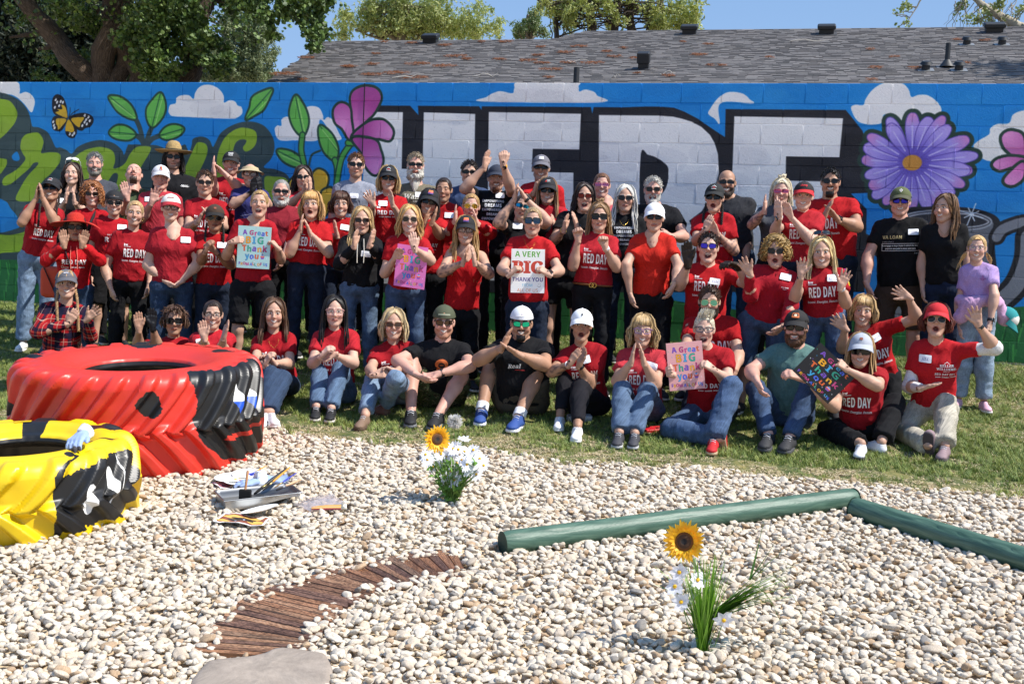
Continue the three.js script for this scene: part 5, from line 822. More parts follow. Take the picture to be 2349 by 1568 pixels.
function headTpl(sex, mouth, cell) {
return HEADS[sex + mouth + cell] ??= (() => {
const s = fieldNet([-0.1, -0.2, -0.125], [0.1, 0.14, 0.135], cell, headField(sex, mouth)).surface(), n = s.pos.length / 3, mask = [];
for (let i = 0; i < n; i++) {
const x = s.pos[i * 3], y = s.pos[i * 3 + 1], z = s.pos[i * 3 + 2], a = Math.abs(x); let k = 'skin';
const ex = a - 0.031, ey = y - 0.008;
if (z > 0.066 && Math.abs(ex) < 0.0155 && Math.abs(ey) < 0.0048 * Math.sqrt(Math.max(0, 1 - (ex / 0.0155) ** 2)) + 0.0008) k = Math.abs(ex) < 0.0062 ? 'iris' : 'eye';
else if (z > 0.066 && Math.abs(ex) < 0.017 && ey > 0.003 && ey < 0.0115) k = 'lash';
else if (z > 0.055 && a > 0.012 && a < 0.049 && Math.abs(y - (0.031 + (a < 0.035 ? 0 : -(a - 0.035) * 0.35))) < 0.0045) k = 'brow';
if (z > 0.068) {
if (mouth === 'shut' && a < 0.024 && y < -0.051 && y > -0.073) k = Math.abs(y + 0.0605) < 0.0022 ? 'lipline' : 'lip';
if (mouth === 'smile') { const up = -0.0535 + 0.006 * (a / 0.03) ** 2, lo = -0.0705 + 0.019 * (a / 0.03) ** 2; if (a < 0.031 && y < up + 0.0045 && y > lo - 0.005) k = y < up + 0.0004 && y > lo + 0.002 && a < 0.023 ? 'teeth' : 'lip'; }
if (mouth === 'open' || mouth === 'wide') { const w = mouth === 'wide' ? 0.0255 : 0.021, h = mouth === 'wide' ? 0.022 : 0.018, cy = -0.066 - (mouth === 'wide' ? 0.005 : 0.003), q = Math.hypot(x / w, (y - cy) / h); if (q < 0.98) k = mouth === 'wide' && y > cy + h * 0.3 ? 'teeth' : 'inside'; else if (q < 1.38) k = 'lip'; }
}
mask.push(k);
}
return { ...s, mask };
})();
}
// right hand: wrist at the origin, fingers along +y, palm towards +z, thumb on +x
const HANDS = {};
function handTpl(pose) {
return HANDS[pose] ??= (() => {
const P = { flat: [0.1, 0.035, 0.16], spread: [0.1, 0.2, 0.5], relax: [0.42, 0.05, 0.2], fist: [1.5, 0, 0.1], grip: [0.95, 0.04, 0.15], curl: [0.7, 0.03, 0.15] }[pose], B = [];
const xs = [-0.031, -0.0105, 0.0105, 0.031], len = [0.056, 0.075, 0.081, 0.072], rad = [0.0075, 0.0085, 0.0088, 0.0085];
xs.forEach((x, i) => {
B.push(cone(V(x * 0.5, 0.0, 0), V(x, 0.084 - Math.abs(i - 2) * 0.003, 0), 0.0155, 0.0128));
let p = V(x, 0.086 - Math.abs(i - 2) * 0.003, 0.001), ang = 0; const sp = (i - 1.6) * P[1]; const seg = [0.45, 0.3, 0.25];
for (let k = 0; k < 3; k++) { ang += P[0] * (k === 0 ? 0.8 : 1) * (1 + (1.5 - i) * 0.06); const L = len[i] * seg[k], q = p.clone().add(V(Math.sin(sp) * Math.cos(ang) * L, Math.cos(sp) * Math.cos(ang) * L, Math.sin(ang) * L)); B.push(cone(p, q, rad[i] * (1 - k * 0.08), rad[i] * (0.93 - k * 0.09))); p = q; }
});
const t = P[2], tz = pose === 'fist' || pose === 'grip' ? 0.035 : 0.012; B.push(cone(V(0.018, 0.018, 0.004), V(0.036 + 0.02 * t, 0.048, 0.01), 0.015, 0.0125), cone(V(0.036 + 0.02 * t, 0.048, 0.01), V(0.045 + 0.045 * t, 0.078, tz), 0.0115, 0.0098), cone(V(0.045 + 0.045 * t, 0.078, tz), V(0.046 + 0.07 * t - (tz > 0.02 ? 0.015 : 0), 0.102, tz + 0.004), 0.0098, 0.008));
B.push(cone(V(0, -0.03, 0), V(0, 0.02, 0), 0.0235, 0.024));
const N = new Net(V(-0.075, -0.05, -0.03), V(0.115, 0.2, 0.115), 0.0072, 240); for (const b of B) { const r = b.reach + 0.02; N.each([Math.min(b.a.x, b.b.x) - r, Math.min(b.a.y, b.b.y) - r, Math.min(b.a.z, b.b.z) - r], [Math.max(b.a.x, b.b.x) + r, Math.max(b.a.y, b.b.y) + r, Math.max(b.a.z, b.b.z) + r], b.d); } return N.dist().surface();
})();
}
function shoeGeos() {
const up = fieldNet([-0.07, -0.02, -0.12], [0.07, 0.14, 0.24], 0.0115, (x, y, z) => { let d = cD(x, y, z, [0, 0.042, -0.045], [0, 0.036, 0.12], 0.04, 0.038); d = smin(d, eD(x, y - 0.03, z - 0.145, 0.043, 0.03, 0.055), 0.02); d = smin(d, cD(x, y, z, [0, 0.05, -0.03], [0, 0.085, -0.035], 0.043, 0.039), 0.02); d = smin(d, cD(x, y, z, [0, 0.085, 0.0], [0, 0.058, 0.085], 0.022, 0.018), 0.02); d = smax(d, y - 0.098 - z * 0.1, 0.006); return smax(d, 0.018 - y, 0.006); }).surface();
const so = fieldNet([-0.07, -0.02, -0.12], [0.07, 0.05, 0.24], 0.0125, (x, y, z) => { const t = clamp((z + 0.05) / 0.2, 0, 1), w = Math.hypot(x, z - lerp(-0.05, 0.15, t)) - lerp(0.04, 0.047, t); return smax(w, Math.abs(y - 0.014 - 0.02 * Math.max(0, z - 0.15)) - 0.015, 0.008); }).surface();
return [up, so].map((s) => toGeo(s));
}
function toGeo(s, extra) { const g = new THREE.BufferGeometry(); g.setAttribute('position', new THREE.Float32BufferAttribute(s.pos, 3)); g.setAttribute('normal', new THREE.Float32BufferAttribute(s.nor, 3)); if (s.col) g.setAttribute('color', new THREE.Float32BufferAttribute(s.col, 3)); if (s.uv) g.setAttribute('uv', new THREE.Float32BufferAttribute(s.uv, 2)); g.setIndex(s.idx); return g; }
// ---- hair, in the frame of the head
const HAIR = {};
function hairTpl(style) {
return HAIR[style] ??= (() => {
const [kind, opt = ''] = style.split('-'), r = rng(style.length * 31 + style.charCodeAt(0) * 7 + style.charCodeAt(style.length - 1)), parts = [];
const thick = { short: 0.006, buzz: 0.002, bald: 0.002, back: 0.006, pony: 0.006, long: 0.009, bob: 0.011, curly: 0.022, braid: 0.007, spiky: 0.006, pig: 0.007, up: 0.009 }[kind] ?? 0.008;
const low = { short: -0.045, buzz: -0.04, bald: -0.04, spiky: -0.04 }[kind] ?? -0.06;
const s = fieldNet([-0.12, -0.12, -0.14], [0.12, 0.165, 0.13], 0.009, (x, y, z) => {
const lump = (kind === 'curly' ? 0.013 : kind === 'short' || kind === 'spiky' ? 0.004 : 0.0025) * fbm(x * 42, y * 30, z * 42, 2);
let d = eD(x, y - 0.036, z + 0.014, 0.0755 + thick, 0.088 + thick * 1.15, 0.098 + thick) - lump;
const fr = kind === 'bald' ? eD(x, y - 0.06, z - 0.06, 0.072, 0.09, 0.1) : (opt.includes('b') || opt.includes('c') || kind === 'short' || kind === 'buzz' || kind === 'spiky' ? eD(x, y + 0.026, z - 0.082, 0.065, 0.107, 0.074) : eD(x, y + 0.02, z - 0.08, 0.061, 0.125, 0.076));
d = smax(d, -fr, 0.01); d = smax(d, low + (z < -0.02 ? -0.03 : (z + 0.02) * 0.9) - y, 0.008);
if (opt.includes('c')) d = smax(d, y - 0.075, 0.01);
return d;
}).surface();
const g0 = toGeo(s); paint(g0, (x, y, z) => { const side = ['long', 'bob', 'curly', 'wild'].includes(kind), k = side ? 0.78 + 0.5 * N3(z * 130, Math.abs(x) * 14, y * 14) - (Math.abs(x - 0.008) < 0.006 && z > -0.05 ? 0.25 : 0) : 0.78 + 0.5 * N3(Math.atan2(x, y) * 16, z * 10, 3); return [k, k, k]; }); parts.push(g0);
const cl = (pts, rad, m = 1, flat = 0.55) => { const k = (0.55 + r() * 0.85) * m; parts.push(paint(tube(pts, rad, 4, flat), [k, k, k])); };
const drape = (L, n, span, wave, rad, inward = 0, frontPush = 0.045) => {
for (let i = 0; i < n; i++) {
const lay = i % 3, f = (r() - 0.5) * 0.04, side = r() < 0.5 ? -1 : 1, ph = (0.06 + Math.pow(r(), 0.8) * 0.94) * span * side, c = V(0, 0.036, -0.014), q = 0.006 * lay + thick, pts = [], rr = [];
const S = Math.sin(ph), C = -Math.cos(ph), top = V(0.012 * side + f * 0.3, 0.036 + 0.089 + q, C * 0.03 + 0.005 - 0.02), len = L * (0.82 + r() * 0.26), sw = r() * 6.28, nn = 4 + Math.round(L * 12);
for (let k = 0; k <= 3; k++) { const t = k / 3 * 1.5, p = V(c.x + (0.0765 + q) * S * Math.sin(t) + top.x * (1 - Math.sin(t)), c.y + (0.089 + q) * Math.cos(t), c.z + (0.1 + q) * C * Math.sin(t) + top.z * (1 - Math.sin(t)) * 0.5); pts.push(p); rr.push(rad * (0.6 + 0.13 * k)); }
const st = pts[3], kx = (r() - 0.5) * 0.03, kz = (r() - 0.5) * 0.03, kp = r() * 6.28;
for (let k = 1; k <= nn; k++) { const t = k / nn, y = st.y - len * t, front = smoothstep(Math.abs(ph), 1.15, 1.9), dn = smoothstep(-y, 0.09, 0.2); const tuck = -inward * Math.sin(t * 3) * 0.02 + inward * t * t * 0.015;
pts.push(V(st.x * (1 + 0.12 * t - tuck * 6) + side * 0.018 * dn * (1 - front * 0.6) + wave * Math.sin(t * 9 * (0.5 + L) + sw) + kx * Math.sin(t * 2.6) + 0.004 * Math.sin(t * 7 + kp), y, st.z * (1 + 0.05 * t) + (front * frontPush - (1 - front) * 0.022) * dn + wave * 0.8 * Math.cos(t * 8 * (0.5 + L) + sw * 2) + kz * Math.sin(t * 2.2))); rr.push(rad * (t < 0.75 ? 0.98 : lerp(0.98, 0.25, (t - 0.75) / 0.25))); }
cl(pts, rr);
}
};
const bangs = () => { for (let i = 0; i < 26; i++) { const x = (i / 25 - 0.5) * 0.12 + (r() - 0.5) * 0.01, a = Math.abs(x); cl([V(x * 0.5, 0.128, 0.01), V(x * 0.85, 0.108, 0.064), V(x * 1.0, 0.075, 0.091 - a * 0.45), V(x * 1.06, 0.047 + r() * 0.012 - a * 0.1, 0.098 - a * 0.55)], [0.006, 0.009, 0.009, 0.003]); } };
const on = (x, y) => V(x, y, -0.012 + 0.103 * Math.sqrt(Math.max(0.02, 1 - ((y - 0.036) / 0.097) ** 2 - (x / 0.085) ** 2)));
const hairline = (n, m) => { for (let i = 0; i < n; i++) { const sd = i % 2 ? 1 : -1, t = (i + r()) / n, x = sd * 0.075 * t + 0.008, a = Math.abs(x) / 0.075; cl([V(0.008 + (x - 0.008) * 0.35, 0.128 + thick - 0.004 * r(), 0.012 - 0.03 * r()), on(0.008 + (x - 0.008) * 0.7, 0.124 - 0.03 * a), on(x * 1.03, 0.117 - 0.075 * a), on(sd * (0.052 + 0.026 * t), 0.062 - 0.045 * t), V(sd * 0.083, -0.02 - 0.03 * r(), 0.03 - 0.03 * t)], [0.004, 0.0065, 0.007, 0.0065, 0.004], m); } };
const sweep = (n) => { for (let i = 0; i < n; i++) { const x = (i / (n - 1) - 0.5) * 0.15, a = Math.abs(x) / 0.075, y0 = 0.088 - 0.07 * a * a, z0 = 0.078 - 0.07 * a * a; cl([V(x * 0.95, y0, z0), V(x * 0.98, y0 + 0.03 * (1 - a * 0.5), z0 - 0.05), V(x * 0.7, 0.09 - 0.06 * a, -0.085), V(x * 0.2, 0.03 - 0.02 * a, -0.118)], [0.005, 0.0065, 0.0065, 0.004]); } };
const tail = (L, wave, from = V(0, 0.02, -0.125), side = 0) => { for (let i = 0; i < 16; i++) { const a = r() * 6.28, pts = [from.clone()], rr = [0.009]; for (let k = 1; k <= 7; k++) { const t = k / 7; pts.push(from.clone().add(V(Math.cos(a) * 0.02 * t + side * 0.05 * Math.sin(t * 2) + wave * Math.sin(t * 8 + a), -L * t * (0.85 + 0.15 * Math.sin(a)), -0.03 * Math.sin(t * 2.4) + Math.sin(a) * 0.02 * t))); rr.push(lerp(0.011, 0.003, t)); } cl(pts, rr); } };
const braid = (x, L) => { for (let k = 0; k < L / 0.018; k++) { const t = k * 0.018, y = -0.05 - t, px = x + Math.sign(x) * 0.012 * Math.min(1, t / 0.08), z = 0.0 + 0.06 * smoothstep(t, 0.02, 0.16); for (const e of [-1, 1]) cl([V(px + e * 0.009, y + 0.012, z), V(px - e * 0.001, y - 0.002, z + 0.006), V(px - e * 0.008, y - 0.018, z)], [0.007, 0.0095, 0.006], 1, 0.8); } };
if (kind === 'short') for (let i = 0; i < 240; i++) { const u = r() * 6.28, v = Math.acos(1 - r() * 0.95), d = V(Math.sin(v) * Math.cos(u), Math.cos(v), Math.sin(v) * Math.sin(u)); if (opt.includes('c') && d.y > 0.35) continue; const p = V(d.x * 0.079, 0.036 + d.y * 0.094, -0.014 + d.z * 0.102); if (p.z > 0.05 && p.y < 0.072) continue; const t = V(d.x * 0.3 + (r() - 0.5), 0.2 + r() * 0.4, 0.8 * (d.z > 0 ? 1 : -0.2) + r() - 0.5).normalize().multiplyScalar(0.016); cl([p.clone().addScaledVector(d, -0.004), p.clone().addScaledVector(d, 0.007).addScaledVector(t, 0.5), p.clone().addScaledVector(d, 0.006).add(t)], [0.0045, 0.004, 0.0015]); }
if (kind === 'spiky') for (let i = 0; i < 130; i++) { const x = (r() - 0.5) * 0.11, z = 0.07 - r() * 0.15, y = 0.036 + 0.092 * Math.sqrt(Math.max(0.1, 1 - (x / 0.085) ** 2 - ((z + 0.014) / 0.11) ** 2)); cl([V(x, y - 0.006, z), V(x * 1.06 + 0.006, y + 0.022, z + 0.006), V(x * 1.1 + 0.018 + (r() - 0.5) * 0.02, y + 0.034 + r() * 0.022, z + 0.016 * r())], [0.008, 0.007, 0.002]); }
if (kind === 'back' || kind === 'pony' || kind === 'pig' || kind === 'up' || kind === 'braid') if (!opt.includes('c')) sweep(40);
if (kind === 'pony') tail(0.26, 0.004); if (kind === 'back') tail(0.05, 0.002, V(0, 0, -0.12));
if (kind === 'up') { for (let i = 0; i < 26; i++) { const a = r() * 6.28, b = r() * 3; cl([V(0, 0.12, -0.03), V(Math.cos(a) * 0.035, 0.15 + 0.02 * Math.sin(b), -0.03 + Math.sin(a) * 0.03), V(Math.cos(a + 1) * 0.03, 0.135, -0.03 + Math.sin(a + 1) * 0.035)], [0.01, 0.012, 0.008]); } drape(0.3, 80, 1.75, 0.006, 0.0065); hairline(40, 1); }
if (kind === 'pig') { tail(0.2, 0.012, V(-0.085, -0.03, -0.04), -1); tail(0.2, 0.012, V(0.085, -0.03, -0.04), 1); }
if (kind === 'braid') { braid(-0.07, 0.36); braid(0.07, 0.36); if (opt.includes('b')) bangs(); }
if (kind === 'bob') { drape(opt.includes('s') ? 0.17 : 0.12, 150, 2.0, opt.includes('w') ? 0.01 : 0.004, 0.0084, 1); if (!opt.includes('c')) hairline(46, 1.05); if (opt.includes('b')) bangs(); }
if (kind === 'long') { drape(opt.includes('x') ? 0.46 : opt.includes('s') ? 0.2 : 0.32, 150, 1.95, opt.includes('w') ? 0.011 : 0.004, 0.0084); if (!opt.includes('c')) hairline(46, 1.05); if (opt.includes('b')) bangs(); }
if (kind === 'curly') for (let i = 0; i < 260; i++) { const u = r() * 6.28, v = Math.acos(1 - r() * 1.55), d = V(Math.sin(v) * Math.cos(u), Math.cos(v), Math.sin(v) * Math.sin(u)); const big = 1.0 + 0.32 * r(), p = V(d.x * 0.092 * big, 0.03 + d.y * 0.1 * big, -0.016 + d.z * 0.108 * big); if (p.z > 0.03 && p.y < 0.07 && Math.abs(p.x) < 0.062) continue; const pts = [], a = r() * 6.28; for (let k = 0; k < 7; k++) pts.push(p.clone().add(V(Math.cos(a + k * 1.4) * 0.011, -k * 0.007 * (opt.includes('l') ? 1.5 : 1), Math.sin(a + k * 1.1) * 0.011))); cl(pts, pts.map((_, k) => 0.0055 * (1 - k / 14)), 1, 1); }
if (kind === 'curly') drape(opt.includes('l') ? 0.16 : 0.1, 50, 1.9, 0.014, 0.008);
if (kind === 'wild') { for (let i = 0; i < 90; i++) { const u = r() * 6.28, d = V(Math.cos(u), 0.2 + r() * 0.9, Math.sin(u)).normalize(), p = V(d.x * 0.08, 0.036 + d.y * 0.094, -0.014 + d.z * 0.1); if (p.z > 0.05 && p.y < 0.08) continue; cl([p, p.clone().addScaledVector(d, 0.03).add(V((r() - 0.5) * 0.02, -0.01, 0)), p.clone().addScaledVector(d, 0.045).add(V((r() - 0.5) * 0.04, -0.06 * r(), 0))], [0.009, 0.007, 0.002]); } drape(0.1, 80, 1.95, 0.008, 0.009, 0.6); }
return merge(parts);
})();
}
// ---- hats, in the frame of the head
const onDome = (az, el, R = [0.09, 0.1, 0.112]) => V(Math.sin(az) * Math.cos(el) * R[0], 0.036 + Math.sin(el) * R[1], -0.012 + Math.cos(az) * Math.cos(el) * R[2]);
const HATS = {};
function hatTpl(kind) {
return HATS[kind] ??= (() => {
const rimEl = (az) => 0.1 + 0.13 * Math.cos(az);
if (kind === 'cap' || kind === 'capback') {
const dome = grid(40, 14, (i, j) => { const az = i * 6.2832, e = lerp(rimEl(az), 1.5708, j), p = onDome(az, e, [0.0905, 0.103, 0.113]); const seam = Math.abs(((i * 6 + 0.5) % 1) - 0.5) < 0.04 ? -0.0012 : 0; p.addScaledVector(p.clone().sub(V(0, 0.03, -0.012)).normalize(), seam); if (Math.cos(az) > 0.2 && e < 1.1) p.z += 0.006 * Math.cos(az) * Math.sin(e * 2); return p; });
const brim = (h) => grid(24, 8, (i, j) => { const az = (i - 0.5) * 2.3, p = onDome(az, rimEl(az), [0.0905, 0.103, 0.113]), k = Math.pow(Math.cos((i - 0.5) * 3.0), 0.6), x = (i - 0.5) * 2; return p.add(V(Math.sin(az) * 0.012 * j, -0.032 * j - 0.024 * x * x * j + h, 0.07 * j * k)); });
const btn = new THREE.SphereGeometry(0.007, 8, 6); btn.scale(1, 0.5, 1); btn.translate(0, 0.1395, -0.012);
const parts = { dome: merge([dome, btn]), brim: merge([brim(0), brim(-0.004)]) };
if (kind === 'capback') { for (const k in parts) parts[k].rotateY(Math.PI), parts[k].translate(0, 0.006, -0.022); parts.strap = grid(20, 3, (i, j) => { const az = (i - 0.5) * 1.1, p = onDome(az, 0.26 + j * 0.12 , [0.0935, 0.105, 0.1165]); p.z += 0.002; return p; }); parts.open = grid(18, 8, (i, j) => { const a = (i - 0.5) * 3.1, r = j; const az = Math.sin(a) * 0.42 * r, e = 0.4 + Math.cos(a) * 0.34 * r; return onDome(az, e, [0.0935, 0.1055, 0.1165]); }); }
return parts;
}
const lathe = (pts, warp) => { const g = new THREE.LatheGeometry(pts.map(([x, y]) => new THREE.Vector2(x, y)), 56); const p = g.attributes.position; for (let i = 0; i < p.count; i++) { const v = V().fromBufferAttribute(p, i), a = Math.atan2(v.x, v.z), R = Math.hypot(v.x, v.z); v.z *= 1.16; v.y += warp(a, R); v.z -= 0.012; p.setXYZ(i, v.x, v.y, v.z); } g.computeVertexNormals(); return g; };
if (kind === 'straw') return { dome: lathe([[0.001, 0.185], [0.03, 0.183], [0.055, 0.17], [0.075, 0.135], [0.088, 0.07], [0.092, 0.062], [0.13, 0.058], [0.175, 0.066], [0.19, 0.075], [0.19, 0.071], [0.17, 0.06], [0.092, 0.055]], (a, R) => (R > 0.1 ? 0.02 * Math.cos(2 * a) * -(R - 0.1) * 4 : 0)), brim: lathe([[0.0915, 0.068], [0.0905, 0.092], [0.0925, 0.092], [0.0935, 0.068]], () => 0) };
if (kind === 'wide') return { dome: lathe([[0.001, 0.155], [0.04, 0.152], [0.075, 0.125], [0.088, 0.07], [0.094, 0.06], [0.14, 0.058], [0.19, 0.05], [0.225, 0.04], [0.225, 0.036], [0.19, 0.045], [0.093, 0.054]], (a, R) => (R > 0.1 ? (R - 0.1) * (0.22 * Math.cos(a * 2 + 0.6) + 0.1 * Math.sin(a * 3)) : 0)) };
if (kind === 'visor') return { dome: grid(40, 4, (i, j) => onDome((i - 0.5) * 4.6, 0.16 + 0.13 * Math.cos((i - 0.5) * 4.6) + j * 0.26, [0.093, 0.105, 0.115])), brim: merge([0, -0.004].map((h) => grid(36, 8, (i, j) => { const az = (i - 0.5) * 3.7, p = onDome(az, 0.16 + 0.13 * Math.cos(az), [0.093, 0.105, 0.115]), k = Math.pow(Math.max(0.12, Math.cos((i - 0.5) * 2.6)), 0.5); return p.add(V(Math.sin(az) * 0.075 * j * k, -0.028 * j - 0.012 * Math.abs(i - 0.5) * j + h, Math.cos(az) * 0.085 * j * k)); }))) };
return {};
})();
}
// ---- glasses
const SPECS = {};
function specTpl(kind) {
return SPECS[kind] ??= (() => {
const outline = (s) => { const p = []; for (let i = 0; i < 24; i++) { const a = i / 24 * 6.2832, c = Math.cos(a), q = Math.sin(a), e = kind === 'aviator' ? 0.85 : 0.55; let x = Math.sign(c) * Math.pow(Math.abs(c), e) * (kind === 'big' ? 0.031 : kind === 'sport' ? 0.031 : 0.0275), y = Math.sign(q) * Math.pow(Math.abs(q), e) * (kind === 'big' ? 0.026 : kind === 'aviator' ? 0.0235 : kind === 'sport' ? 0.016 : 0.0195); if (kind === 'aviator' && q < 0) x = x * (1 - 0.2 * q * q) + 0.005 * q * -1; x = s * (0.0335 + x); y = 0.006 + y - (kind === 'aviator' ? 0.004 : 0) + (kind === 'wayfarer' ? 0.1 * (Math.abs(x) - 0.033) : 0); p.push(V(x, y, 0.1035 - 5.2 * x * x + (y < 0 ? y * 0.12 : 0))); } return p; };
const fr = [], ln = [], R = kind === 'wire' || kind === 'aviator' ? 0.0013 : kind === 'sport' ? 0.0016 : 0.0026;
for (const s of [-1, 1]) { const o = outline(s), c = V(); o.forEach((p) => c.addScaledVector(p, 1 / o.length)); c.z += 0.0025; fr.push(tube([...o, o[0], o[1]], R, 6)); const p = [...c.toArray()], ix = []; o.forEach((q, i) => { p.push(...q.toArray()); ix.push(0, 1 + i, 1 + (i + 1) % o.length); }); const g = new THREE.BufferGeometry(); g.setAttribute('position', new THREE.Float32BufferAttribute(p, 3)); g.setIndex(ix); g.computeVertexNormals(); ln.push(g); const e = o[s > 0 ? 1 : 1]; fr.push(tube([e.clone().add(V(0, 0.006, 0)), V(s * 0.077, 0.014, 0.05), V(s * 0.0785, 0.012, -0.01)], [R * 1.2, R * 1.1, R], 6)); }
fr.push(tube([V(-0.008, 0.01, 0.1035), V(0, 0.0125, 0.106), V(0.008, 0.01, 0.1035)], R * 1.1, 6)); if (kind === 'aviator') fr.push(tube([V(-0.02, 0.025, 0.1015), V(0.02, 0.025, 0.1015)], R, 5));
return { frame: merge(fr), lens: merge(ln) };
})();
}
// ---------- lettering: one sheet of prints, cut up for shirts, caps and name tags ----------
const [AC, AG] = canvas(2048, 1024); let ax0 = 4, ay0 = 4, arow = 0; const PR = {};
function print(name, w, h, draw) { if (ax0 + w > 2044) { ax0 = 4; ay0 += arow + 6; arow = 0; } AG.save(); AG.translate(ax0, ay0); AG.beginPath(); AG.rect(0, 0, w, h); AG.clip(); draw(AG, w, h); AG.restore(); PR[name] = [ax0 / 2048, 1 - (ay0 + h) / 1024, (ax0 + w) / 2048, 1 - ay0 / 1024, w / h]; ax0 += w + 6; arow = Math.max(arow, h); }
const txt = (g, s, x, y, size, c, o = {}) => { g.save(); g.translate(x, y); g.scale(o.sx ?? 1, o.sy ?? 1); if (o.rot) g.rotate(o.rot); g.font = (o.st ?? 'bold') + ' ' + size + 'px ' + (o.f ?? 'sans-serif'); g.textAlign = o.al ?? 'center'; g.textBaseline = 'middle'; g.fillStyle = c; g.fillText(s, 0, 0); g.restore(); };
print('rd', 330, 300, (g) => { txt(g, 'kw', 42, 28, 40, '#f2eff0'); txt(g, 'KELLERWILLIAMS', 62, 54, 11, '#f2eff0'); txt(g, 'RED DAY', 165, 148, 150, '#f4f0f0', { sx: 0.5, sy: 1.12 }); txt(g, 'Renew. Energize. Donate.', 165, 258, 34, '#f0ecec', { f: 'serif', st: 'italic', sx: 0.85 }); });
print('wide', 330, 170, (g) => { txt(g, 'kw', 40, 24, 34, '#f2eff0'); txt(g, 'RED DAY', 165, 92, 76, '#f4f0f0', { sx: 0.95 }); txt(g, 'RENEW   ENERGIZE   DONATE', 165, 148, 18, '#f0ecec'); });
print('hood', 330, 150, (g) => { txt(g, 'RED DAY', 165, 60, 84, '#f0ecec', { sx: 0.85 }); txt(g, 'renew   energize   donate', 165, 126, 22, '#f0ecec', { st: 'normal' }); g.strokeStyle = '#f0ecec'; g.lineWidth = 3; g.beginPath(); g.arc(30, 122, 14, 0, 7); g.stroke(); });
print('boise', 330, 190, (g) => { txt(g, 'KW BOISE', 165, 24, 28, '#e6d5d6', { st: 'normal' }); txt(g, 'RED', 165, 96, 96, '#f4f0f0', { sx: 1.1 }); txt(g, 'RENEW', 165, 168, 22, '#f0ecec'); });
print('dreams', 300, 260, (g) => { ['EMPOWERING', 'DREAMS', 'EMPOWERING', 'DREAMS', 'EMPOWERING'].forEach((s, i) => txt(g, s, 150, 28 + i * 50, i === 1 ? 54 : 40, i % 2 ? '#eeeeee' : '#c9c9cc', { sx: 0.9 })); });
print('valoan', 360, 210, (g) => { txt(g, 'VA LOAN', 10, 34, 46, '#c9b27a', { al: 'left', sx: 0.95 }); txt(g, '[ vee a lon ]', 10, 78, 20, '#9a9a9a', { al: 'left', st: 'normal' }); g.strokeStyle = '#e8e8e8'; g.lineWidth = 4; g.strokeRect(6, 98, 346, 70); txt(g, 'A mortgage to buy a home in which the down', 179, 118, 16, '#f0f0f0'); txt(g, 'payment was paid in sweat and tears', 179, 146, 16, '#f0f0f0', { al: 'center' }); txt(g, '[ us ]', 330, 192, 16, '#bbb'); });
print('kwrd', 330, 220, (g) => { g.strokeStyle = '#f0ecec'; g.lineWidth = 4; g.beginPath(); g.moveTo(140, 34); g.lineTo(170, 12); g.lineTo(200, 34); g.stroke(); txt(g, 'KELLER', 170, 58, 40, '#f2eff0', { f: 'serif' }); txt(g, 'WILLIAMS.', 170, 98, 40, '#f2eff0', { f: 'serif' }); txt(g, 'R E A L T Y', 170, 130, 14, '#f0ecec'); txt(g, 'RED DAY 2010', 165, 168, 40, '#f2eff0', { st: 'normal' }); txt(g, 'Renew | Energize | Donate', 165, 204, 18, '#f0ecec'); });
print('mg', 110, 50, (g) => txt(g, '-M6G-', 55, 26, 38, '#e6e6e6', { f: 'serif' })); print('waiki', 330, 130, (g) => { txt(g, 'Waikiki', 165, 52, 84, '#d9d6c8', { f: 'serif', st: 'italic bold' }); txt(g, 'CREW', 165, 112, 30, '#d9d6c8'); });
print('emblem', 170, 220, (g) => { g.fillStyle = '#c8622a'; g.beginPath(); g.ellipse(85, 62, 66, 54, 0, 0, 7); g.fill(); for (let i = 0; i < 5; i++) g.fillRect(34 + i * 22, 110, 13, 88 - Math.abs(i - 2) * 14); g.fillStyle = '#151517'; g.beginPath(); g.ellipse(85, 74, 34, 30, 0, 0, 7); g.fill(); g.fillStyle = '#c8622a'; g.fillRect(66, 66, 38, 10); });
print('real', 250, 130, (g) => { txt(g, 'Real', 96, 56, 74, '#efefef', { f: 'serif', st: 'italic bold', rot: -0.08 }); g.strokeStyle = '#c22a30'; g.lineWidth = 7; g.beginPath(); g.moveTo(110, 104); g.quadraticCurveTo(170, 96, 236, 104); g.stroke(); });
print('nineteen', 240, 200, (g) => { g.strokeStyle = '#aeb0d8'; g.lineWidth = 3; g.beginPath(); g.moveTo(30, 60); g.lineTo(210, 20); g.moveTo(40, 120); g.lineTo(200, 40); g.stroke(); txt(g, '19', 90, 110, 46, '#d6d8ea'); txt(g, 'RUN', 120, 168, 40, '#b9bbdc', { rot: 0.2 }); });
print('club', 90, 70, (g) => { txt(g, '^', 45, 16, 30, '#a0459a'); txt(g, 'The', 45, 26, 15, '#a0459a'); txt(g, 'Summer', 45, 42, 18, '#a0459a'); txt(g, 'Club', 45, 60, 16, '#a0459a'); });
print('star', 100, 100, (g) => { txt(g, 'X', 50, 50, 90, '#e9e9ee'); }); print('kwsm', 90, 60, (g) => { txt(g, 'WILLIAMS', 45, 20, 16, '#e8e0e0', { f: 'serif' }); txt(g, 'REALTY', 45, 42, 12, '#e8e0e0'); });
for (const [k, s] of Object.entries({ t0: '', mary: 'Mary', tracy: 'Tracy', kyle: 'Kyle', jill: 'JILL', brandy: 'Brandy', dave: 'Dave', sue: 'Sue', jake: 'JAKE' })) print('tag_' + k, 130, 80, (g) => { g.fillStyle = '#f4f4f6'; g.beginPath(); g.roundRect ? g.roundRect(2, 2, 126, 76, 10) : g.rect(2, 2, 126, 76); g.fill(); if (s) txt(g, s, 65, 44, 38, '#4a3f86', { f: 'serif', st: 'italic' }); else { txt(g, '~~~', 65, 40, 30, '#8a8aa6', { st: 'normal' }); } });
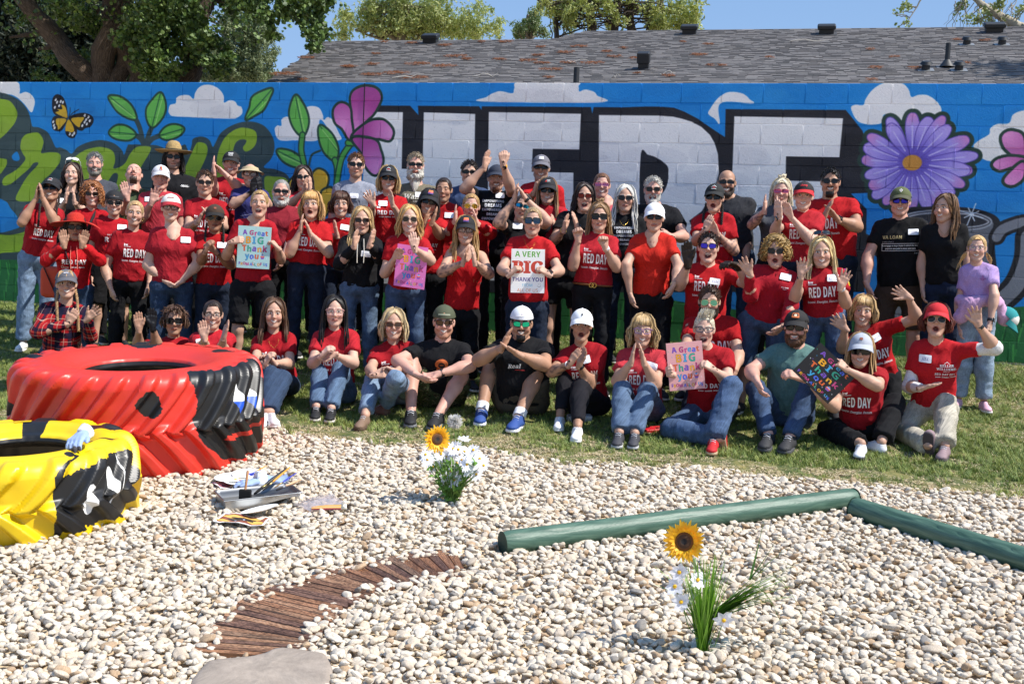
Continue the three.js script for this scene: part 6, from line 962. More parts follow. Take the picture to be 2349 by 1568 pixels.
print('cap_mtn', 150, 110, (g) => { g.strokeStyle = '#f0f0f0'; g.lineWidth = 6; g.beginPath(); g.moveTo(20, 60); g.lineTo(50, 30); g.lineTo(62, 40); g.lineTo(78, 14); g.lineTo(100, 42); g.lineTo(112, 32); g.lineTo(134, 60); g.stroke(); txt(g, 'kw', 76, 64, 40, '#d22630'); g.fillStyle = '#e8e8e8'; g.fillRect(22, 88, 106, 8); });
print('cap_sun', 140, 100, (g) => { const q = g.createLinearGradient(0, 0, 0, 100); q.addColorStop(0, '#e88a3a'); q.addColorStop(0.55, '#d8605a'); q.addColorStop(1, '#6a4a92'); g.fillStyle = q; g.fillRect(0, 0, 140, 100); g.fillStyle = '#4b3a78'; g.beginPath(); g.moveTo(0, 100); g.lineTo(0, 76); g.lineTo(40, 62); g.lineTo(80, 74); g.lineTo(140, 60); g.lineTo(140, 100); g.fill(); });
print('cap_kw', 90, 110, (g) => { g.fillStyle = '#e05a3a'; g.beginPath(); g.moveTo(20, 4); g.lineTo(80, 4); g.lineTo(86, 106); g.lineTo(10, 106); g.lineTo(14, 50); g.fill(); g.fillStyle = '#222'; g.fillRect(14, 40, 34, 62); txt(g, 'KW', 34, 92, 24, '#fff'); });
print('cap_hondo', 150, 110, (g) => { txt(g, 'Hondo', 75, 32, 44, '#f0f0f0', { f: 'serif', st: 'italic bold' }); g.strokeStyle = '#eee'; g.lineWidth = 5; for (const x of [40, 75, 110]) { g.beginPath(); g.arc(x, 78, 17, 0, 7); g.stroke(); } });
print('cap_reb', 170, 60, (g) => txt(g, '#R#80/', 85, 30, 46, '#9a4a40')); print('cap_tr', 150, 90, (g) => { g.fillStyle = '#d23a30'; g.beginPath(); g.moveTo(10, 70); g.lineTo(40, 20); g.lineTo(52, 70); g.fill(); txt(g, 'TRIMBLE', 98, 30, 22, '#f0f0f0'); txt(g, 'REALTY', 98, 58, 22, '#f0f0f0'); });
print('cap_chmp', 150, 80, (g) => { txt(g, 'chmp', 75, 42, 58, '#d22630'); }); print('cap_or', 150, 90, (g) => { g.fillStyle = '#c9662a'; g.beginPath(); g.roundRect ? g.roundRect(2, 2, 146, 86, 16) : g.rect(2, 2, 146, 86); g.fill(); g.fillStyle = '#1a1a1c'; g.fillRect(18, 18, 114, 40); g.fillStyle = '#f2d8b8'; g.beginPath(); g.ellipse(75, 44, 30, 20, 0, 0, 7); g.fill(); for (let i = 0; i < 6; i++) g.fillRect(22 + i * 20, 66, 6, 6); });
print('cap_heart', 60, 60, (g) => txt(g, '\u2665', 30, 32, 54, '#151515')); print('cap_nike', 150, 90, (g) => { txt(g, 'N I K E  G O L F', 75, 22, 20, '#333', { st: 'normal' }); g.fillStyle = '#222'; g.beginPath(); g.moveTo(58, 40); g.lineTo(96, 40); g.lineTo(92, 70); g.lineTo(77, 84); g.lineTo(62, 70); g.fill(); });
print('cap_camo', 90, 90, (g) => { g.strokeStyle = '#f0f0f0'; g.lineWidth = 6; g.beginPath(); g.moveTo(45, 6); g.lineTo(84, 42); g.lineTo(45, 84); g.lineTo(6, 42); g.closePath(); g.stroke(); g.strokeRect(32, 32, 26, 26); g.strokeStyle = '#c03a3a'; g.lineWidth = 3; g.strokeRect(40, 40, 10, 16); });
print('cap_lea', 60, 40, (g) => { g.fillStyle = '#8a4a34'; g.fillRect(0, 0, 60, 40); }); print('cap_tag', 110, 60, (g) => { g.fillStyle = '#d9d8dd'; g.fillRect(0, 0, 110, 60); txt(g, 'ALPINE', 55, 30, 24, '#888'); });
print('cap_n', 90, 50, (g) => txt(g, 'NORTH', 45, 24, 26, '#dcdce6')); print('cap_crest', 120, 110, (g) => { g.strokeStyle = '#4a4c6a'; g.lineWidth = 6; g.beginPath(); g.arc(60, 40, 28, 0, 7); g.stroke(); txt(g, 'SUNDAY', 60, 92, 24, '#dcdce6'); });
const atlas = ctex(AC), printM = new THREE.MeshPhysicalMaterial({ map: atlas, transparent: true, alphaTest: 0.25, roughness: 0.75, side: THREE.DoubleSide });
function patch(field, o, S, U, F, w, h, rect, off = 0.007, nx = 14, ny = 10, depth = 0.24) {
return grid(nx, ny, (i, j) => { const p = o.clone().addScaledVector(S, (i - 0.5) * w).addScaledVector(U, (0.5 - j) * h).addScaledVector(F, depth); let d = 0; for (let k = 0; k < 40; k++) { d = field(p.x, p.y, p.z); if (d < 0.0008) break; p.addScaledVector(F, -Math.max(0.001, d * 0.8)); if (p.clone().sub(o).dot(F) < -0.05) break; } const n = fold(p); return p.addScaledVector(F, n + off); }, (i, j) => [lerp(rect[0], rect[2], i), lerp(rect[3], rect[1], j)]);
}
const legFold = (p) => { const a = 1 - Math.abs(N3(p.x * 5 + 9, p.y * 11, p.z * 5)), b = 1 - Math.abs(N3(p.x * 11, p.y * 20, p.z * 11)); return 0.008 * (a * a - 0.45) + 0.003 * (b * b - 0.42); };
const fold = (p) => { const a = 1 - Math.abs(N3(p.x * 6.5, p.y * 4.2, p.z * 6.5)), b = 1 - Math.abs(N3(p.x * 12 + 5, p.y * 9, p.z * 12)); return 0.010 * (a * a - 0.42) + 0.003 * (b * b - 0.42); };

// ---------- cloth ----------
const wrinkle = noiseTex(256, (x, y) => { let v = 0; for (const [f, a, z] of [[4, 0.6, 0], [9, 0.3, 4], [24, 0.05, 8]]) v += a * Math.pow(1 - Math.abs(tor(x, y, f, z)), 2); return clamp(v, 0, 1); }); wrinkle.repeat.set(2, 1.5);
const weave = noiseTex(256, (x, y) => { const n = 0.93 + 0.05 * tor(x, y, 30) + 0.06 * tor(x, y, 110, 3); return [n, n, n]; }, 3, true);
const denimTex = noiseTex(256, (x, y) => { const n = 0.86 + 0.1 * tor(x, y, 7) + 0.1 * tor(x, y * 0.3, 90, 3) + 0.08 * tor(x, y, 100, 5); return [n, n, n]; }, 2, true);
const plaidTex = (() => { const [c, g] = canvas(256, 256); g.fillStyle = '#b81e26'; g.fillRect(0, 0, 256, 256); for (const [o, w, s] of [[0, 62, 'rgba(16,22,54,0.82)'], [140, 30, 'rgba(16,22,54,0.7)'], [96, 5, 'rgba(240,220,190,0.75)'], [215, 5, 'rgba(240,220,190,0.75)'], [180, 4, 'rgba(235,190,120,0.5)']]) { g.fillStyle = s; g.fillRect(o, 0, w, 256); g.fillRect(0, o, 256, w); } const t = ctex(c); t.wrapS = t.wrapT = THREE.RepeatWrapping; t.repeat.set(5.2, 5.2); return t; })();
const camoTex = noiseTex(128, (x, y) => { const a = tor(x, y, 6), b = tor(x, y, 9, 5); return a > 0.25 ? [0.33, 0.36, 0.22] : b > 0.2 ? [0.22, 0.19, 0.13] : a < -0.3 ? [0.5, 0.48, 0.36] : [0.27, 0.33, 0.2]; }, 6, true);
const leoTex = noiseTex(128, (x, y) => { const a = Math.abs(tor(x, y, 22)); return a < 0.16 ? [0.12, 0.08, 0.06] : [0.66, 0.5, 0.36]; }, 3, true);
const strawTex = noiseTex(128, (x, y) => { const n = 0.82 + 0.16 * Math.sin(y * 6.2832 * 40) * 0.5 + 0.12 * tor(x, y, 60); return [n, n * 0.97, n * 0.9]; }, 1, true);
const clothCache = {};
function cloth(c, kind = 'cotton') { return clothCache[c + kind] ??= new THREE.MeshPhysicalMaterial({ color: col(kind === 'plaid' || kind === 'camo2' ? '#c9c9c9' : c), map: kind === 'plaid' ? plaidTex : kind === 'camo2' ? camoTex : kind === 'denim' ? denimTex : weave, roughness: 0.88, bumpMap: wrinkle, bumpScale: kind === 'denim' ? 0.006 : 0.008, sheen: 0.25, sheenRoughness: 0.6, sheenColor: new THREE.Color(0.3, 0.3, 0.3), specularIntensity: 0.4, side: THREE.DoubleSide }); }
const skinM = new THREE.MeshPhysicalMaterial({ vertexColors: true, roughness: 0.5, specularIntensity: 0.5, side: THREE.DoubleSide });
const hairM = {}; const hairMat = (c) => hairM[c] ??= new THREE.MeshPhysicalMaterial({ color: col(c), vertexColors: true, roughness: 0.48, specularIntensity: 0.7, sheen: 0.2, sheenColor: new THREE.Color(0.5, 0.45, 0.4), side: THREE.DoubleSide });
const [SHOE, SOLE] = shoeGeos(), RED = '#b0141f'; const LACES = merge([0, 1, 2, 3, 4].map((k) => { const z = 0.028 + k * 0.02, y = 0.1 - k * 0.0105; return tube([V(-0.022, y - 0.006, z), V(0, y + 0.002, z + (k % 2 ? 0.006 : -0.004)), V(0.022, y - 0.006, z + 0.004)], 0.003, 5); }));
const SKIN = { fair: [0.62, 0.385, 0.29], light: [0.56, 0.335, 0.24], tan: [0.44, 0.245, 0.16], brown: [0.33, 0.17, 0.105], pink: [0.62, 0.345, 0.265] };
const ZX = [0, 0, 458.6, 917.2, 1375.7, 1760.9], ZK = 0.3655, zp = (z, p) => [ZX[z] + p[0] * ZK, 286.6 + p[1] * ZK];
function reach(S, px, L, far) {
const d = ray(...px).normalize(), w = S.clone().sub(EYE), tc = d.dot(w), r2 = w.lengthSq() - tc * tc;
if (r2 >= L * L) { const P = EYE.clone().addScaledVector(d, tc), v = P.clone().sub(S); return S.clone().addScaledVector(v.normalize(), Math.min(Math.sqrt(r2), L * 1.16)); }
return EYE.clone().addScaledVector(d, tc + (far ? 1 : -1) * Math.sqrt(L * L - r2));
}
const frame = (X, Y, Z) => new THREE.Matrix4().makeBasis(X, Y, Z);
const CROWD = 'volunteers posing in front of the mural wall';
const PEOPLE = {};
function person(label, o) {
const G = top('person', label, 'person', CROWD), z = o.z, hs = (o.hs ?? 1) * (o.sex === 'f' ? 0.97 : o.sex === 'c' ? 1 : 1.02), male = o.sex === 'm', w = o.w ?? 1, kid = o.sex === 'c', T = { ...o.top }, B = { ...o.bot };
const r = rng(Math.round(o.e[0] * 13 + o.e[1] * 7 + z)), later = []; if (T.c === RED) T.c = ['#b0141f', '#a51822', '#ba1a20', '#9f1620', '#b4222c', '#aa1219'][Math.floor(r() * 6)];
const add = (name, geo, mat, parent = G) => { const m = mesh(name, geo, mat, parent); return m; };
// head
const Ep = onWallDistance(...zp(z, o.e), o.s), toCam = EYE.clone().sub(Ep).normalize(), f0 = V(toCam.x, 0, toCam.z).normalize();
const HQ = new THREE.Quaternion().setFromUnitVectors(V(0, 0, 1), f0).multiply(new THREE.Quaternion().setFromEuler(new THREE.Euler(-(o.pitch ?? 0) - 0.02, o.yaw ?? 0, -(o.roll ?? 0), 'YXZ')));
const hm = V(0, 0.008, 0.09).applyQuaternion(HQ).multiplyScalar(hs), Hc = Ep.clone().sub(hm), HM = new THREE.Matrix4().compose(Hc, HQ, V(hs, hs, hs));
const L = (x, y, q) => V(x, y, q).applyMatrix4(HM);
// trunk
const dep = -Hc.z, kneel = o.pose === 'kneel', sit = o.pose === 'sit';
const Sc = at(...zp(z, o.n), dep + 0.02 + (o.nz ?? 0)); let Pl;
if (o.p) Pl = at(...zp(z, o.p), dep + (o.pz ?? 0.03)); else Pl = Sc.clone().add(V(0, -0.53 * hs, 0));
if (sit) { Pl.copy(at(...zp(z, o.p), dep + (o.pz ?? 0.1))); Pl.y = gY(Pl.x, Pl.z) + 0.13; }
const U = Sc.clone().sub(Pl), TL = U.length(); U.normalize();
const fT = f0.clone().applyAxisAngle(V(0, 1, 0), o.ty ?? 0), S = V(0, 1, 0).cross(fT).normalize(); S.addScaledVector(U, -S.dot(U)).normalize(); const F = S.clone().cross(U).normalize();
const sh = (male ? 0.157 : kid ? 0.112 : 0.134) * (0.5 + 0.5 * w) * hs;
const pt = (s, u, f) => Sc.clone().addScaledVector(S, s).addScaledVector(U, u).addScaledVector(F, f);
const arms = [['L', -1], ['R', 1]].map(([k, sg]) => {
const a = o[k], J = pt(sg * sh, -0.062 * hs, 0); const uL = 0.285 * hs * (male ? 1.04 : 0.98), fL = 0.25 * hs * (male ? 1.04 : 0.98);
if (!a) { const E = J.clone().addScaledVector(S, sg * 0.05).addScaledVector(U, -uL * 0.97).addScaledVector(F, -0.02), W = E.clone().addScaledVector(U, -fL * 0.96).addScaledVector(F, 0.06).addScaledVector(S, -sg * 0.01); return { J, E, W, Fd: V(0, -1, 0.25).normalize(), N: S.clone().multiplyScalar(-sg), pose: 'relax', sg, hid: true }; }
const q = a.slice(6), mode = typeof q[0] === 'string' ? q[0] : 'relax', e = zp(z, [a[0], a[1]]), wr = zp(z, [a[2], a[3]]), fi = zp(z, [a[4], a[5]]);
const rise = zp(z, o.n)[1] + 10 - e[1]; if (rise > 0) J.addScaledVector(U, Math.min(0.05, rise * 0.0012)).addScaledVector(S, -sg * 0.012);
const E = reach(J, e, uL, q.includes('eb')), W = reach(E, wr, fL, q.includes('wb')); const d = -W.z, Fp = at(...fi, d + (q.includes('ff') ? -0.08 : q.includes('fb') ? 0.08 : 0)); const Fd = Fp.sub(W).normalize();
return { J, E, W, Fd, pose: mode, sg, glove: q.includes('glove') ? '#17171a' : q.includes('work') ? '#2b2018' : 0, tat: q.includes('tat'), watch: q.find((x) => /^w#/.test(x)), N: q.includes('pc') ? toCam.clone() : q.includes('pb') ? toCam.clone().negate() : q.includes('pu') ? V(0, 1, 0) : q.includes('pd') ? V(0, -1, 0) : null };
});
arms.forEach((a, i) => { const b = arms[1 - i]; if (!a.N) a.N = a.pose === 'spread' ? toCam.clone() : a.pose === 'grip' ? S.clone().multiplyScalar(-a.sg).addScaledVector(toCam, -0.4) : a.pose === 'fist' ? toCam.clone() : !b.hid && b.W.distanceTo(a.W) < 0.32 ? b.W.clone().sub(a.W).addScaledVector(S, -a.sg * 0.1) : S.clone().multiplyScalar(-a.sg).addScaledVector(F, -0.3); a.N.addScaledVector(a.Fd, -a.N.dot(a.Fd)).normalize(); });
// legs
const ground = (x, q) => gY(x, q) + 0.01, hip = (male ? 0.085 : 0.088) * w * hs;
const legs = [['L', -1], ['R', 1]].map(([k, sg]) => {
const H = Pl.clone().addScaledVector(S, sg * (hip + (B.kind === 'shorts' && !sit ? 0.022 : 0))).addScaledVector(U, -0.03); let K, A, toe = null; const c = o.legs?.[k];
if (c) { A = onGround(...zp(z, [c[2], c[3]]), 0.095); const k1 = reach(A, zp(z, [c[0], c[1]]), 0.43 * hs, false), k2 = reach(A, zp(z, [c[0], c[1]]), 0.43 * hs, true); K = Math.abs(k1.distanceTo(H) - 0.43) < Math.abs(k2.distanceTo(H) - 0.43) ? k1 : k2; K.y = Math.max(K.y, ground(K.x, K.z) + 0.07); if (c.length > 4) toe = onGround(...zp(z, [c[4], c[5]]), 0.02).sub(A); }
else if (kneel || sit) { K = H.clone().addScaledVector(fT, 0.2).addScaledVector(S, sg * 0.06); K.y = ground(K.x, K.z) + 0.075; A = K.clone().addScaledVector(fT, -0.4); A.y = ground(A.x, A.z) + 0.07; toe = V(0, -0.3, 0).addScaledVector(fT, -1); }
else { A = H.clone().addScaledVector(S, sg * 0.03 + (o.step ?? 0) * sg); A.y = ground(A.x, A.z) + 0.085; K = H.clone().lerp(A, 0.5).addScaledVector(fT, 0.025 + (o.bend ?? 0)); }
toe ??= fT.clone().addScaledVector(S, sg * 0.22); return { H, K, A, toe, sg };
});
const base = V(Pl.x, 0, Pl.z); if (!sit && !kneel) { base.x = (legs[0].A.x + legs[1].A.x) / 2; base.z = (legs[0].A.z + legs[1].A.z) / 2; } base.y = gY(base.x, base.z);
// clothes
const later0 = [], build2 = (bones) => { const lo = V(1e9, 1e9, 1e9), hi2 = V(-1e9, -1e9, -1e9); for (const b of bones) for (const p of [b.a, b.b]) { lo.min(p.clone().addScalar(-b.reach - 0.05)); hi2.max(p.clone().addScalar(b.reach + 0.05)); } const N = new Net(lo, hi2, 0.016, 62); for (const b of bones) N.add(b); const s = N.dist().surface(); s.uv = s.pos.filter((_, i) => i % 3 < 2).map((v) => v); const g = toGeo(s); return g; };
const up = [], lower = [], torso = [], lx = (a, b, t) => a.clone().lerp(b, t), m = 0.012, bl = o.belly ?? 0;
const ch = male ? [0.165, 0.112] : kid ? [0.118, 0.085] : [0.146, 0.1], wa = male ? [0.15, 0.112] : kid ? [0.11, 0.085] : [0.13, 0.1], hi = male ? [0.162, 0.118] : kid ? [0.122, 0.09] : [0.165, 0.122];
const sc = (a, k = 1) => [a[0] * w * hs * k + m, a[1] * (0.4 + 0.6 * w) * hs * k + m];
const C1 = sc(ch), C2 = sc([wa[0], wa[1] + bl * 0.04]), C3 = sc(hi), hem = o.tuck ? 0.92 : 1.0 + 0.09 * (T.long ?? 1), strap = T.sleeve === '0';
torso.push(oval(pt(0, -0.05, -0.005), pt(0, -TL * 0.3, 0), S, C1[0] * (strap ? 0.66 : 0.8), C1[1] * 0.72, C1[0], C1[1]), oval(pt(0, -TL * 0.3, 0), pt(0, -TL * 0.68, 0.004), S, C1[0], C1[1], C2[0], C2[1]), oval(pt(0, -TL * 0.68, 0.004), pt(0, -TL * hem, 0), S, C2[0], C2[1], C3[0] + 0.006, C3[1] + 0.004, 1));
if (!male && !kid) for (const s of [-1, 1]) torso.push(elp(pt(s * 0.068 * w, -TL * 0.36, 0.072 * w), S, 0.062 * w, 0.06, 0.05));
if (male) for (const s of [-1, 1]) torso.push(elp(pt(s * 0.075 * w, -TL * 0.25, 0.06 * w), S, 0.075 * w, 0.06, 0.045));
up.push(...torso);
if (!strap) for (const a of arms) {
up.push(cone(pt(a.sg * 0.04, -0.045, -0.008), a.J, 0.05, 0.046 * (0.5 + 0.5 * w)), cone(pt(a.sg * 0.025, -0.012, -0.02), lx(Sc, a.J, 0.7), 0.04, 0.036));
if (T.sleeve === 'l') up.push(cone(a.J, a.E, 0.054 * (0.5 + 0.5 * w), 0.05), cone(a.E, lx(a.E, a.W, 0.9), 0.05, 0.038, 1)); else up.push(cone(a.J, lx(a.J, a.E, T.sl ?? 0.6), 0.05 * (0.4 + 0.6 * w), 0.06 * (0.35 + 0.65 * w), 1));
} else for (const s of [-1, 1]) up.push(cone(pt(s * 0.085, -0.03, 0.0), pt(s * 0.1, -0.14, 0.05), 0.022, 0.05));
if (T.hood) up.push(elp(pt(0, 0.01, -0.09), S, 0.11, 0.06, 0.06), cone(pt(-0.07, 0.0, 0.02), pt(0.07, 0.0, 0.02), 0.045, 0.045));
if (o.under) for (const a of arms) { const q = build2([cone(a.J, a.E, 0.05 * hs, 0.047 * hs), cone(a.E, lx(a.E, a.W, a.sg < 0 ? 0.95 : 0.18), 0.046 * hs, a.sg < 0 ? 0.032 : 0.046, 1)]); later0.push(['undershirt_sleeve', q, cloth(o.under)]); }
const tight = B.fit === 'tight' ? 0.009 : B.fit === 'wide' ? 0.016 : 0.007, q0 = Math.sqrt(w) * hs, lower2 = [];
lower.push(oval(pt(0, -TL * 0.86, 0), pt(0, -TL * 1.04, -0.005), S, C2[0] * 1.0 - 0.004, C2[1] - 0.004, C3[0] - 0.006, C3[1] - 0.006));
for (const l of legs) {
if (B.kind === 'shorts') lower.push(cone(l.H, lx(l.H, l.K, B.len ?? 0.82), 0.088 * q0 + tight, 0.078 * q0 + tight + 0.006, 1));
else { lower.push(cone(l.H, l.K, 0.079 * q0 + tight, 0.055 * q0 + tight), cone(l.K, lx(l.K, l.A, 0.35), 0.053 * q0 + tight, 0.054 * q0 + tight * 1.2), cone(lx(l.K, l.A, 0.3), lx(l.K, l.A, B.len ?? 0.97), 0.053 * q0 + tight * 1.2, (B.fit === 'tight' ? 0.038 : 0.05) * q0 + tight * 1.6, 1)); }
}
// skin
const skin = SKIN[o.skin ?? 'light'], bodyB = [], a0 = 0.55 + 0.45 * w;
bodyB.push(cone(L(0, -0.09, -0.028), pt(0, -0.02, -0.01), (male ? 0.056 : 0.049) * hs * (0.7 + 0.3 * w), (male ? 0.062 : 0.053) * hs * (0.7 + 0.3 * w)), oval(pt(0, -0.06, 0), pt(0, -TL * 0.9, 0), S, C1[0] * (strap ? 0.8 : 0.7), C1[1] * 0.7, C2[0] * 0.75, C2[1] * 0.75), cone(pt(-sh * 0.7, -0.045, 0), pt(sh * 0.7, -0.045, 0), 0.04 * hs, 0.04 * hs));
if (T.vee || strap) bodyB.push(oval(pt(0, 0.01, 0.0), pt(0, -TL * 0.2, 0.012), S, C1[0] * 0.42, C1[1] * 0.62, C1[0] * 0.3, C1[1] * 0.93));
for (const a of arms) bodyB.push(cone(a.J, a.E, (strap ? 0.054 : 0.05) * a0 * hs * (male ? 1.08 : 0.95), 0.04 * a0 * hs), cone(a.E, lx(a.E, a.W, 0.3), 0.041 * a0 * hs, 0.043 * a0 * hs * (male ? 1.08 : 0.96)), cone(lx(a.E, a.W, 0.25), a.W, 0.043 * a0 * hs * (male ? 1.06 : 0.95), 0.0255 * hs * (male ? 1.08 : 0.96)));
for (const l of legs) { const bk = l.K.clone().lerp(l.A, 0.3).addScaledVector(F, sit || kneel ? 0 : -0.018); bodyB.push(cone(l.H, l.K, 0.07 * q0, 0.05 * q0), cone(l.K, bk, 0.048 * q0, 0.053 * q0), cone(bk, l.A, 0.053 * q0, 0.036 * q0)); }
const build = (bones, h, k) => { const lo = V(1e9, 1e9, 1e9), hi2 = V(-1e9, -1e9, -1e9); for (const b of bones) for (const p of [b.a, b.b]) { lo.min(p.clone().addScalar(-b.reach - 0.05)); hi2.max(p.clone().addScalar(b.reach + 0.05)); } const N = new Net(lo, hi2, h, k); for (const b of bones) N.add(b); return N.dist(); };
const H1 = o.s < 1.5 ? 0.022 : 0.0185, nUp = build(up, H1, 62), nLow = build(lower, H1 * 1.08, 62), nBody = build(bodyB, H1, 85);
const dress = (N, fold2 = fold) => { const s = N.surface(), n = s.pos.length / 3; for (let i = 0; i < n; i++) { const p = V(s.pos[i * 3], s.pos[i * 3 + 1], s.pos[i * 3 + 2]), d = fold2(p); for (let q = 0; q < 3; q++) s.pos[i * 3 + q] += s.nor[i * 3 + q] * d; } s.uv = []; for (let i = 0; i < n; i++) { const p = V(s.pos[i * 3], s.pos[i * 3 + 1], s.pos[i * 3 + 2]).sub(Sc); s.uv.push(p.dot(S) + 0.5 * p.dot(F), p.dot(U) + 0.35 * p.dot(F)); } const g = toGeo(s); g.computeVertexNormals(); return g; };
const shirt = add(T.name ?? 'shirt', dress(nUp), cloth(T.c, T.mat)); const pants = add(B.kind === 'shorts' ? 'shorts' : 'trousers', dress(nLow, B.fit === 'tight' ? (p) => fold(p) * 0.4 : legFold), cloth(B.c, B.mat));
for (const [n, g, mt] of later0) add(n, g, mt);
// body: trunk and limbs where bare, with head and hands grown on
const bs = nBody.surface(), P = [], Nn = [], Cc = [], I = []; const keep = [], nb = bs.pos.length / 3;
for (let i = 0; i < nb; i++) { const x = bs.pos[i * 3], y = bs.pos[i * 3 + 1], q = bs.pos[i * 3 + 2]; keep.push(Math.min(nUp.sample(x, y, q), nLow.sample(x, y, q)) > -0.016); const v = 0.93 + 0.12 * N3(x * 9, y * 9, q * 9); let c = skin; const near = (a) => { const d = V(x, y, q), e = a.E.distanceTo(d) + a.W.distanceTo(d); return e < 0.36 * hs; }; const t = arms.find((a) => a.tat && near(a)); const glv = arms.find((a) => a.glove && a.W.distanceTo(V(x, y, q)) < 0.055); if (glv) c = lin(glv.glove); else if (t && N3(x * 26, y * 26, q * 26) > 0.2) c = [skin[0] * 0.35, skin[1] * 0.4, skin[2] * 0.5]; P.push(x, y, q); Nn.push(bs.nor[i * 3], bs.nor[i * 3 + 1], bs.nor[i * 3 + 2]); Cc.push(c[0] * v, c[1] * v * 0.99, c[2] * v * 0.98); }
for (let i = 0; i < bs.idx.length; i += 3) { const [a, b, c] = [bs.idx[i], bs.idx[i + 1], bs.idx[i + 2]]; if (keep[a] || keep[b] || keep[c]) I.push(a, b, c); }
const grow = (t, M4, colf, flip, cull) => { const b = P.length / 3, nm3 = new THREE.Matrix3().getNormalMatrix(M4), v = V(); for (let i = 0; i < t.pos.length / 3; i++) { v.set(t.pos[i * 3], t.pos[i * 3 + 1], t.pos[i * 3 + 2]); const c = colf(i, v.x, v.y, v.z); v.applyMatrix4(M4); P.push(v.x, v.y, v.z); v.set(t.nor[i * 3], t.nor[i * 3 + 1], t.nor[i * 3 + 2]).applyMatrix3(nm3).normalize(); Nn.push(v.x, v.y, v.z); Cc.push(...c); } for (let i = 0; i < t.idx.length; i += 3) if (cull && [0, 1, 2].every((k) => cull(t.pos[t.idx[i + k] * 3 + 1], t.pos[t.idx[i + k] * 3 + 2]))) continue; else flip ? I.push(b + t.idx[i], b + t.idx[i + 2], b + t.idx[i + 1]) : I.push(b + t.idx[i], b + t.idx[i + 1], b + t.idx[i + 2]); };
const ht = headTpl(male ? 'm' : 'f', o.mouth ?? 'smile', o.s < 1.6 ? 0.0066 : 0.0055), hc = lin(o.hair?.[1] ?? '#5a4030'), browC = hc.map((x, i) => lerp(x * 0.6, skin[i] * 0.5, 0.35)), bc = o.beard ? lin(o.beard[1]) : null, lipC = male ? [skin[0] * 0.8, skin[1] * 0.58, skin[2] * 0.55] : [skin[0] * 0.82, skin[1] * 0.55, skin[2] * 0.58], iris = lin(o.iris ?? '#4a3a2a');
const beardW = (x, y, q) => { if (!bc) return 0; const a = Math.abs(x); let k = smoothstep(-y, 0.034, 0.052) * smoothstep(q, -0.005, 0.02) * (1 - smoothstep(-y, 0.12, 0.135)); k = Math.max(k, smoothstep(a, 0.05, 0.06) * smoothstep(-y, 0.005, 0.02) * smoothstep(q, -0.01, 0.005) * (1 - smoothstep(q, 0.04, 0.06)) * (y > -0.1 ? 1 : 0)); if (o.beard[2] === 'g') k *= 1 - smoothstep(a, 0.026, 0.036); if (a < 0.03 && y > -0.052 && y < -0.036 && q > 0.07) k = 0.9; if (a < 0.03 && y < -0.05 && y > -0.078 && q > 0.072) k = 0; if (a < 0.008 && y > -0.04) k = 0; return k; };
grow(ht, HM, (i, x, y, q) => { const k = ht.mask[i], v = 0.95 + 0.09 * N3(x * 40, y * 40, q * 40); if (k === 'skin') { const w2 = beardW(x, y, q) * (o.beard?.[0] < 0.004 ? 0.5 : 0.9); const rosy = Math.exp(-((Math.abs(x) - 0.04) ** 2 + (y + 0.03) ** 2) / 0.0007) * (q > 0.03 ? 1 : 0) * 0.16; const s3 = [skin[0] * v * (1 + rosy * 0.2), skin[1] * v * (1 - rosy), skin[2] * v * (1 - rosy)]; return w2 ? s3.map((c, j) => lerp(c, bc[j], w2)) : s3; } if (k === 'brow') return browC; if (k === 'lip') return lipC; if (k === 'lipline') return lipC.map((c) => c * 0.45); if (k === 'teeth') return [0.7, 0.65, 0.59]; if (k === 'inside') return [0.09, 0.02, 0.02]; if (k === 'eye') return o.closed ? skin : [0.62, 0.6, 0.57]; if (k === 'iris') return o.closed ? skin.map((c) => c * 0.8) : iris.map((c) => c * 0.5); return o.closed ? skin : skin.map((c) => c * 0.28); }, false, o.hair && !/^(bald|buzz)/.test(o.hair[0]) ? (y, q) => (q < -0.03 && y > -0.03) || (y > 0.092 && q < 0.03) : null);
for (const a of arms) { const X = a.Fd.clone().cross(a.N).normalize(), M4 = frame(a.sg > 0 ? X.clone().negate().multiplyScalar(-1) : X, a.Fd, a.N); const sc2 = hs * (male ? 0.98 : 0.88) * (a.glove ? 1.08 : 1), flip = a.sg > 0; M4.multiply(new THREE.Matrix4().makeScale(flip ? -sc2 : sc2, sc2, sc2)); M4.setPosition(a.W); const gc = a.glove ? lin(a.glove) : null; grow(handTpl(a.pose), M4, (i, x, y, q) => { if (gc) return gc; const v = 0.95 + 0.1 * N3(x * 50, y * 50, q * 50), tip = y > 0.12 || q > 0.05 ? 0.04 : 0; return [skin[0] * v, skin[1] * v * (1 - tip), skin[2] * v * (1 - tip)]; }, flip); }
{ const g = new THREE.BufferGeometry(); g.setAttribute('position', new THREE.Float32BufferAttribute(P, 3)); g.setAttribute('normal', new THREE.Float32BufferAttribute(Nn, 3)); g.setAttribute('color', new THREE.Float32BufferAttribute(Cc, 3)); g.setIndex(I); add('body', g, skinM); }
// things worn on the head
const onHead = (name, geo, mat, parent = G) => { const q = mesh(name, geo, mat, parent); if (parent === G) { q.position.copy(Hc); q.quaternion.copy(HQ); q.scale.setScalar(hs); later.push(q); } return q; };
if (o.hair && o.hair[0]) onHead('hair', hairTpl(o.hair[0]), hairMat(o.hair[1]));
